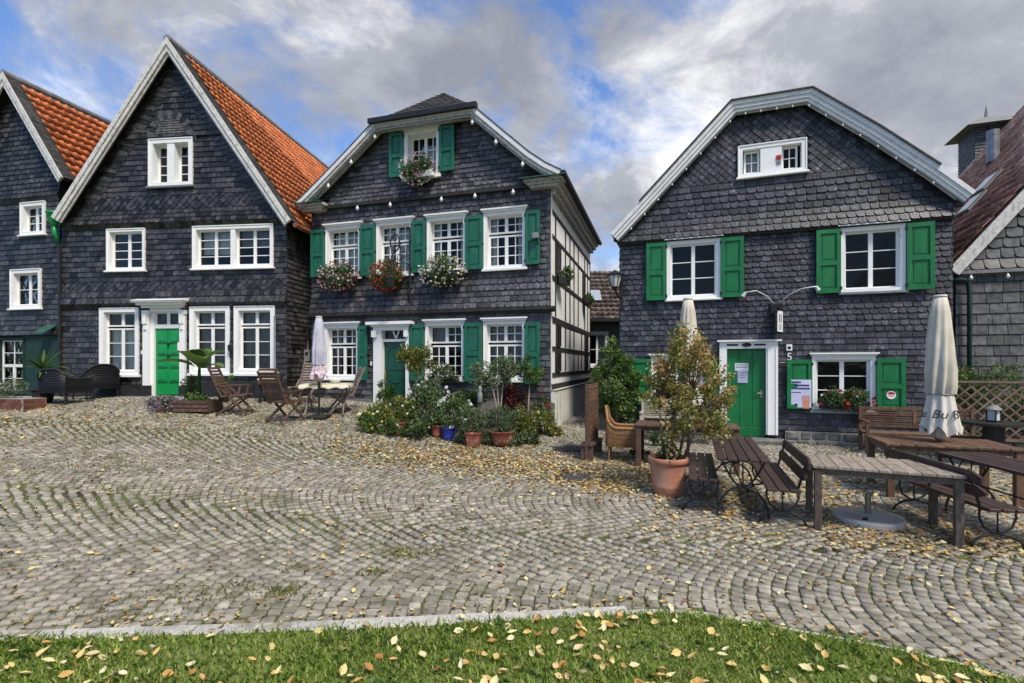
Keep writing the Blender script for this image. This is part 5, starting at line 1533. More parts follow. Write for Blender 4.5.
# ================================================================== furniture
def slat_boards(root, name, m, n, x0, x1, y0, y1, z, t, gap=.008, across=False, bv=.004):
    """n boards side by side; across=False: boards run along y"""
    for k in range(n):
        q = MB()
        if across:
            a = y0 + (y1 - y0) * k / n; b = y0 + (y1 - y0) * (k + 1) / n - gap
            q.box(x0 + random.uniform(-.006, .006), x1 + random.uniform(-.006, .006), a, b, z - t + random.uniform(0, .002), z + random.uniform(0, .003), bv=bv)
        else:
            a = x0 + (x1 - x0) * k / n; b = x0 + (x1 - x0) * (k + 1) / n - gap
            q.box(a, b, y0 + random.uniform(-.006, .006), y1 + random.uniform(-.006, .006), z - t + random.uniform(0, .002), z + random.uniform(0, .003), bv=bv)
        q.build(name, m, root)

def arc(cx, cz, r, a0, a1, y, n=10):
    return [(cx + r * math.cos(a0 + (a1 - a0) * i / n), y, cz + r * math.sin(a0 + (a1 - a0) * i / n)) for i in range(n + 1)]

def iron_trestle(root, hw, h, y, ring=True):
    q = MB()
    zc = h * .52
    for s in (-1, 1):
        # upper bow from the top rail to the middle, lower bow out to the foot
        q.tube([(s * hw * (1 - f) * 1.0 + s * .0, y, h - (h - zc) * math.sin(f * math.pi / 2)) for f in [i / 8 for i in range(9)]], .013, 6)
        q.tube([(s * hw * 1.15 * math.sin(f * math.pi / 2), y, zc * (1 - (1 - math.cos(f * math.pi / 2))) - .0) for f in [i / 8 for i in range(9)]], .015, 6)
        q.tube([(s * hw * 1.15, y, .0), (s * hw * 1.15, y, .035)], .02, 6)
    q.tube([(-hw, y, h - .012), (hw, y, h - .012)], .014, 6)
    if ring:
        q.tube(arc(0, h - .17, .15, 0, 2 * math.pi, y, 16), .009, 5, cap=False)
        q.tube([(0, y, h - .01), (0, y, zc)], .009, 5)
    return q.build('iron_leg', 'iron', root, smooth=True)

def garden_table(label, loc, rz, W, L, h=.74, n=5):
    t = empty('garden_table', loc, rz); tag(t, label, 'table', 'dark slatted beer garden tables')
    slat_boards(t, 'slat', 'wood_d', n, -W / 2, W / 2, -L / 2, L / 2, h, .034, gap=.014)
    for y in (-L / 2 + .18, L / 2 - .18):
        iron_trestle(t, W * .42, h - .036, y)
        q = MB(); q.box(-W / 2 + .02, W / 2 - .02, y + .03, y + .08, h - .06, h - .036); q.build('batten', 'wood_d', t)
    q = MB(); q.tube([(0, -L / 2 + .18, h * .5), (0, L / 2 - .18, h * .5)], .011); q.build('stretcher', 'iron', t)
    return t

def garden_bench(label, loc, rz, L, back=0, h=.45, W=.36):
    t = empty('garden_bench', loc, rz); tag(t, label, 'bench', 'dark slatted beer garden benches')
    slat_boards(t, 'seat_slat', 'wood_d', 3, -W / 2, W / 2, -L / 2, L / 2, h, .032, gap=.014)
    for y in (-L / 2 + .16, L / 2 - .16):
        q = MB()
        for s in (-1, 1):
            q.tube([(s * W * .46, y, h - .034), (s * W * .47, y, h - .12), (s * W * .36, y, h - .22), (s * W * .12, y, h - .28), (0, y, h - .285)], .012, 6)
            q.tube([(0, y, h - .285), (s * .13, y, h - .31), (s * .22, y, .08), (s * .25, y, 0)], .014, 6)
        q.tube([(-W * .46, y, h - .036), (W * .46, y, h - .036)], .012, 6); q.tube([(0, y, h - .04), (0, y, h - .28)], .008, 5)
        q.build('iron_leg', 'iron', t, smooth=True)
        if back:
            q = MB(); s = back
            q.tube([(s * W * .42, y, h - .05), (s * (W * .5 + .02), y, h + .12), (s * (W * .5 + .08), y, h + .37)], .014, 6); q.build('back_post', 'iron', t, smooth=True)
    if back:
        s = back
        for k, (z, o_) in enumerate(((h + .15, .03), (h + .30, .075))):
            # backrest boards with rounded ends
            n = 14
            V, F = [], []
            wd = .115
            for i in range(n + 1):
                f = i / n
                y = -L / 2 + L * f
                tap = min(1, math.sqrt(max(0, 1 - (max(0, abs(f - .5) - .42) / .08) ** 2)) * .75 + .25)
                for (dx, dz) in ((-.014, -1), (.014, -1), (.014, 1), (-.014, 1)):
                    zz_ = dz * wd / 2 * tap if (dz > 0 or k == 0) else dz * wd / 2
                    V.append((s * (W / 2 + o_) + dx + s * .12 * zz_, y, z + zz_))
            for i in range(n):
                for e in range(4):
                    F.append((i * 4 + e, i * 4 + (e + 1) % 4, i * 4 + 4 + (e + 1) % 4, i * 4 + 4 + e))
            F += [(3, 2, 1, 0), tuple(n * 4 + e for e in range(4))]
            q = MB(); q.mesh(V, F); q.build('back_board', 'wood_d', t)
    return t

AX = -math.atan2(.337, .942)                       # furniture on the right stands square to the inn
def gp(x, y): return (x, y, gz(x, y))
garden_table('dark brown slatted table on iron legs between two benches beside the big terracotta pot', gp(3.14, 6.98), AX, .60, 2.05)
garden_bench('low dark slatted bench without backrest between the terracotta pot and the slatted table', gp(2.72, 7.15), AX, 1.95)
garden_bench('dark slatted bench with backrest standing against the grey plank table', gp(3.42, 6.55), AX, 1.75, back=1)
garden_bench('dark slatted bench with backrest at the right edge behind the grey plank table', gp(5.05, 5.75), R(-8), 1.62, back=-1)
garden_table('dark slatted table on iron legs cut off by the right edge of the photo', gp(5.80, 5.75), R(-8), .62, 1.7)

def plank_table(label, loc, rz, L, W, h, n, mtop, mleg, leg=.075, name='plank_table', apron=.07):
    t = empty(name, loc, rz); tag(t, label, 'table')
    for k in range(n):
        q = MB(); a = -L / 2 + L * k / n
        q.box(a, a + L / n - .006, -W / 2 + random.uniform(-.004, .004), W / 2, h - .032, h + random.uniform(-.001, .003), bv=.004); q.build('plank', mtop, t)
    for sx in (-1, 1):
        for sy in (-1, 1):
            q = MB(); q.box(sx * (L / 2 - leg / 2 - .02) - leg / 2, sx * (L / 2 - leg / 2 - .02) + leg / 2, sy * (W / 2 - leg / 2 - .02) - leg / 2, sy * (W / 2 - leg / 2 - .02) + leg / 2, -.06, h - .033, bv=.006); q.build('leg', mleg, t)
    for sy in (-1, 1):
        q = MB(); q.box(-L / 2 + leg + .02, L / 2 - leg - .02, sy * (W / 2 - .05) - .015, sy * (W / 2 - .05) + .015, h - .034 - apron, h - .034); q.build('apron', mleg, t)
    for sx in (-1, 1):
        q = MB(); q.box(sx * (L / 2 - .05) - .015, sx * (L / 2 - .05) + .015, -W / 2 + leg + .02, W / 2 - leg - .02, h - .034 - apron, h - .034); q.build('apron', mleg, t)
    return t
plank_table('weathered grey plank table beside the round parasol base', gp(4.24, 5.82), math.atan2(-.41, .91), 1.38, .86, .74, 11, 'wood_g', 'wood_gd')
plank_table('brown wooden table around the pole of the big closed parasol', gp(6.18, 7.25), math.atan2(-.337, .942), 1.55, .95, .76, 9, 'wood_t', 'wood_t', leg=.09)
plank_table('long brown table behind the potted autumn tree', gp(3.15, 9.05), math.atan2(-.337, .942), 1.75, .80, .76, 9, 'wood_cd', 'wood_cd', leg=.09)

def slat_bench(label, loc, rz, L, m, secs=2, h=.43, top=.92):
    t = empty('slatted_bench', loc, rz); tag(t, label, 'bench')
    slat_boards(t, 'seat_slat', m, 6, -L / 2, L / 2, -.24, .22, h, .022, gap=.014, across=True)
    for sx in (-1, 1):
        for y, zt in ((-.22, .64), (.24, top)):
            q = MB(); q.box(sx * (L / 2 - .03) - .03, sx * (L / 2 - .03) + .03, y - .03, y + .03, -.05, zt); q.build('leg', m, t)
        q = MB(); q.box(sx * (L / 2 - .03) - .035, sx * (L / 2 - .03) + .035, -.27, .215, .64, .665); q.build('armrest', m, t)
    for z in (.50, top - .05):
        q = MB(); q.box(-L / 2 + .06, L / 2 - .06, .225, .26, z, z + .055); q.build('back_rail', m, t)
    for k in range(1, secs):
        x = -L / 2 + L * k / secs
        q = MB(); q.box(x - .03, x + .03, .226, .258, .555, top - .05); q.build('back_post', m, t)
    for j in range(7):
        z = .575 + j * (top - .66) / 6
        q = MB(); q.box(-L / 2 + .06, L / 2 - .06, .236, .25, z, z + .024); q.build('back_slat', m, t)
    q = MB(); q.box(-L / 2 + .06, L / 2 - .06, -.235, -.205, h - .09, h - .024); q.build('front_rail', m, t)
    return t
slat_bench('brown slatted wooden bench against the slate wall under the right ground-floor window', h3.w(6.0, -.62, gz(8.3, 9.9)), h3.rz, 1.95, 'wood_t', 2)
slat_bench('pale slatted wooden bench against the inn wall behind the potted tree', h3.w(1.45, -.75, gz(3.9, 11.4)), h3.rz, 1.75, 'wood_p', 2, top=.95)

# ---- parasols
def parasol(label, loc, top, bot, r, m, ms, strip, folds=11, name='closed_parasol', text=None, rz=0, neck=.72):
    t = empty(name, loc, rz); tag(t, label, 'parasol')
    H_ = top - bot
    def wob(a, z):
        f = min(1, (top - z) / H_ * 1.4)
        s_ = math.sin(a * folds + 2.2 * math.sin(z * 1.7)); return 1 + .22 * f * (abs(s_) ** .6) * (1 if s_ > 0 else -1) + .05 * f * math.sin(a * 3 + z)
    prof = [(.03, top), (r * .42, top - .03), (r * .60, top - H_ * .12), (r * .76, top - H_ * .34), (r * .84, top - H_ * .55), (r * .80, top - H_ * neck * .93), (r * .74, top - H_ * neck)]
    q = MB(); q.lathe(prof, 88, (0, 0, 0), wob=wob); q.f = q.f[:-2]; q.r = q.r[:-2]
    cn = q.build('canopy', m, t, smooth=True)
    zs = top - H_ * neck
    def wob2(a, z):
        return 1 + .17 * math.sin(a * folds + 2.2 * math.sin(zs * 1.7)) * ((zs - z) / (zs - bot) + .25)
    prof = [(r * .75, zs), (r * .86, zs - (zs - bot) * .35), (r * 1.02, zs - (zs - bot) * .8), (r * 1.08, bot + .02)]
    q = MB(); V, F = [], []
    n = 88
    for i, (rd, z) in enumerate(prof):
        for k in range(n):
            a = 2 * math.pi * k / n
            w_ = wob2(a, z); zz_ = z + (.07 * math.sin(a * 5.5 + 1) if i == len(prof) - 1 else 0)
            V.append((rd * w_ * math.cos(a), rd * w_ * math.sin(a), zz_))
    for i in range(len(prof) - 1):
        for k in range(n): F.append((i * n + k, i * n + (k + 1) % n, (i + 1) * n + (k + 1) % n, (i + 1) * n + k))
    q.mesh(V, F, .5); q.build('valance', ms, t, smooth=True)
    q = MB(); q.tube([(r * .78 * math.cos(2 * math.pi * k / 40), r * .78 * math.sin(2 * math.pi * k / 40), zs) for k in range(41)], .012, 5, cap=False); q.build('tie_cord', strip, t)
    q = MB(); q.lathe([(r * .42, 0), (r * .44, .012), (r * .40, .03), (.02, .035)], 20, (0, 0, top - .015)); q.build('top_cap', 'canvasw', t)
    q = MB(); q.tube([(0, 0, -.02), (0, 0, top - .05)], .026, 8); q.build('pole', 'wood_gd' if name == 'closed_parasol' else 'iron', t)
    # gathered inner cloth under the valance
    q = MB(); q.lathe([(r * .30, zs - .05), (r * .55, bot + .10), (r * .50, bot - .06), (r * .20, bot - .12), (.03, bot - .10)], 36, (0, 0, 0), wob=lambda a, z: 1 + .18 * math.sin(a * 9)); q.build('gathered_cloth', 'canvas', t, smooth=True)
    if text:
        for ang, tx in text:
            rr = r * 1.13
            zc_ = zs - (zs - bot) * .52
            M_ = Matrix.Rotation(R(ang), 4, 'Z') @ Matrix.Translation((0, -rr, zc_)) @ Matrix.Rotation(R(90 - 14), 4, 'X')
            text_part(tx, .17, 'black', t, M_, shear=.25)
    return t
p1 = Vector((6.18, 7.22)); g1 = gz(p1.x, p1.y)
parasol('large closed beige parasol with black lettering on its valance standing through the brown table', (p1.x, p1.y, g1), 2.88 - g1, .92 - g1, .195, 'canvas', 'canvasw', 'zinc', folds=9, text=[(0, 'Bu'), (50, 'B'), (-52, 'u')], rz=-.74)
p2 = atd(688, 9.05)
parasol('closed beige parasol rising behind the potted autumn tree', (p2.x, p2.y, p2.z), 3.08 - p2.z, 1.15 - p2.z, .20, 'canvas', 'canvasw', 'zinc')
p3 = at(319, 418)
t = parasol('slim closed lilac-white parasol beside the left garden table', (p3.x, p3.y, p3.z), (364 - 317) / FPX * p3.y + 1.9 - p3.z, (364 - 377) / FPX * p3.y + 1.9 - p3.z, .165, 'canvasl', 'flowercloth', 'zinc', folds=8, name='slim_parasol', neck=.80)
q = MB(); q.box(-.22, .22, -.22, .22, 0, .07, bv=.015); q.build('base', 'darkpot', t)
# loose parasol base
pb = at(868, 521); t = empty('parasol_base', pb, .4); tag(t, 'round pale concrete parasol base with a short steel tube under the plank table', 'parasol base')
q = MB(); q.lathe([(.34, -.01), (.365, .0), (.37, .05), (.355, .075), (.10, .095), (.05, .10)], 40); q.build('disc', 'concrete', t, smooth=False)
q = MB(); q.lathe([(.032, .095), (.032, .33), (.024, .33), (.024, .28)], 14); q.build('tube', 'steel', t)
for a in (.6, 3.6):
    q = MB(); q.box(-.05, .05, -.025, .025, .083, .094, m=Matrix.Rotation(a, 4, 'Z') @ Matrix.Translation((.25, 0, -.005))); q.build('handle_slot', 'darkpot', t)

# ---- folding wooden chairs round the left table
def garden_chair(label, loc, rz, m, arms=True):
    t = empty('folding_chair', loc, rz); tag(t, label, 'chair', 'wooden garden chairs round the left table')
    W = .54
    for k in range(6):                                   # seat
        q = MB(); y = -.22 + k * .078
        q.box(-W / 2 + .03, W / 2 - .03, y, y + .062, .41 + .006 * k, .43 + .006 * k, bv=.004); q.build('seat_slat', m, t)
    for k in range(9):                                   # reclined back
        f = (k + .5) / 9
        q = MB(); c = Vector((0, -.24 - .26 * f, .46 + .62 * f))
        q.beam((-W / 2 + .045, c.y, c.z), (W / 2 - .045, c.y, c.z), .018, .05, up=(0, -.4, 1)); q.build('back_slat', m, t)
    for s in (-1, 1):
        x = s * (W / 2 - .02)
        q = MB(); q.beam((x, -.22, .40), (x, -.52, 1.10), .032, .045, up=(0, 1, .4)); q.build('back_post', m, t)
        q = MB(); q.beam((x, .30, .0), (x, -.26, .62), .03, .045, up=(0, 1, .4)); q.build('leg', m, t)
        q = MB(); q.beam((x - s * .035, -.36, .0), (x - s * .035, .26, .45), .03, .045, up=(0, 1, .4)); q.build('leg', m, t)
        q = MB(); q.beam((x, -.24, .42), (x, .26, .44), .03, .04); q.build('seat_rail', m, t)
        if arms:
            q = MB(); q.beam((x, -.36, .655), (x, .22, .67), .055, .024); q.build('armrest', m, t)
            q = MB(); q.beam((x, .12, .43), (x, .16, .66), .03, .04, up=(0, 1, 0)); q.build('arm_post', m, t)
    for y, z in ((.27, .06), (-.33, .05)):
        q = MB(); q.beam((-W / 2 + .02, y, z), (W / 2 - .02, y, z), .022, .04); q.build('stretcher', m, t)
    return t
garden_chair('brown wooden armchair facing right, left of the garden table', at(237, 414), R(-82), 'wood_cd')
garden_chair('wooden folding chair seen from behind, in front of the garden table', at(286, 421), R(-22), 'wood_cd')
c3 = atd(303, 12.9); garden_chair('wooden folding chair behind the garden table near the meter boxes', c3, R(172), 'wood_c', arms=False)
garden_chair('silvery wooden folding chair on the right of the garden table, facing left', at(341, 412), R(118), 'wood_c', arms=False)
# table with cloth
ct = atd(319, p3.y + .05); tb = empty('folding_table', (ct.x + .05, ct.y + .35, gz(ct.x, ct.y + .35)), R(8)); tag(tb, 'small garden table with pale yellow cloth beside the slim lilac parasol', 'table')
q = MB(); q.box(-.52, .52, -.35, .35, .70, .725, bv=.004); q.build('table_top', 'wood_cd', tb)
for sx in (-1, 1):
    q = MB(); q.beam((sx * .42, -.30, 0), (sx * .42, .28, .70), .03, .045, up=(0, 1, .4)); q.build('leg', 'wood_c', tb)
    q = MB(); q.beam((sx * .38, .30, 0), (sx * .38, -.28, .70), .03, .045, up=(0, 1, .4)); q.build('leg', 'wood_c', tb)
cl = empty('table_cloth', (tb.location.x, tb.location.y, tb.location.z + .727), R(8)); tag(cl, 'pale yellow cloth lying over the small garden table', 'tablecloth')
q = MB(); V, F = [], []
nx_, ny_ = 24, 16
for i in range(nx_ + 1):
    for j in range(ny_ + 1):
        x, y = -.60 + 1.2 * i / nx_, -.43 + .86 * j / ny_
        e = max(0, abs(x) - .53, abs(y) - .36)
        V.append((min(max(x, -.545), .545) , min(max(y, -.375), .375), .004 - e * 1.4 * (1 + .2 * math.sin(x * 21 + y * 17)) if e > 0 else .004))
for i in range(nx_):
    for j in range(ny_): F.append((i * (ny_ + 1) + j, (i + 1) * (ny_ + 1) + j, (i + 1) * (ny_ + 1) + j + 1, i * (ny_ + 1) + j + 1))
q.mesh(V, F, .5); q.build('cloth', 'cloth', cl, smooth=True)
bw = empty('fruit_bowl', (tb.location.x + .22, tb.location.y - .05, tb.location.z + .733), 0); tag(bw, 'white bowl standing on the cloth of the small garden table', 'bowl')
q = MB(); q.lathe([(.06, 0), (.07, .01), (.13, .06), (.16, .10), (.15, .10), (.12, .06), (.02, .03)], 20); q.build('bowl', 'bulb', bw, smooth=True)
# stacked wooden crates by the wall with dark stand below
sk = empty('side_stand', atd(269, 13.0), h1.rz); tag(sk, 'dark wooden stand with stacked pale slats under the right window of the green-door house', 'stand')
for sx in (-.17, .17):
    for sy in (-.12, .12):
        q = MB(); q.box(sx - .025, sx + .025, sy - .025, sy + .025, -.05, .45); q.build('leg', 'darkpot', sk)
q = MB(); q.box(-.24, .24, -.18, .18, .45, .48); q.build('shelf', 'darkpot', sk)
for k in range(5):
    q = MB(); q.box(-.21 + random.uniform(-.03, .03), .21 + random.uniform(-.03, .03), -.15, .15, .482 + k * .085, .482 + k * .085 + .06, bv=.01); q.build('slat_stack', 'wood_p' if k % 2 else 'wood_t', sk)
# electricity meter boxes in the gap
mbx = empty('meter_cabinet', (-5.83, 14.42, .95), h1.rz); tag(mbx, 'grey electricity meter boxes in the dark gap between the two houses', 'meter box')
q = MB(); q.box(-.20, .22, .12, .16, 0, 2.0); q.build('back_board', 'timber', mbx)
for (x0, x1, z0, z1) in ((-.19, -.01, 1.02, 1.36), (.03, .21, 1.08, 1.42)):
    q = MB(); q.box(x0, x1, .0, .12, z0, z1, bv=.012); b_ = q.build('meter_box', 'gmetal', mbx)
    q = MB(); q.box(x0 + .05, x1 - .05, -.006, .0, z0 + .18, z1 - .06); q.build('meter_window', 'darkpot', b_)
    q = MB(); q.tube([((x0 + x1) / 2, .06, z1), ((x0 + x1) / 2, .08, z1 + .28)], .018, 6); q.build('conduit', 'gmetal', b_)
q = MB(); q.box(-.06, .22, .02, .12, .10, .98); q.build('lower_cabinet', 'green2d', mbx)
# bluish pole leaning on the house
pl_ = empty('leaning_pole', h1.w(6.55, -.35, gz(-6.4, 13.3)), h1.rz); tag(pl_, 'thin bluish pole leaning against the wall right of the windows', 'pole')
q = MB(); q.tube([(.22, -.05, 0), (0, .27, 2.3)], .022, 6); q.build('pole_shaft', 'steel', pl_)

# ---- rattan and wicker
def wicker_chair(label, loc, rz, m, W=.62, D=.58, sh=.42, top=.86, name='wicker_armchair', group=None, n=15):
    t = empty(name, loc, rz); tag(t, label, 'armchair', group)
    def U(f):                                            # outline of arms and back, front left to front right
        a = f * 3
        if a < 1: return (-W / 2, D / 2 - D * a)
        if a < 2: return (-W / 2 + W * (a - 1), -D / 2 - .05 * math.sin((a - 1) * math.pi))
        return (W / 2, -D / 2 + D * (a - 2))
    def topz(f):
        b = math.exp(-((f - .5) / .17) ** 4)
        return .62 + (top - .62) * b
    q = MB()
    for k in range(n):
        pts, zt = [], None
        for i in range(37):
            f = i / 36; x, y = U(f)
            lo, hi = sh - .14, topz(f)
            wv = .006 * (1 if (i + k) % 2 else -1)
            pts.append((x * (1 + wv), y * (1 + wv), lo + (hi - lo) * k / (n - 1)))
        q.tube(pts, .012, 4, r=random.random())
    q.build('woven_back', m, t)
    q = MB(); q.tube([(U(i / 36)[0], U(i / 36)[1], topz(i / 36)) for i in range(37)], .024, 6); q.build('rim', m, t, smooth=True)
    q = MB(); V, F = [], []
    for i in range(37):
        x, y = U(i / 36); V += [(x * .97, y * .97, sh - .14), (x * .97, y * .97, topz(i / 36) - .02)]
    q.mesh(V, [(2 * i, 2 * i + 2, 2 * i + 3, 2 * i + 1) for i in range(36)], .2); q.build('weave_panel', m, t, smooth=True)
    q = MB()
    for k in range(12):
        y = -D / 2 + .02 + k * (D - .04) / 12
        q.box(-W / 2 + .02, W / 2 - .02, y, y + (D - .04) / 12 - .006, sh - .03, sh)
    q.box(-W / 2 + .02, W / 2 - .02, D / 2 - .03, D / 2, sh - .15, sh - .03)
    q.build('seat', m, t)
    for sx in (-1, 1):
        for sy in (-1, 1):
            q = MB(); q.tube([(sx * (W / 2 - .03), sy * (D / 2 - .03), sh - .12), (sx * (W / 2 - .02), sy * (D / 2 - .02), -.03)], .022, 6); q.build('leg', m, t)
    return t
wc = at(624, 459); wicker_chair('honey-brown wicker armchair in front of the alley, left of the long brown table', wc, R(-105), 'wicker', top=1.0)
cu_ = empty('seat_cushion', (wc.x, wc.y, wc.z + .425), R(-105)); tag(cu_, 'pink-grey cushion lying on the honey-brown wicker armchair', 'cushion')
q = MB(); q.box(-.24, .24, -.22, .22, 0, .07, bv=.025); q.build('cushion', 'flowercloth', cu_)
wicker_chair('black wicker armchair seen from behind, front one of the two by the left houses', at(66, 403), R(-8), 'wickerd', W=.78, D=.7, group='black wicker armchairs')
wicker_chair('black wicker armchair turned sideways against the wall left of the green-door window', at(96, 398), R(65), 'wickerd', W=.78, D=.7, top=.92, group='black wicker armchairs')
# willow screen
ws = at(592, 456); sc_ = empty('willow_screen', ws, R(68)); tag(sc_, 'tall brown willow screen panel beside the alley entrance', 'screen')
for s in (-.42, .42):
    q = MB(); q.box(s - .03, s + .03, -.03, .03, -.05, 1.42 - .0); q.build('post', 'wood_cd', sc_)
q = MB()
for k in range(40):
    z = .34 + k * .027
    q.tube([(-.42 + .84 * i / 10, (.022 if (i + k) % 2 else -.022), z + random.uniform(-.004, .004)) for i in range(11)], .0135, 5, r=random.random())
o = q.build('willow_weave', 'reed', sc_); o['kind'] = 'stuff'
q = MB(); q.box(-.46, .46, -.12, .12, .26, .30); q.build('planter_top', 'wood_cd', sc_)
for s in (-.40, .40):
    q = MB(); q.box(s - .03, s + .03, -.11, .11, -.05, .26); q.build('planter_foot', 'wood_cd', sc_)

# ---- trellis, dark bar table on the right
tl = empty('trellis_fence', h4.w(-.55, -1.05, gz(9.6, 10.6)), h4.rz); tag(tl, 'brown diagonal lattice fence at the right edge beside the inn', 'fence')
LW, LZ0, LZ1 = 2.7, .25, 1.36
for a, b, z0, z1 in ((0, .06, -.1, LZ1 + .04), (LW - .06, LW, -.1, LZ1 + .04), (1.3, 1.36, -.1, LZ1 + .02)):
    q = MB(); q.box(a, b, -.03, .03, z0, z1); q.build('post', 'trellis', tl)
q = MB(); q.box(-.03, LW + .03, -.045, .045, LZ1 + .041, LZ1 + .085); q.build('top_rail', 'trellis', tl)
q = MB(); q.box(.06, LW - .06, -.02, .02, LZ0 - .06, LZ0); q.build('bottom_rail', 'trellis', tl)
hh = LZ1 - LZ0
for dr, yy in ((1, -.012), (-1, .004)):
    k = -hh
    while k < LW:
        a, b = (k, LZ0 if dr > 0 else LZ1), (k + hh, LZ1 if dr > 0 else LZ0)
        f0, f1 = max(0, (.03 - k) / hh), min(1, (LW - .03 - k) / hh)
        if f1 - f0 > .08:
            P = lambda f: (a[0] + (b[0] - a[0]) * f, yy, a[1] + (b[1] - a[1]) * f)
            q = MB(); q.beam(P(f0), P(f1), .014, .034, up=(-dr * .7, 0, .7)); q.build('slat', 'trellis', tl)
        k += .21
bt = empty('bar_table', (8.72, 9.05, gz(8.7, 9.0)), h4.rz); tag(bt, 'black cable-drum style table in front of the lattice fence', 'table')
q = MB(); q.lathe([(.46, .74), (.48, .745), (.48, .785), (.46, .79)], 24); q.build('table_top', 'darkpot', bt)
q = MB(); q.lathe([(.30, -.03), (.30, .04), (.16, .06), (.15, .74)], 16); q.build('pedestal', 'darkpot', bt)
ln = empty('table_lantern', (8.72, 9.05, gz(8.7, 9.0) + .79), .3); tag(ln, 'small grey lantern standing on the black drum table by the lattice', 'lantern')
q = MB(); q.box(-.08, .08, -.08, .08, 0, .03); q.build('base', 'iron', ln)
for sx in (-.07, .07):
    for sy in (-.07, .07):
        q = MB(); q.box(sx - .008, sx + .008, sy - .008, sy + .008, .03, .22); q.build('corner_bar', 'iron', ln)
q = MB(); q.box(-.06, .06, -.06, .06, .03, .21); q.build('glass', 'lampglass', ln)
q = MB(); q.lathe([(.12, .22), (.11, .24), (.05, .30), (.01, .31)], 12); q.build('roof', 'gmetal', ln)

# ---- lamps, signs and posters on the houses
def oval(q, c, ra, rb, rad, n=20):
    q.tube([(c[0] + ra * math.cos(2 * math.pi * i / n), c[1], c[2] + rb * math.sin(2 * math.pi * i / n)) for i in range(n + 1)], rad, 6, cap=False)
sg_ = empty('hanging_sign', h2.w(3.16, -.02, 3.55), h2.rz); tag(sg_, 'black wrought-iron bracket with oval emblem and lantern between the upper flower boxes', 'sign')
q = MB(); q.tube([(.0, -.10, 0), (.0, -.10, 1.95)], .026, 8); q.tube([(0, .06, .35), (0, -.10, .35)], .02); q.tube([(0, .06, 1.6), (0, -.10, 1.6)], .02); q.build('pole', 'iron', sg_)
q = MB(); q.tube([(0, -.10, 1.55), (-.1, -.30, 1.50), (-.16, -.55, 1.35), (-.16, -.75, 1.05)], .018, 6); q.tube([(0, -.1, .95), (-.06, -.3, 1.0), (-.14, -.5, .92), (-.18, -.72, 1.0)], .014, 6)
for (x, y, z) in ((-.05, -.3, 1.2), (-.1, -.45, 1.1), (-.14, -.6, .95)): oval(q, (x, y, z), .07, .08, .011, 12)
q.build('scrollwork', 'iron', sg_, smooth=True)
q = MB(); oval(q, (-.12, -.66, 1.42), .13, .21, .022); q.tube([(-.12, -.66, 1.0), (-.12, -.66, 1.22)], .018); q.tube([(-.24, -.66, 1.36), (0, -.66, 1.36)], .012); q.tube([(-.12, -.66, 1.3), (-.12, -.66, 1.55)], .012); oval(q, (-.12, -.66, 1.52), .05, .05, .012, 10); q.build('oval_emblem', 'iron', sg_, smooth=True)
q = MB(); q.lathe([(.03, .36), (.10, .30), (.125, .28), (.115, .27), (.08, .05), (.06, .03)], 6, (-.20, -.72, .24)); lt = q.build('lantern', 'iron', sg_)
q = MB(); q.lathe([(.104, .26), (.085, .08), (.07, .05)], 6, (-.20, -.72, .25)); q.v = [(x * 1.0, y, z) for x, y, z in q.v]
q.build('lantern_glass', 'lampglass', lt)
q = MB()
for k in range(6):
    a = 2 * math.pi * k / 6; q.tube([(-.20 + .112 * math.cos(a), -.72 + .112 * math.sin(a), .50), (-.20 + .078 * math.cos(a), -.72 + .078 * math.sin(a), .29)], .008, 4)
q.tube([(-.2, -.72, .6), (-.18, -.72, 1.0)], .012); q.build('lantern_bars', 'iron', lt)
# lantern on the alley corner of the inn
al = empty('wall_lantern', h3.w(.02, -.02, 3.55), h3.rz); tag(al, 'old black wall lantern on the left corner of the inn by the alley', 'lantern')
q = MB(); q.box(-.02, .06, -.08, .0, -.25, .55); q.tube([(.02, -.05, .0), (-.05, -.2, .05), (-.10, -.35, .20)], .03); q.build('bracket', 'iron', al)
q = MB(); q.lathe([(.05, .20), (.09, .24), (.10, .25)], 8, (-.10, -.35, 0)); q.lathe([(.20, .52), (.21, .55), (.12, .60), (.02, .66)], 8, (-.10, -.35, 0)); q.build('lantern_frame', 'iron', al)
q = MB(); q.lathe([(.09, .25), (.17, .52)], 8, (-.10, -.35, 0)); q.build('lantern_glass', 'lampglass', al)
q = MB()
for k in range(8):
    a = 2 * math.pi * k / 8; q.tube([(-.10 + .095 * math.cos(a), -.35 + .095 * math.sin(a), .25), (-.10 + .178 * math.cos(a), -.35 + .178 * math.sin(a), .52)], .010, 4)
q.build('lantern_bars', 'iron', al)
# beer sign with two curved lamps
bs = empty('wall_sign', h3.w(3.52, -.02, 2.62), h3.rz); tag(bs, 'small white hanging sign with two curved spot lamps above the inn door', 'sign')
q = MB(); q.box(-.14, .12, -.08, .0, .42, .66, bv=.02); q.build('mount', 'black', bs)
q = MB(); q.box(-.02, .02, -.50, -.05, .50, .53); q.build('arm', 'black', bs)
SM_ = Matrix.Translation((0, -.28, .22)) @ Matrix.Rotation(R(64), 4, 'Z')
q = MB(); q.box(-.21, .21, -.035, .035, -.26, .27, m=SM_, bv=.02); sb = q.build('sign_box', 'black', bs)
q = MB(); q.box(-.17, .17, -.042, -.034, -.22, .24, m=SM_); q.build('sign_face', 'paper', sb)
for x in (-.06, .05):
    q = MB(); q.box(x - .022, x + .022, -.046, -.041, -.02, .17, m=SM_); q.build('print', 'black', sb)
q = MB()
for k in range(3): q.box(-.09, .09, -.046, -.041, -.08 - k * .045, -.06 - k * .045, m=SM_)
q.build('small_print', 'gmetal', sb)
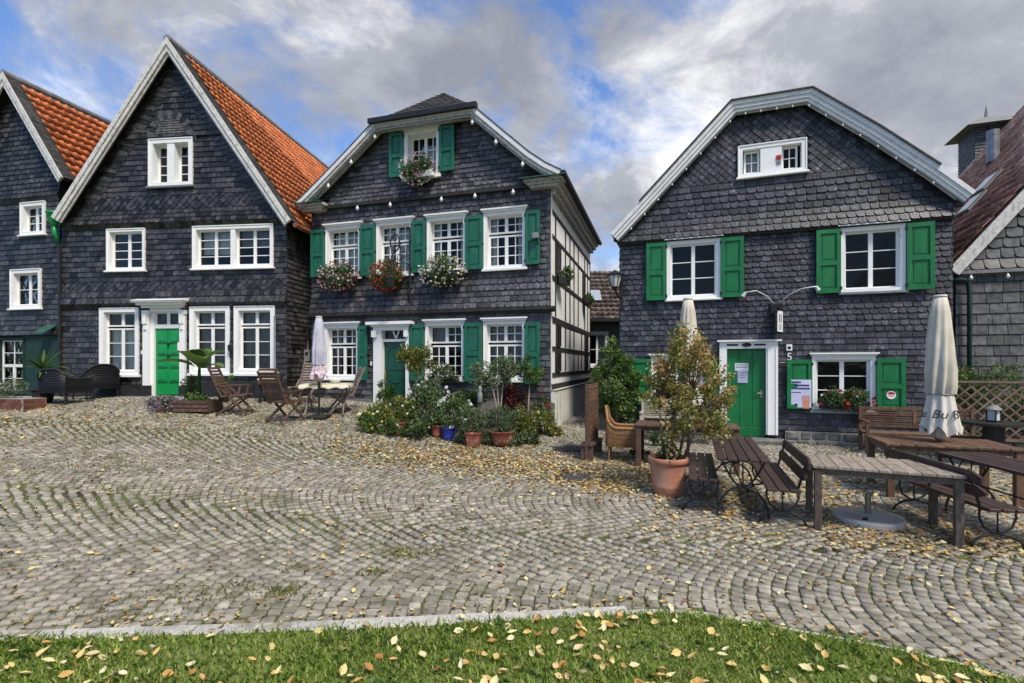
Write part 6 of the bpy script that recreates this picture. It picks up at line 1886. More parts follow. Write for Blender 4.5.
for s, ex_, ez_ in ((-1, -.68, .86), (1, .70, .92)):
    q = MB(); q.tube([(s * .05, -.04, .64), (s * .22, -.20, .82), (s * .45, -.36, .93), (ex_, -.46, ez_ + .03)], .011, 6); q.build('lamp_arm', 'bulb', bs, smooth=True)
    q = MB(); q.tube([(ex_, -.46, ez_ + .03), (ex_ + s * .05, -.43, ez_ - .05)], [.025, .045], 8); q.build('lamp_head', 'bulb', bs)
# poster and sticker on the lower shutters
po = empty('poster', h3.w(3.98, -.125, .93), h3.rz); tag(po, 'lavender poster with a drink picture on the shutter right of the inn door', 'poster')
q = MB(); q.box(-.20, .22, -.008, .0, 0, .62); q.build('sheet', 'paperlav', po)
q = MB()
for r_, (z, x1) in enumerate(((.545, .0), (.475, .17), (.405, .16))):
    x = -.17
    while x < x1:
        e = random.uniform(.022, .04); q.box(x, x + e, -.0115, -.008, z, z + .038); x += e + .007
q.build('print', 'ink', po)
q = MB(); q.box(-.17, .02, -.0115, -.008, .33, .345); q.lathe([(.03, 0), (.03, .004)], 12, (0, 0, 0)); q.v = [(x, y, z) for x, y, z in q.v[:8]] + [(-.08 + x, -.0085 - z, .06 + y) for x, y, z in q.v[8:]]; q.build('small_print', 'ink', po)
q = MB(); q.mesh([(.04, -.012, .27), (.19, -.012, .27), (.175, -.012, -.02), (.06, -.012, -.02), (.04, -.008, .27), (.19, -.008, .27), (.175, -.008, -.02), (.06, -.008, -.02)], [(3, 2, 1, 0), (0, 1, 5, 4), (1, 2, 6, 5), (2, 3, 7, 6), (3, 0, 4, 7)]); gl_ = q.build('glass_picture', 'amber', po)
q = MB(); q.mesh([(.045, -.0125, .25), (.185, -.0125, .25), (.18, -.0125, .15), (.05, -.0125, .15)], [(3, 2, 1, 0)]); q.build('drink_top', 'fl_pink', gl_)
sk_ = empty('round_sticker', h3.w(5.685, -.118, 1.24), h3.rz); tag(sk_, 'round white sticker with a red cap on the right emerald shutter', 'sticker')
q = MB(); q.lathe([(.085, 0), (.085, .004)], 24); q.v = [(x, -z, y) for x, y, z in q.v]; q.build('disc', 'white', sk_)
q = MB(); V = [(.07 * math.cos(a), -.0055, .012 + .058 * math.sin(a)) for a in [math.pi * k / 10 for k in range(11)]]; q.mesh(V, [tuple(range(10, -1, -1))]); q.build('red_cap', 'red', sk_)
q = MB(); q.box(-.05, .05, -.0065, -.0045, -.025, -.008); q.build('print', 'red', sk_)
# string lights
def strings(H, name, label, runs):
    t = empty(name, H.w(0, -.3, runs[0][0][1]), H.rz); tag(t, label, 'string lights')
    z0 = runs[0][0][1]
    for ri, pts in enumerate(runs):
        q = MB(); L_ = [(u, -(w_ - .3), z - z0) for u, z, w_ in pts]
        q.tube(L_, .008, 4); q.build('cable', 'iron', t)
    return t, z0
def bulbs(t, z0, pts, r=.05):
    for u, z, w_ in pts:
        q = MB(); q.lathe([(r * .35, .0), (r * .4, -r * .5), (r * .9, -r * 1.2), (r, -r * 1.9), (r * .6, -r * 2.7), (r * .1, -r * 2.9)], 8, (u, -(w_ - .3), z - z0)); b_ = q.build('bulb', 'bulb', t, smooth=True)
vl = offset_line(VG2, -.24)
runA = [(u, z, .34) for u, z in vl]
runB = [(.5, 6.20, .2), (L2 - .5, 6.20, .2)]
t, z0 = strings(h2, 'string_lights', 'string of white bulbs under the gable edge and cornice of the middle house', [runA, runB])
def along(pts, us):
    return [(u, float(np.interp(u, [p[0] for p in pts], [p[1] for p in pts])), .34) for u in us]
bulbs(t, z0, along(vl, (2.25, 1.52, .80, 5.0, 5.62, 6.30)) + [(u, 6.19, .2) for u in (1.62, 2.62, 4.10, 5.02, 6.02)], .045)
vl3 = offset_line(VG3, -.27)
t, z0 = strings(h3, 'string_lights', 'string of tiny bulbs along the white barge boards of the inn', [[(u, z, .21) for u, z in vl3]])
bulbs(t, z0, [(u, z, .21) for u, z, _ in along(vl3, [.3 + k * .32 for k in range(20)])], .02)
t, z0 = strings(h4, 'string_lights', 'short string of bulbs under the gable of the light grey house', [[(0, 3.9, .2), (3, 3.9, .2)]])
bulbs(t, z0, [(.2, 3.9, .2), (.85, 3.9, .2), (1.5, 3.9, .2)], .04)
# drain covers
def grate(label, loc, rz, w_, d_, n, rnd=False):
    t = empty('drain_cover', (loc.x, loc.y, loc.z + .014), rz); tag(t, label, 'drain cover')
    if rnd:
        q = MB(); q.lathe([(.30, -.02), (.30, .006), (.27, .008)], 28); q.build('disc', 'castiron', t)
        q = MB()
        for k in range(9): 
            x = -.22 + k * .055; q.box(x - .014, x + .014, -.2, .2, .009, .015)
        q.build('ribs', 'castiron', t)
    else:
        q = MB(); q.box(-w_ / 2, w_ / 2, -d_ / 2, d_ / 2, -.03, -.012); q.build('pit', 'black', t)
        for k in range(n):
            x = -w_ / 2 + w_ * (k + .5) / n; q = MB(); q.box(x - w_ / n * .28, x + w_ / n * .28, -d_ / 2 + .03, d_ / 2 - .03, -.012, .012); q.build('bar', 'castiron', t)
        for s in (-1, 1):
            q = MB(); q.box(-w_ / 2 - .03, w_ / 2 + .03, s * d_ / 2 - .03, s * d_ / 2 + .03, -.02, .012); q.build('rim', 'castiron', t)
grate('square slotted drain grate in front of the alley', at(568, 449), R(12), .62, .45, 9)
grate('round cast-iron cover half hidden by fallen leaves', at(573, 477), 0, 0, 0, 0, True)

# ================================================================== plants
def blossoms(name, P, size, m, parent):
    """three crossing petals each"""
    n = len(P)
    Q = np.repeat(P, 3, 0)
    d = unit(rng.normal(size=(n * 3, 3))); q = unit(np.cross(d, rng.normal(size=(n * 3, 3)))); nn = np.cross(d, q)
    s = np.repeat(size * rng.uniform(.7, 1.25, n), 3)[:, None] * .5
    V = np.stack([Q - d * s, Q + q * s * .9 + nn * s * .2, Q + d * s, Q - q * s * .9 + nn * s * .2], 1).reshape(-1, 3)
    r = np.repeat(rng.uniform(0, 1, n), 3)
    return npmesh(name, V, np.arange(n * 12).reshape(-1, 4), r, m, parent)

def stems(root, base, targets, m, r0=.018, name='stem'):
    q = MB()
    for t_ in targets:
        b = Vector(base) + Vector((random.uniform(-.03, .03), random.uniform(-.03, .03), 0)); e = Vector(t_)
        mid = b.lerp(e, .5) + Vector((random.uniform(-.04, .04), random.uniform(-.04, .04), .05))
        q.tube([b, mid, e], [r0, r0 * .75, r0 * .35], 6)
    return q.build(name, m, root, smooth=True)

def shrub(label, loc, rad, leaf='leaf', n=1400, size=.07, k=16, cr=.36, flowers=(), pot=None, group='plants in front of the middle house', name='garden_shrub', lift=0.0, ratio=.5, up=.3, cat='plant'):
    t = empty(name, loc, random.uniform(0, 6)); tag(t, label, cat, group)
    zb_ = lift
    if pot: zb_ = max(lift, pot_part(t, *pot))
    if group.startswith('plants in front'): rad = tuple(r_ * q_ for r_, q_ in zip(rad, (1.1, 1.1, .96))); n = int(n * 1.25)
    c = (0, 0, zb_ + rad[2] * .92)
    P, d, tone, cc = clump_points(n, c, rad, k, cr)
    P[:, 2] = np.maximum(P[:, 2], zb_ * .6 + .02)
    leaves('foliage', P, size, leaf, t, up=up, ratio=ratio, outdir=d, rndbase=tone)
    stems(t, (0, 0, max(0, zb_ - .05)), cc[:7], 'bark', .012)
    for (fm, fn, fs) in flowers:
        F_, fd = ell_points(fn, c, np.array(rad) * 1.03, .86)
        F_[:, 2] = np.maximum(F_[:, 2], .08)
        blossoms('blossoms', F_, fs, fm, t)
    return t

def pot_part(t, kind, r, h, m):
    q = MB()
    if kind == 'round':
        q.lathe([(r * .70, 0), (r * .74, .01), (r * .80, h * .2), (r * .81, h * .22), (r * .83, h * .25), (r * .82, h * .27), (r * .93, h * .82), (r * .94, h * .84), (r * 1.02, h * .86), (r * 1.04, h * .97), (r * 1.0, h), (r * .90, h), (r * .88, h * .9)], 36)
    elif kind == 'bowl':
        q.lathe([(r * .5, 0), (r * .8, h * .2), (r * .97, h * .6), (r, h * .9), (r * 1.04, h * .92), (r * 1.03, h), (r * .92, h), (r * .9, h * .9)], 30)
    elif kind == 'square':
        q.mesh([(-r * .8, -r * .8, 0), (r * .8, -r * .8, 0), (r * .8, r * .8, 0), (-r * .8, r * .8, 0), (-r, -r, h * .85), (r, -r, h * .85), (r, r, h * .85), (-r, r, h * .85)], [(3, 2, 1, 0), (0, 1, 5, 4), (1, 2, 6, 5), (2, 3, 7, 6), (3, 0, 4, 7)])
        q.box(-r * 1.07, r * 1.07, -r * 1.07, r * 1.07, h * .85, h)
    q.build('pot', m, t, smooth=(kind != 'square'))
    q = MB(); q.lathe([(r * .05, h * .90), (r * .88, h * .90)], 20); q.build('earth', 'earth', t)
    return h

# ---- the tall potted tree turning autumn brown
tp = at(668, 494); t = empty('potted_tree', tp, .4); tag(t, 'tall potted tree with yellow-brown autumn leaves beside the slatted table', 'tree')
pot_part(t, 'round', .275, .54, 'terracotta')
def tp_c(px, py, dd=0.0):
    d = tp.y + dd; w_ = Vector(((px - CX) / FPX * d, d, ZC - (py - CY) / FPX * d)) - tp
    return Matrix.Rotation(-.4, 3, 'Z') @ w_
tips = []
branch = MB()
trunk = MB()
forks = []
for (bx, by, tx, ty) in ((665, 455, 660, 400), (672, 455, 676, 405), (678, 456, 690, 400), (683, 456, 704, 410)):
    b, e = tp_c(bx, by), tp_c(tx, ty, random.uniform(-.15, .15)); b.z = .48
    mid = b.lerp(e, .5) + Vector((random.uniform(-.04, .04), random.uniform(-.04, .04), 0))
    trunk.tube([b, mid, e], [.024, .019, .014], 7); forks.append(e)
trunk.build('trunk', 'bark', t, smooth=True)
spots = [(690, 335, .16), (676, 345, .17), (704, 342, .16), (662, 362, .18), (684, 362, .2), (712, 362, .18), (728, 376, .13), (650, 380, .15), (668, 384, .2), (692, 388, .22), (716, 390, .18), (735, 398, .12), (655, 402, .12), (680, 408, .2),
         (704, 412, .2), (726, 416, .15), (740, 392, .09), (690, 428, .16), (672, 432, .13), (714, 434, .14), (648, 396, .09), (668, 448, .08), (735, 428, .10), (700, 352, .16), (722, 402, .15), (662, 395, .14)]
PP, TT = [], []
for (px_, py_, rr) in spots:
    for s in range(4):
        c = tp_c(688 + (px_ - 690) * .9 + random.gauss(0, 4), py_ + random.gauss(0, 4), random.uniform(-.45, .45))
        f = min(forks, key=lambda q: (q - c).length)
        mid = f.lerp(c, .5) + Vector((random.uniform(-.05, .05), random.uniform(-.05, .05), .05))
        branch.tube([f, mid, c], [.009, .006, .003], 5)
        n_ = int(74 * (rr / .16) ** 1.5)
        # leaves strung along the twig and scattered round its tip
        tt = rng.uniform(.35, 1.25, n_)[:, None]
        P = np.array(mid) + (np.array(c) - np.array(mid)) * tt + rng.normal(0, rr * .26, (n_, 3))
        PP.append(P)
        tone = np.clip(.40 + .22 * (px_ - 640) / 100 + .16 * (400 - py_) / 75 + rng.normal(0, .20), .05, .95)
        TT.append(np.full(n_, tone))
branch.build('branches', 'bark', t, smooth=True)
PP = np.concatenate(PP); TT = np.concatenate(TT)
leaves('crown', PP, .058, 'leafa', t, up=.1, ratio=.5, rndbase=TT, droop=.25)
# underplanting in the pot
P, d = ell_points(120, (0, 0, .62), (.16, .16, .12), .1); leaves('underplanting', P, .07, 'leaf', t, up=.5)

# ---- green tree at the alley mouth
tp2 = atd(617, 12.4); t = empty('alley_tree', tp2, 0); tag(t, 'bushy green tree at the mouth of the alley beside the inn', 'tree')
def lc(px, py, d): return Vector(((px - CX) / FPX * d, d, ZC - (py - CY) / FPX * d)) - tp2
q = MB(); q.tube([(0, 0, -.05), (.03, 0, .6), (-.02, .02, 1.2)], [.05, .042, .03], 8); q.build('trunk', 'bark', t, smooth=True)
PP, TT = [], []; br = MB()
for (px_, py_, rr) in ((612, 342, .14), (606, 352, .18), (618, 358, .24), (604, 368, .26), (622, 374, .3), (634, 378, .24), (598, 384, .26), (614, 390, .34), (632, 394, .28), (642, 388, .14), (606, 404, .3), (624, 408, .3), (612, 348, .16), (596, 374, .16), (640, 402, .16), (628, 362, .18)):
    c = lc(px_, py_, tp2.y + random.uniform(-.35, .35)); br.tube([(0, 0, 1.0), c], [.018, .006], 5)
    n_ = int(380 * (rr / .24) ** 2); P, d = ell_points(n_, c, (rr * .85, rr * .85, rr * .9), .1); PP.append(P); TT.append(np.full(n_, rng.uniform(.2, .75)))
br.build('branches', 'bark', t); leaves('crown', np.concatenate(PP), .075, 'leaf', t, up=.1, rndbase=np.clip(np.concatenate(TT) + .2, 0, .95))

# ---- bed in front of the middle house
def bed(px, py): return at(px, py)
shrub('low shrub with yellow and white flowers at the left end of the flower bed', bed(377, 431), (.42, .38, .30), 'leaf', 1500, .06, flowers=[('fl_yellow', 26, .07), ('fl_white', 16, .06)])
shrub('light green leafy shrub in front of the dark green door', bed(396, 432), (.45, .4, .42), 'leafy', 1500, .065, flowers=[('fl_white', 10, .06)])
shrub('dense dark rose bush in the middle of the flower bed', bed(424, 434), (.60, .5, .58), 'leafd', 2600, .065, 22, flowers=[('fl_white', 14, .075)])
shrub('grey-green bush with white blossoms arching behind the rose bush', atd(430, 12.0), (.60, .35, .50), 'leafg', 1800, .06, 18, flowers=[('fl_white', 40, .085)], lift=.2)
shrub('rose bush with a cluster of white roses left of the square pot', bed(455, 437), (.45, .4, .50), 'leafd', 1900, .06, 18, flowers=[('fl_white', 26, .09)])
shrub('dark leafy shrub behind the white roses below the window', atd(470, 12.0), (.5, .35, .48), 'leafd', 1500, .07, 16, lift=.25)
shrub('silvery lavender in a square weathered terracotta pot', bed(474, 446), (.30, .28, .36), 'leafg', 1200, .075, 14, pot=('square', .15, .30, 'terracotta2'), ratio=.22, up=.9)
t = shrub('grey-leaved plant spilling over a round red terracotta bowl', bed(502, 446), (.38, .34, .26), 'leafg', 1500, .065, 16, pot=('bowl', .25, .32, 'terracotta2'), ratio=.3, up=.5)
shrub('variegated pale green shrub right of the terracotta bowl', bed(526, 440), (.42, .38, .40), 'leafy', 1900, .055, 18, flowers=[('fl_white', 20, .05)])
shrub('yellow-green round shrub at the right end of the flower bed', bed(545, 434), (.30, .28, .33), 'leafy', 1300, .05, 14, flowers=[('fl_yellow', 30, .05)])
shrub('low dark ground plant at the foot of the flower bed near the drain', bed(530, 444), (.28, .2, .16), 'leafd', 700, .05, 10)
shrub('low plant with small white flowers beside the clay pot', bed(408, 437), (.25, .2, .17), 'leaf', 600, .05, 10, flowers=[('fl_white', 14, .05)])
shrub('dark red-leaved bush below the right ground-floor window', atd(514, 11.9), (.5, .3, .42), 'leafr', 1300, .07, 16, lift=.35)
shrub('dark plant with a red bloom by the corner of the timbered wall', atd(541, 11.7), (.24, .22, .35), 'leafd', 700, .06, 10, lift=.25, flowers=[('fl_red', 9, .09)])
shrub('fern-like light plant by the pilaster of the dark green door', atd(385, 12.5), (.35, .3, .42), 'leaf', 900, .09, 12, ratio=.3)
for (px_, py_, kind, r_, h_, m_, lb) in ((449, 440, 'round', .17, .28, 'bluepot', 'cobalt blue glazed pot under the white roses'), (437, 437, 'round', .15, .26, 'terracotta2', 'dark terracotta pot half hidden left of the blue pot'), (402, 434, 'square', .18, .28, 'terracotta2', 'brown clay tub behind small white flowers in the bed')):
    t = empty('flower_pot', at(px_, py_), 0); tag(t, lb, 'pot'); pot_part(t, kind, r_, h_, m_)
    P, d = ell_points(260, (0, 0, h_ + .10), (r_ * 1.1, r_ * 1.1, .14), .2); leaves('foliage', P, .06, 'leafd', t, up=.5)
for (px_, py_, rx, lf, fl_, lb) in ((388, 436, .26, 'leaf', 'fl_white', 'low green cushion plant in front of the light green shrub'), (420, 440, .30, 'leafd', None, 'dark low plant in front of the rose bush'),
                                (463, 443, .22, 'leafg', None, 'small grey cushion plant between the blue pot and the square pot'), (488, 445, .20, 'leafd', None, 'dark tuft between the square pot and the terracotta bowl'),
                                (516, 446, .24, 'leafg', None, 'grey cushion plant right beside the terracotta bowl'), (366, 426, .22, 'leafd', 'fl_yellow', 'small plant with yellow dots at the far left tip of the bed'),
                                (556, 436, .18, 'leafy', 'fl_yellow', 'small yellow cushion plant at the corner of the timbered house')):
    shrub(lb, bed(px_, py_), (rx, rx * .8, rx * .75), lf, 800, .05, 12, flowers=[(fl_, 10, .05)] if fl_ else ())
# standards
def standard(label, loc, px_c, py_c, rad, leaf, stem_r=.022, n=2600, size=.06, bark='bark', nst=1, group='small standard trees in the flower bed'):
    t = empty('standard_tree', loc, 0); tag(t, label, 'tree', group)
    c = Vector(((px_c - CX) / FPX * loc.y, loc.y, ZC - (py_c - CY) / FPX * loc.y)) - loc
    for k in range(nst):
        q = MB(); o_ = Vector(((k - (nst - 1) / 2) * .09, 0, 0))
        q.tube([o_, o_ * .6 + Vector((c.x * .5, 0, c.z * .5)), o_ * 1.6 + Vector((c.x, 0, c.z - rad[2] * .4))], [stem_r, stem_r * .85, stem_r * .6], 7); q.build('trunk', bark, t, smooth=True)
    P, d, tone, cc = clump_points(n, c, rad, 22, .34); leaves('crown', P, size, leaf, t, up=.2, rndbase=tone, outdir=d)
    q = MB()
    for e in cc[:12]: q.tube([(c.x, 0, c.z - rad[2] * .5), e], [.012, .005], 5)
    q.build('branches', bark, t)
    return t
standard('round-topped standard tree in front of the dark green door', atd(416, 11.9), 416, 358, (.46, .42, .38), 'leafy', nst=1)
standard('pale-stemmed standard tree with a wide crown rising from the flower bed', atd(500, 11.2), 497, 372, (.60, .5, .42), 'leafg', bark='barkl', nst=3, n=3200)
standard('slim pale-stemmed young tree at the right of the flower bed', atd(527, 11.6), 530, 372, (.32, .3, .42), 'leaf', bark='barkl', n=1300)
# blue-grey bottle garden stake
gs = empty('garden_stake', atd(480, 10.9), 0); tag(gs, 'blue-grey garden ornament on a stake among the lavender', 'ornament')
q = MB(); q.tube([(0, 0, 0), (0, 0, .78)], .012); q.build('stake', 'iron', gs)
q = MB(); q.lathe([(.03, .78), (.06, .82), (.06, 1.0), (.03, 1.06), (.05, 1.12), (.02, 1.18)], 10); q.build('ornament', 'zinc', gs, smooth=True)

# ---- window boxes
def window_box(label, H, u0, u1, z, drop, leaf, fl, h=.42, y=-.22, n=1300, fn=60, fs=.06, boxm='darkpot'):
    c_ = (u0 + u1) / 2; L = u1 - u0
    t = empty('window_box', H.w(c_, y, z), H.rz); tag(t, label, 'flower box', 'flower boxes on the window sills')
    q = MB(); q.box(-L / 2, L / 2, -.10, .10, 0, .17, bv=.01); q.build('box', boxm, t)
    n = int(n * 1.5); h += .06; drop += .06
    P, d, tone, cc = clump_points(n, (0, -.06, .10 + (h - drop) / 2), (L * .62, .24, (h + drop) / 2), 22, .42)
    leaves('foliage', P, .06, leaf, t, up=.1, rndbase=tone, outdir=d)
    for (m_, k_) in fl:
        F_, fd = ell_points(int(fn * k_ * 1.9), (0, -.10, .08 + (h - drop) / 2), (L * .62, .27, (h + drop) / 2), .8)
        F_[:, 1] = np.minimum(F_[:, 1], .02); blossoms('blossoms', F_, fs, m_, t)
    return t
window_box('window box full of pink and white geraniums, leftmost upper window of the middle house', h2, .52, 1.58, 4.10, .25, 'leafd', [('fl_pink', 1.6), ('fl_white', .4)], h=.48)
window_box('window box with bright red geraniums beside the wrought-iron sign', h2, 2.12, 2.95, 4.10, .34, 'leaf', [('fl_red', 1.6), ('fl_pink', .2)], h=.42)
window_box('window box hanging with white flowers, third upper window of the middle house', h2, 3.62, 4.72, 4.10, .30, 'leafd', [('fl_white', 1.2), ('fl_pink', .15), ('fl_yellow', .2)], h=.45)
window_box('flower box with pink and white blooms under the gable window of the middle house', h2, 3.0, 3.92, 6.72, .22, 'leafd', [('fl_white', .6), ('fl_pink', .8)], h=.50, boxm='white')
window_box('dark window box with red and white flowers on the ground-floor window of the inn', h3, 4.36, 5.28, .92, .02, 'leafd', [('fl_red', .16), ('fl_white', .04)], h=.30, y=-.14, n=1100, fs=.085)
window_box('leafy plant box on the sill of the middle ground-floor window', h2, 3.75, 4.55, 1.42, .05, 'leafg', [('fl_white', .15)], h=.34, y=-.16, n=800)
for (yy, lb) in ((.86, 'nearer dark flower basket on the upper timbered wall'), (5.2, 'farther dark flower basket on the upper timbered wall')):
    t = empty('flower_basket', h2.w(L2 + .16, yy, 3.95), h2.rz); tag(t, lb, 'flower box')
    q = MB(); q.box(-.10, .10, -.25, .25, 0, .18, bv=.01); q.build('box', 'darkpot', t)
    P, d, tone, cc = clump_points(500, (.03, 0, .2), (.2, .34, .26), 10, .45); leaves('foliage', P, .07, 'leafd', t, rndbase=tone)

# ---- left side plants
bn = at(199, 407); t = empty('banana_plant', bn, 0); tag(t, 'banana plant with big glossy leaves in front of the green-door house', 'plant')
pot_part(t, 'round', .2, .30, 'darkpot')
q = MB(); q.tube([(0, 0, .25), (.01, 0, .98)], [.05, .03], 8); q.build('stem', 'leaf', t, smooth=True)
for k, (an, ln_, el) in enumerate(((.2, 1.0, 1.0), (1.3, .85, 1.2), (2.6, 1.1, .9), (3.5, 1.0, .6), (4.4, .95, .95), (5.4, 1.1, .75), (2.0, .7, 1.35), (5.9, .85, .4), (4.9, .7, 1.25))):
    V, F = [], []
    n = 9
    dx_, dy_ = math.cos(an), math.sin(an)
    for i in range(n + 1):
        f = i / n; r_ = ln_ * f
        z = .92 + math.sin(el) * r_ - .75 * (r_ ** 2) * .55
        wd = .19 * math.sin(math.pi * min(1, f * .92 + .06)) ** .7 * (0.12 if f < .12 else 1)
        x, y = dx_ * r_ * math.cos(el) * 1.05, dy_ * r_ * math.cos(el) * 1.05
        V += [(x - dy_ * wd, y + dx_ * wd, z + wd * .35), (x, y, z), (x + dy_ * wd, y - dx_ * wd, z + wd * .35)]
    for i in range(n): F += [(3 * i, 3 * i + 1, 3 * i + 4, 3 * i + 3), (3 * i + 1, 3 * i + 2, 3 * i + 5, 3 * i + 4)]
    q = MB(); q.mesh(V, F, [.9, .75, .5, .85][k % 4]); q.build('banana_leaf', 'leaf', t, smooth=True)
pc = at(183, 411); t = empty('planter_crate', pc, h1.rz); tag(t, 'low wooden crate planted with lilac heather left of the folding chairs', 'planter')
for k in range(3):
    for s in (-1, 1):
        q = MB(); q.box(-.55, .80, s * .24 - .012, s * .24 + .012, .01 + k * .09, .08 + k * .09); q.build('board', 'wood_cd', t)
for s in (-.55, .80):
    q = MB(); q.box(s - .012, s + .012, -.24, .24, .0, .27); q.build('end_board', 'wood_cd', t)
q = MB(); q.box(-.53, .78, -.22, .22, .0, .2); q.build('earth', 'earth', t)
P, d, tone, cc = clump_points(900, (-.35, -.12, .18), (.42, .3, .2), 12, .4); leaves('foliage', P, .045, 'leafd', t, up=.6, rndbase=tone)
F_, fd = ell_points(220, (-.35, -.14, .18), (.44, .32, .21), .8); blossoms('blossoms', F_, .05, 'fl_lilac', t)
P, d, tone, cc = clump_points(500, (.35, -.02, .28), (.38, .22, .12), 10, .5); leaves('low_foliage', P, .06, 'leaf', t, up=.5, rndbase=tone)
tr_ = at(18, 408); t = empty('brick_planter', (tr_.x - .3, tr_.y, tr_.z), h0.rz); tag(t, 'low brick flower trough with white flowers at the left edge', 'planter')
q = MB(); q.box(-.9, .9, -.24, .24, -.05, .24); q.build('core', 'mortar', t)
for j in range(3):
    x = -.9 - (.11 if j % 2 else 0)
    while x < .9:
        a, b = max(x, -.9), min(x + .21, .9)
        if b - a > .03:
            for s in (-1, 1):
                q = MB(); q.box(a, b - .012, s * .24 - (.015 if s < 0 else 0), s * .24 + (.015 if s > 0 else 0), -.02 + j * .088, .055 + j * .088); q.build('brick', 'brick', t)
        x += .222
for s_ in (-1, 1):
    for j in range(3):
        for y_ in (-.225, .005):
            q = MB(); q.box(s_ * .9 - (.015 if s_ < 0 else 0), s_ * .9 + (.015 if s_ > 0 else 0), y_, y_ + .215, -.02 + j * .088, .055 + j * .088); q.build('brick', 'brick', t)
P, d, tone, cc = clump_points(1500, (0, 0, .40), (.85, .26, .24), 18, .4); leaves('foliage', P, .06, 'leafg', t, up=.6, ratio=.25, rndbase=tone)
F_, fd = ell_points(40, (-.15, -.05, .50), (.3, .2, .12), .6); blossoms('blossoms', F_, .08, 'fl_white', t)
# spiky palm in a pot
pm = at(43, 404); pm = atd(43, pm.y + .25); t = empty('potted_palm', pm, 0); tag(t, 'spiky fan palm in a dark pot by the leftmost house', 'plant')
pot_part(t, 'round', .24, .36, 'darkpot'); q = MB(); q.tube([(0, 0, .3), (0, 0, .85)], [.07, .06], 8); q.build('trunk', 'bark', t)
for k in range(34):
    an, el, ln_ = random.uniform(0, 6.28), random.uniform(-.1, 1.2), random.uniform(.75, 1.15)
    V, F = [], []
    for i in range(7):
        f = i / 6; r_ = ln_ * f; z = .85 + math.sin(el) * r_ - .35 * r_ * r_; wd = .045 * (1 - f) ** .6 * (.3 + 1.4 * min(f * 2, .5))
        x, y = math.cos(an) * math.cos(el) * r_, math.sin(an) * math.cos(el) * r_
        V += [(x - math.sin(an) * wd, y + math.cos(an) * wd, z), (x + math.sin(an) * wd, y - math.cos(an) * wd, z)]
    F = [(2 * i, 2 * i + 1, 2 * i + 3, 2 * i + 2) for i in range(6)]
    q = MB(); q.mesh(V, F); q.build('frond', 'leaf', t)
for (px_, py_, lb) in ((224, 402, 'dark leafy plant between the banana plant and the brown armchair'), (190, 402, 'low dark plants behind the wooden crate')):
    shrub(lb, at(px_, py_), (.35, .3, .28), 'leafd', 700, .07, 10, group='plants by the green-door house', pot=('round', .14, .18, 'darkpot'))
# hedge behind the lattice
t = empty('hedge', h4.w(.7, -.55, gz(10.6, 10.6)), h4.rz); tag(t, 'dark green conifer hedge behind the lattice fence', 'hedge')
PP, TT = [], []
for k in range(44):
    c = (random.uniform(-1.2, 1.5), random.uniform(-.25, .3), random.uniform(.5, 1.62)); rr = random.uniform(.18, .32)
    P, d = ell_points(150, c, (rr * 1.2, rr, rr * .8), .3); PP.append(P); TT.append(np.full(150, rng.uniform(.15, .85)))
leaves('foliage', np.concatenate(PP), .085, 'leaf', t, up=.2, ratio=.28, rndbase=np.concatenate(TT))
q = MB()
for k in range(5): q.tube([(-1 + k * .55, 0, -.05), (-1 + k * .55, .03, 1.3)], [.035, .015], 6)
q.build('stems', 'bark', t)
shrub('trailing ivy at the foot of the lattice fence', (8.95, 9.5, gz(8.9, 9.5)), (.4, .3, .28), 'leafd', 900, .07, 12, group='plants by the inn')
shrub('small weeds at the foot of the wicker armchair', at(640, 458), (.22, .12, .10), 'leaf', 350, .05, 8, group='plants by the inn')
shrub('dark potted bush under the left ground-floor window of the inn', h3.w(.35, -.5, gz(3.0, 12.1)), (.35, .3, .35), 'leafd', 900, .07, 12, group='plants by the inn')
# leaf plants behind long table
shrub('grey-green plant under the long brown table', h3.w(1.05, -1.5, gz(3.3, 10.8)), (.35, .2, .22), 'leafg', 500, .06, 10, group='plants by the inn')

pts = []
for _ in range(26000):
    px_, py_ = random.uniform(0, 660), random.gauss(416, 15)
    py_ += max(0, (px_ - 300) * .09)
    if py_ < 397: continue
    d_ = (ZC - .9 + max(0, (px_ - 100)) * .0016) * FPX / max(py_ - CY, 8)
    x_ = (px_ - CX) / FPX * d_
    if d_ > 13.6 or hidden(x_, d_): continue
    if math.sin(x_ * 2.3) * math.sin(d_ * 3.1 + x_) + random.uniform(-.6, .6) < -.1: continue
    pts.append((x_, d_, gz(x_, d_) - .001))
tufts('moss', 'yellow-green moss growing over the cobbles near the houses', pts, .046, 'moss')
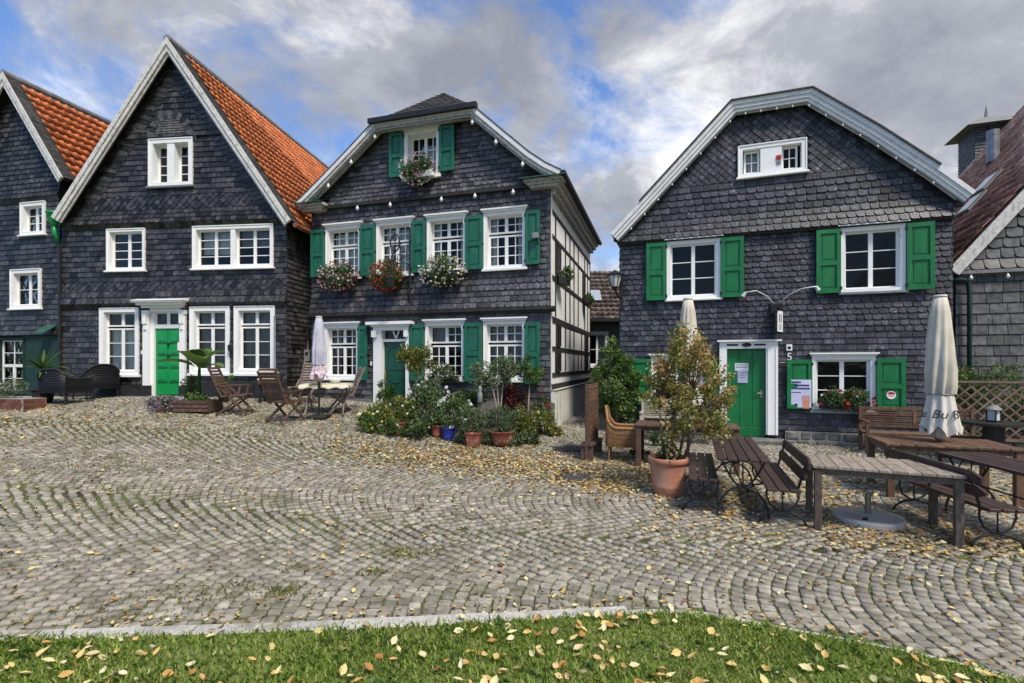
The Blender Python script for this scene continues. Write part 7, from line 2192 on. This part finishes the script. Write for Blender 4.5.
# ================================================================== fallen leaves
def leaf_shape(rr):
    L, W = 1.0, rr.uniform(.55, .8)
    cu = rr.uniform(-.05, .30)
    return [(0, 0, .02), (.28, W * .42, cu * .5 + .03), (.62, W * .40, cu * .6 + .02), (1, 0, cu), (.62, -W * .40, cu * .9 + .04), (.28, -W * .42, cu * .4 + .05), (.5, 0, .0)]
LF = [(0, 1, 6), (1, 2, 6), (2, 3, 6), (3, 4, 6), (4, 5, 6), (5, 0, 6)]
rr_ = random.Random(5)
LV = [leaf_shape(rr_) for _ in range(10)]
lmesh = []
for v in LV:
    me = bpy.data.meshes.new('fallen_leaf'); me.from_pydata(v, [], LF); me.materials.append(MT['fallen']); lmesh.append(me)
pts = []
def dens(x, y):
    pxx = CX + FPX * x / y; pyy = CY + FPX * (ZC - gz(x, y)) / y
    if y < kerb_y(x): return 58 * (1 + .5 * math.sin(x * 2.1 + 1) + .4 * math.sin(y * 5)) * (1.35 if x > .2 else 1)
    if y < kerb_y(x) + .30: return 150
    d = 14
    b = lambda c, s: math.exp(-((pyy - c) / s) ** 2)
    if 330 < pxx < 660: d += 380 * b(446 + (pxx - 330) * .10, 15) * (0.45 + .55 * min(1, (pxx - 330) / 160))
    if 560 < pxx < 650: d += 420 * math.exp(-((pxx - 605) / 38) ** 2 - ((pyy - 481) / 11) ** 2)
    if pxx < 345: d += 60 * b(418, 16)
    if pxx > 655: d += 230 * b(512 + max(0, pxx - 780) * .14, 26) * (.6 + .4 * math.sin(pxx * .06 + 1)) + 60 * b(480, 22)
    if pxx > 820: d += 240 * b(538 + (pxx - 820) * .04, 14)
    if pyy > 525: d += 7 * (1 + (1.6 if pxx > 640 else 0))
    return d
random.seed(3)
tries = 120000
X = rng.uniform(-14, 10.5, tries); Y = 1.7 + 11.5 * rng.uniform(0, 1, tries) ** 1.0
A_ = 24.5 * 11.5
for x, y in zip(X, Y):
    if abs(x) > y * 1.04 + .1 or hidden(x, y - .4): continue
    if random.random() < dens(x, y) * A_ / tries: pts.append((x, y))
pts.sort(key=lambda p: math.hypot(p[0], p[1]))
big = MB(); nI = 0
VV, FF, RR, base = [], [], [], 0
for x, y in pts:
    on = y < kerb_y(x)
    z = gz(x, y) + (.062 if on else .008) + random.uniform(0, .012)
    s = random.uniform(.045, .078) * (1.0 if on else random.uniform(.4, .8) if y < kerb_y(x) + .3 else .82 if y < 6 else 1.0)
    sl = .5 if on else .22
    m = Matrix.Translation((x, y, z)) @ Matrix.Rotation(random.uniform(0, 6.28), 4, 'Z') @ Matrix.Rotation(random.gauss(0, sl), 4, 'X') @ Matrix.Rotation(random.gauss(0, sl * .6), 4, 'Y') @ Matrix.Diagonal((s, s, s, 1))
    k = random.randrange(10)
    xp, yp = project((x, y, z))
    if nI < 300 and on and 0 < xp < 1024 and yp < 683:
        o = link('fallen_leaf', lmesh[k], None, m)
        tag(o, 'yellow-brown fallen leaf lying in the grass of the lawn', 'leaf', 'fallen leaves on the lawn'); nI += 1
    else:
        M3 = np.array(m)
        VV.append(np.array(LV[k]) @ M3[:3, :3].T + M3[:3, 3]); FF.append(np.array(LF) + base); base += 7
        RR += [random.random()] * 6
o = npmesh('fallen_leaves', np.concatenate(VV), np.concatenate(FF), np.array(RR), 'fallenb')
tag(o, 'yellow and brown leaves scattered over the cobbles', 'leaves', kind='stuff')
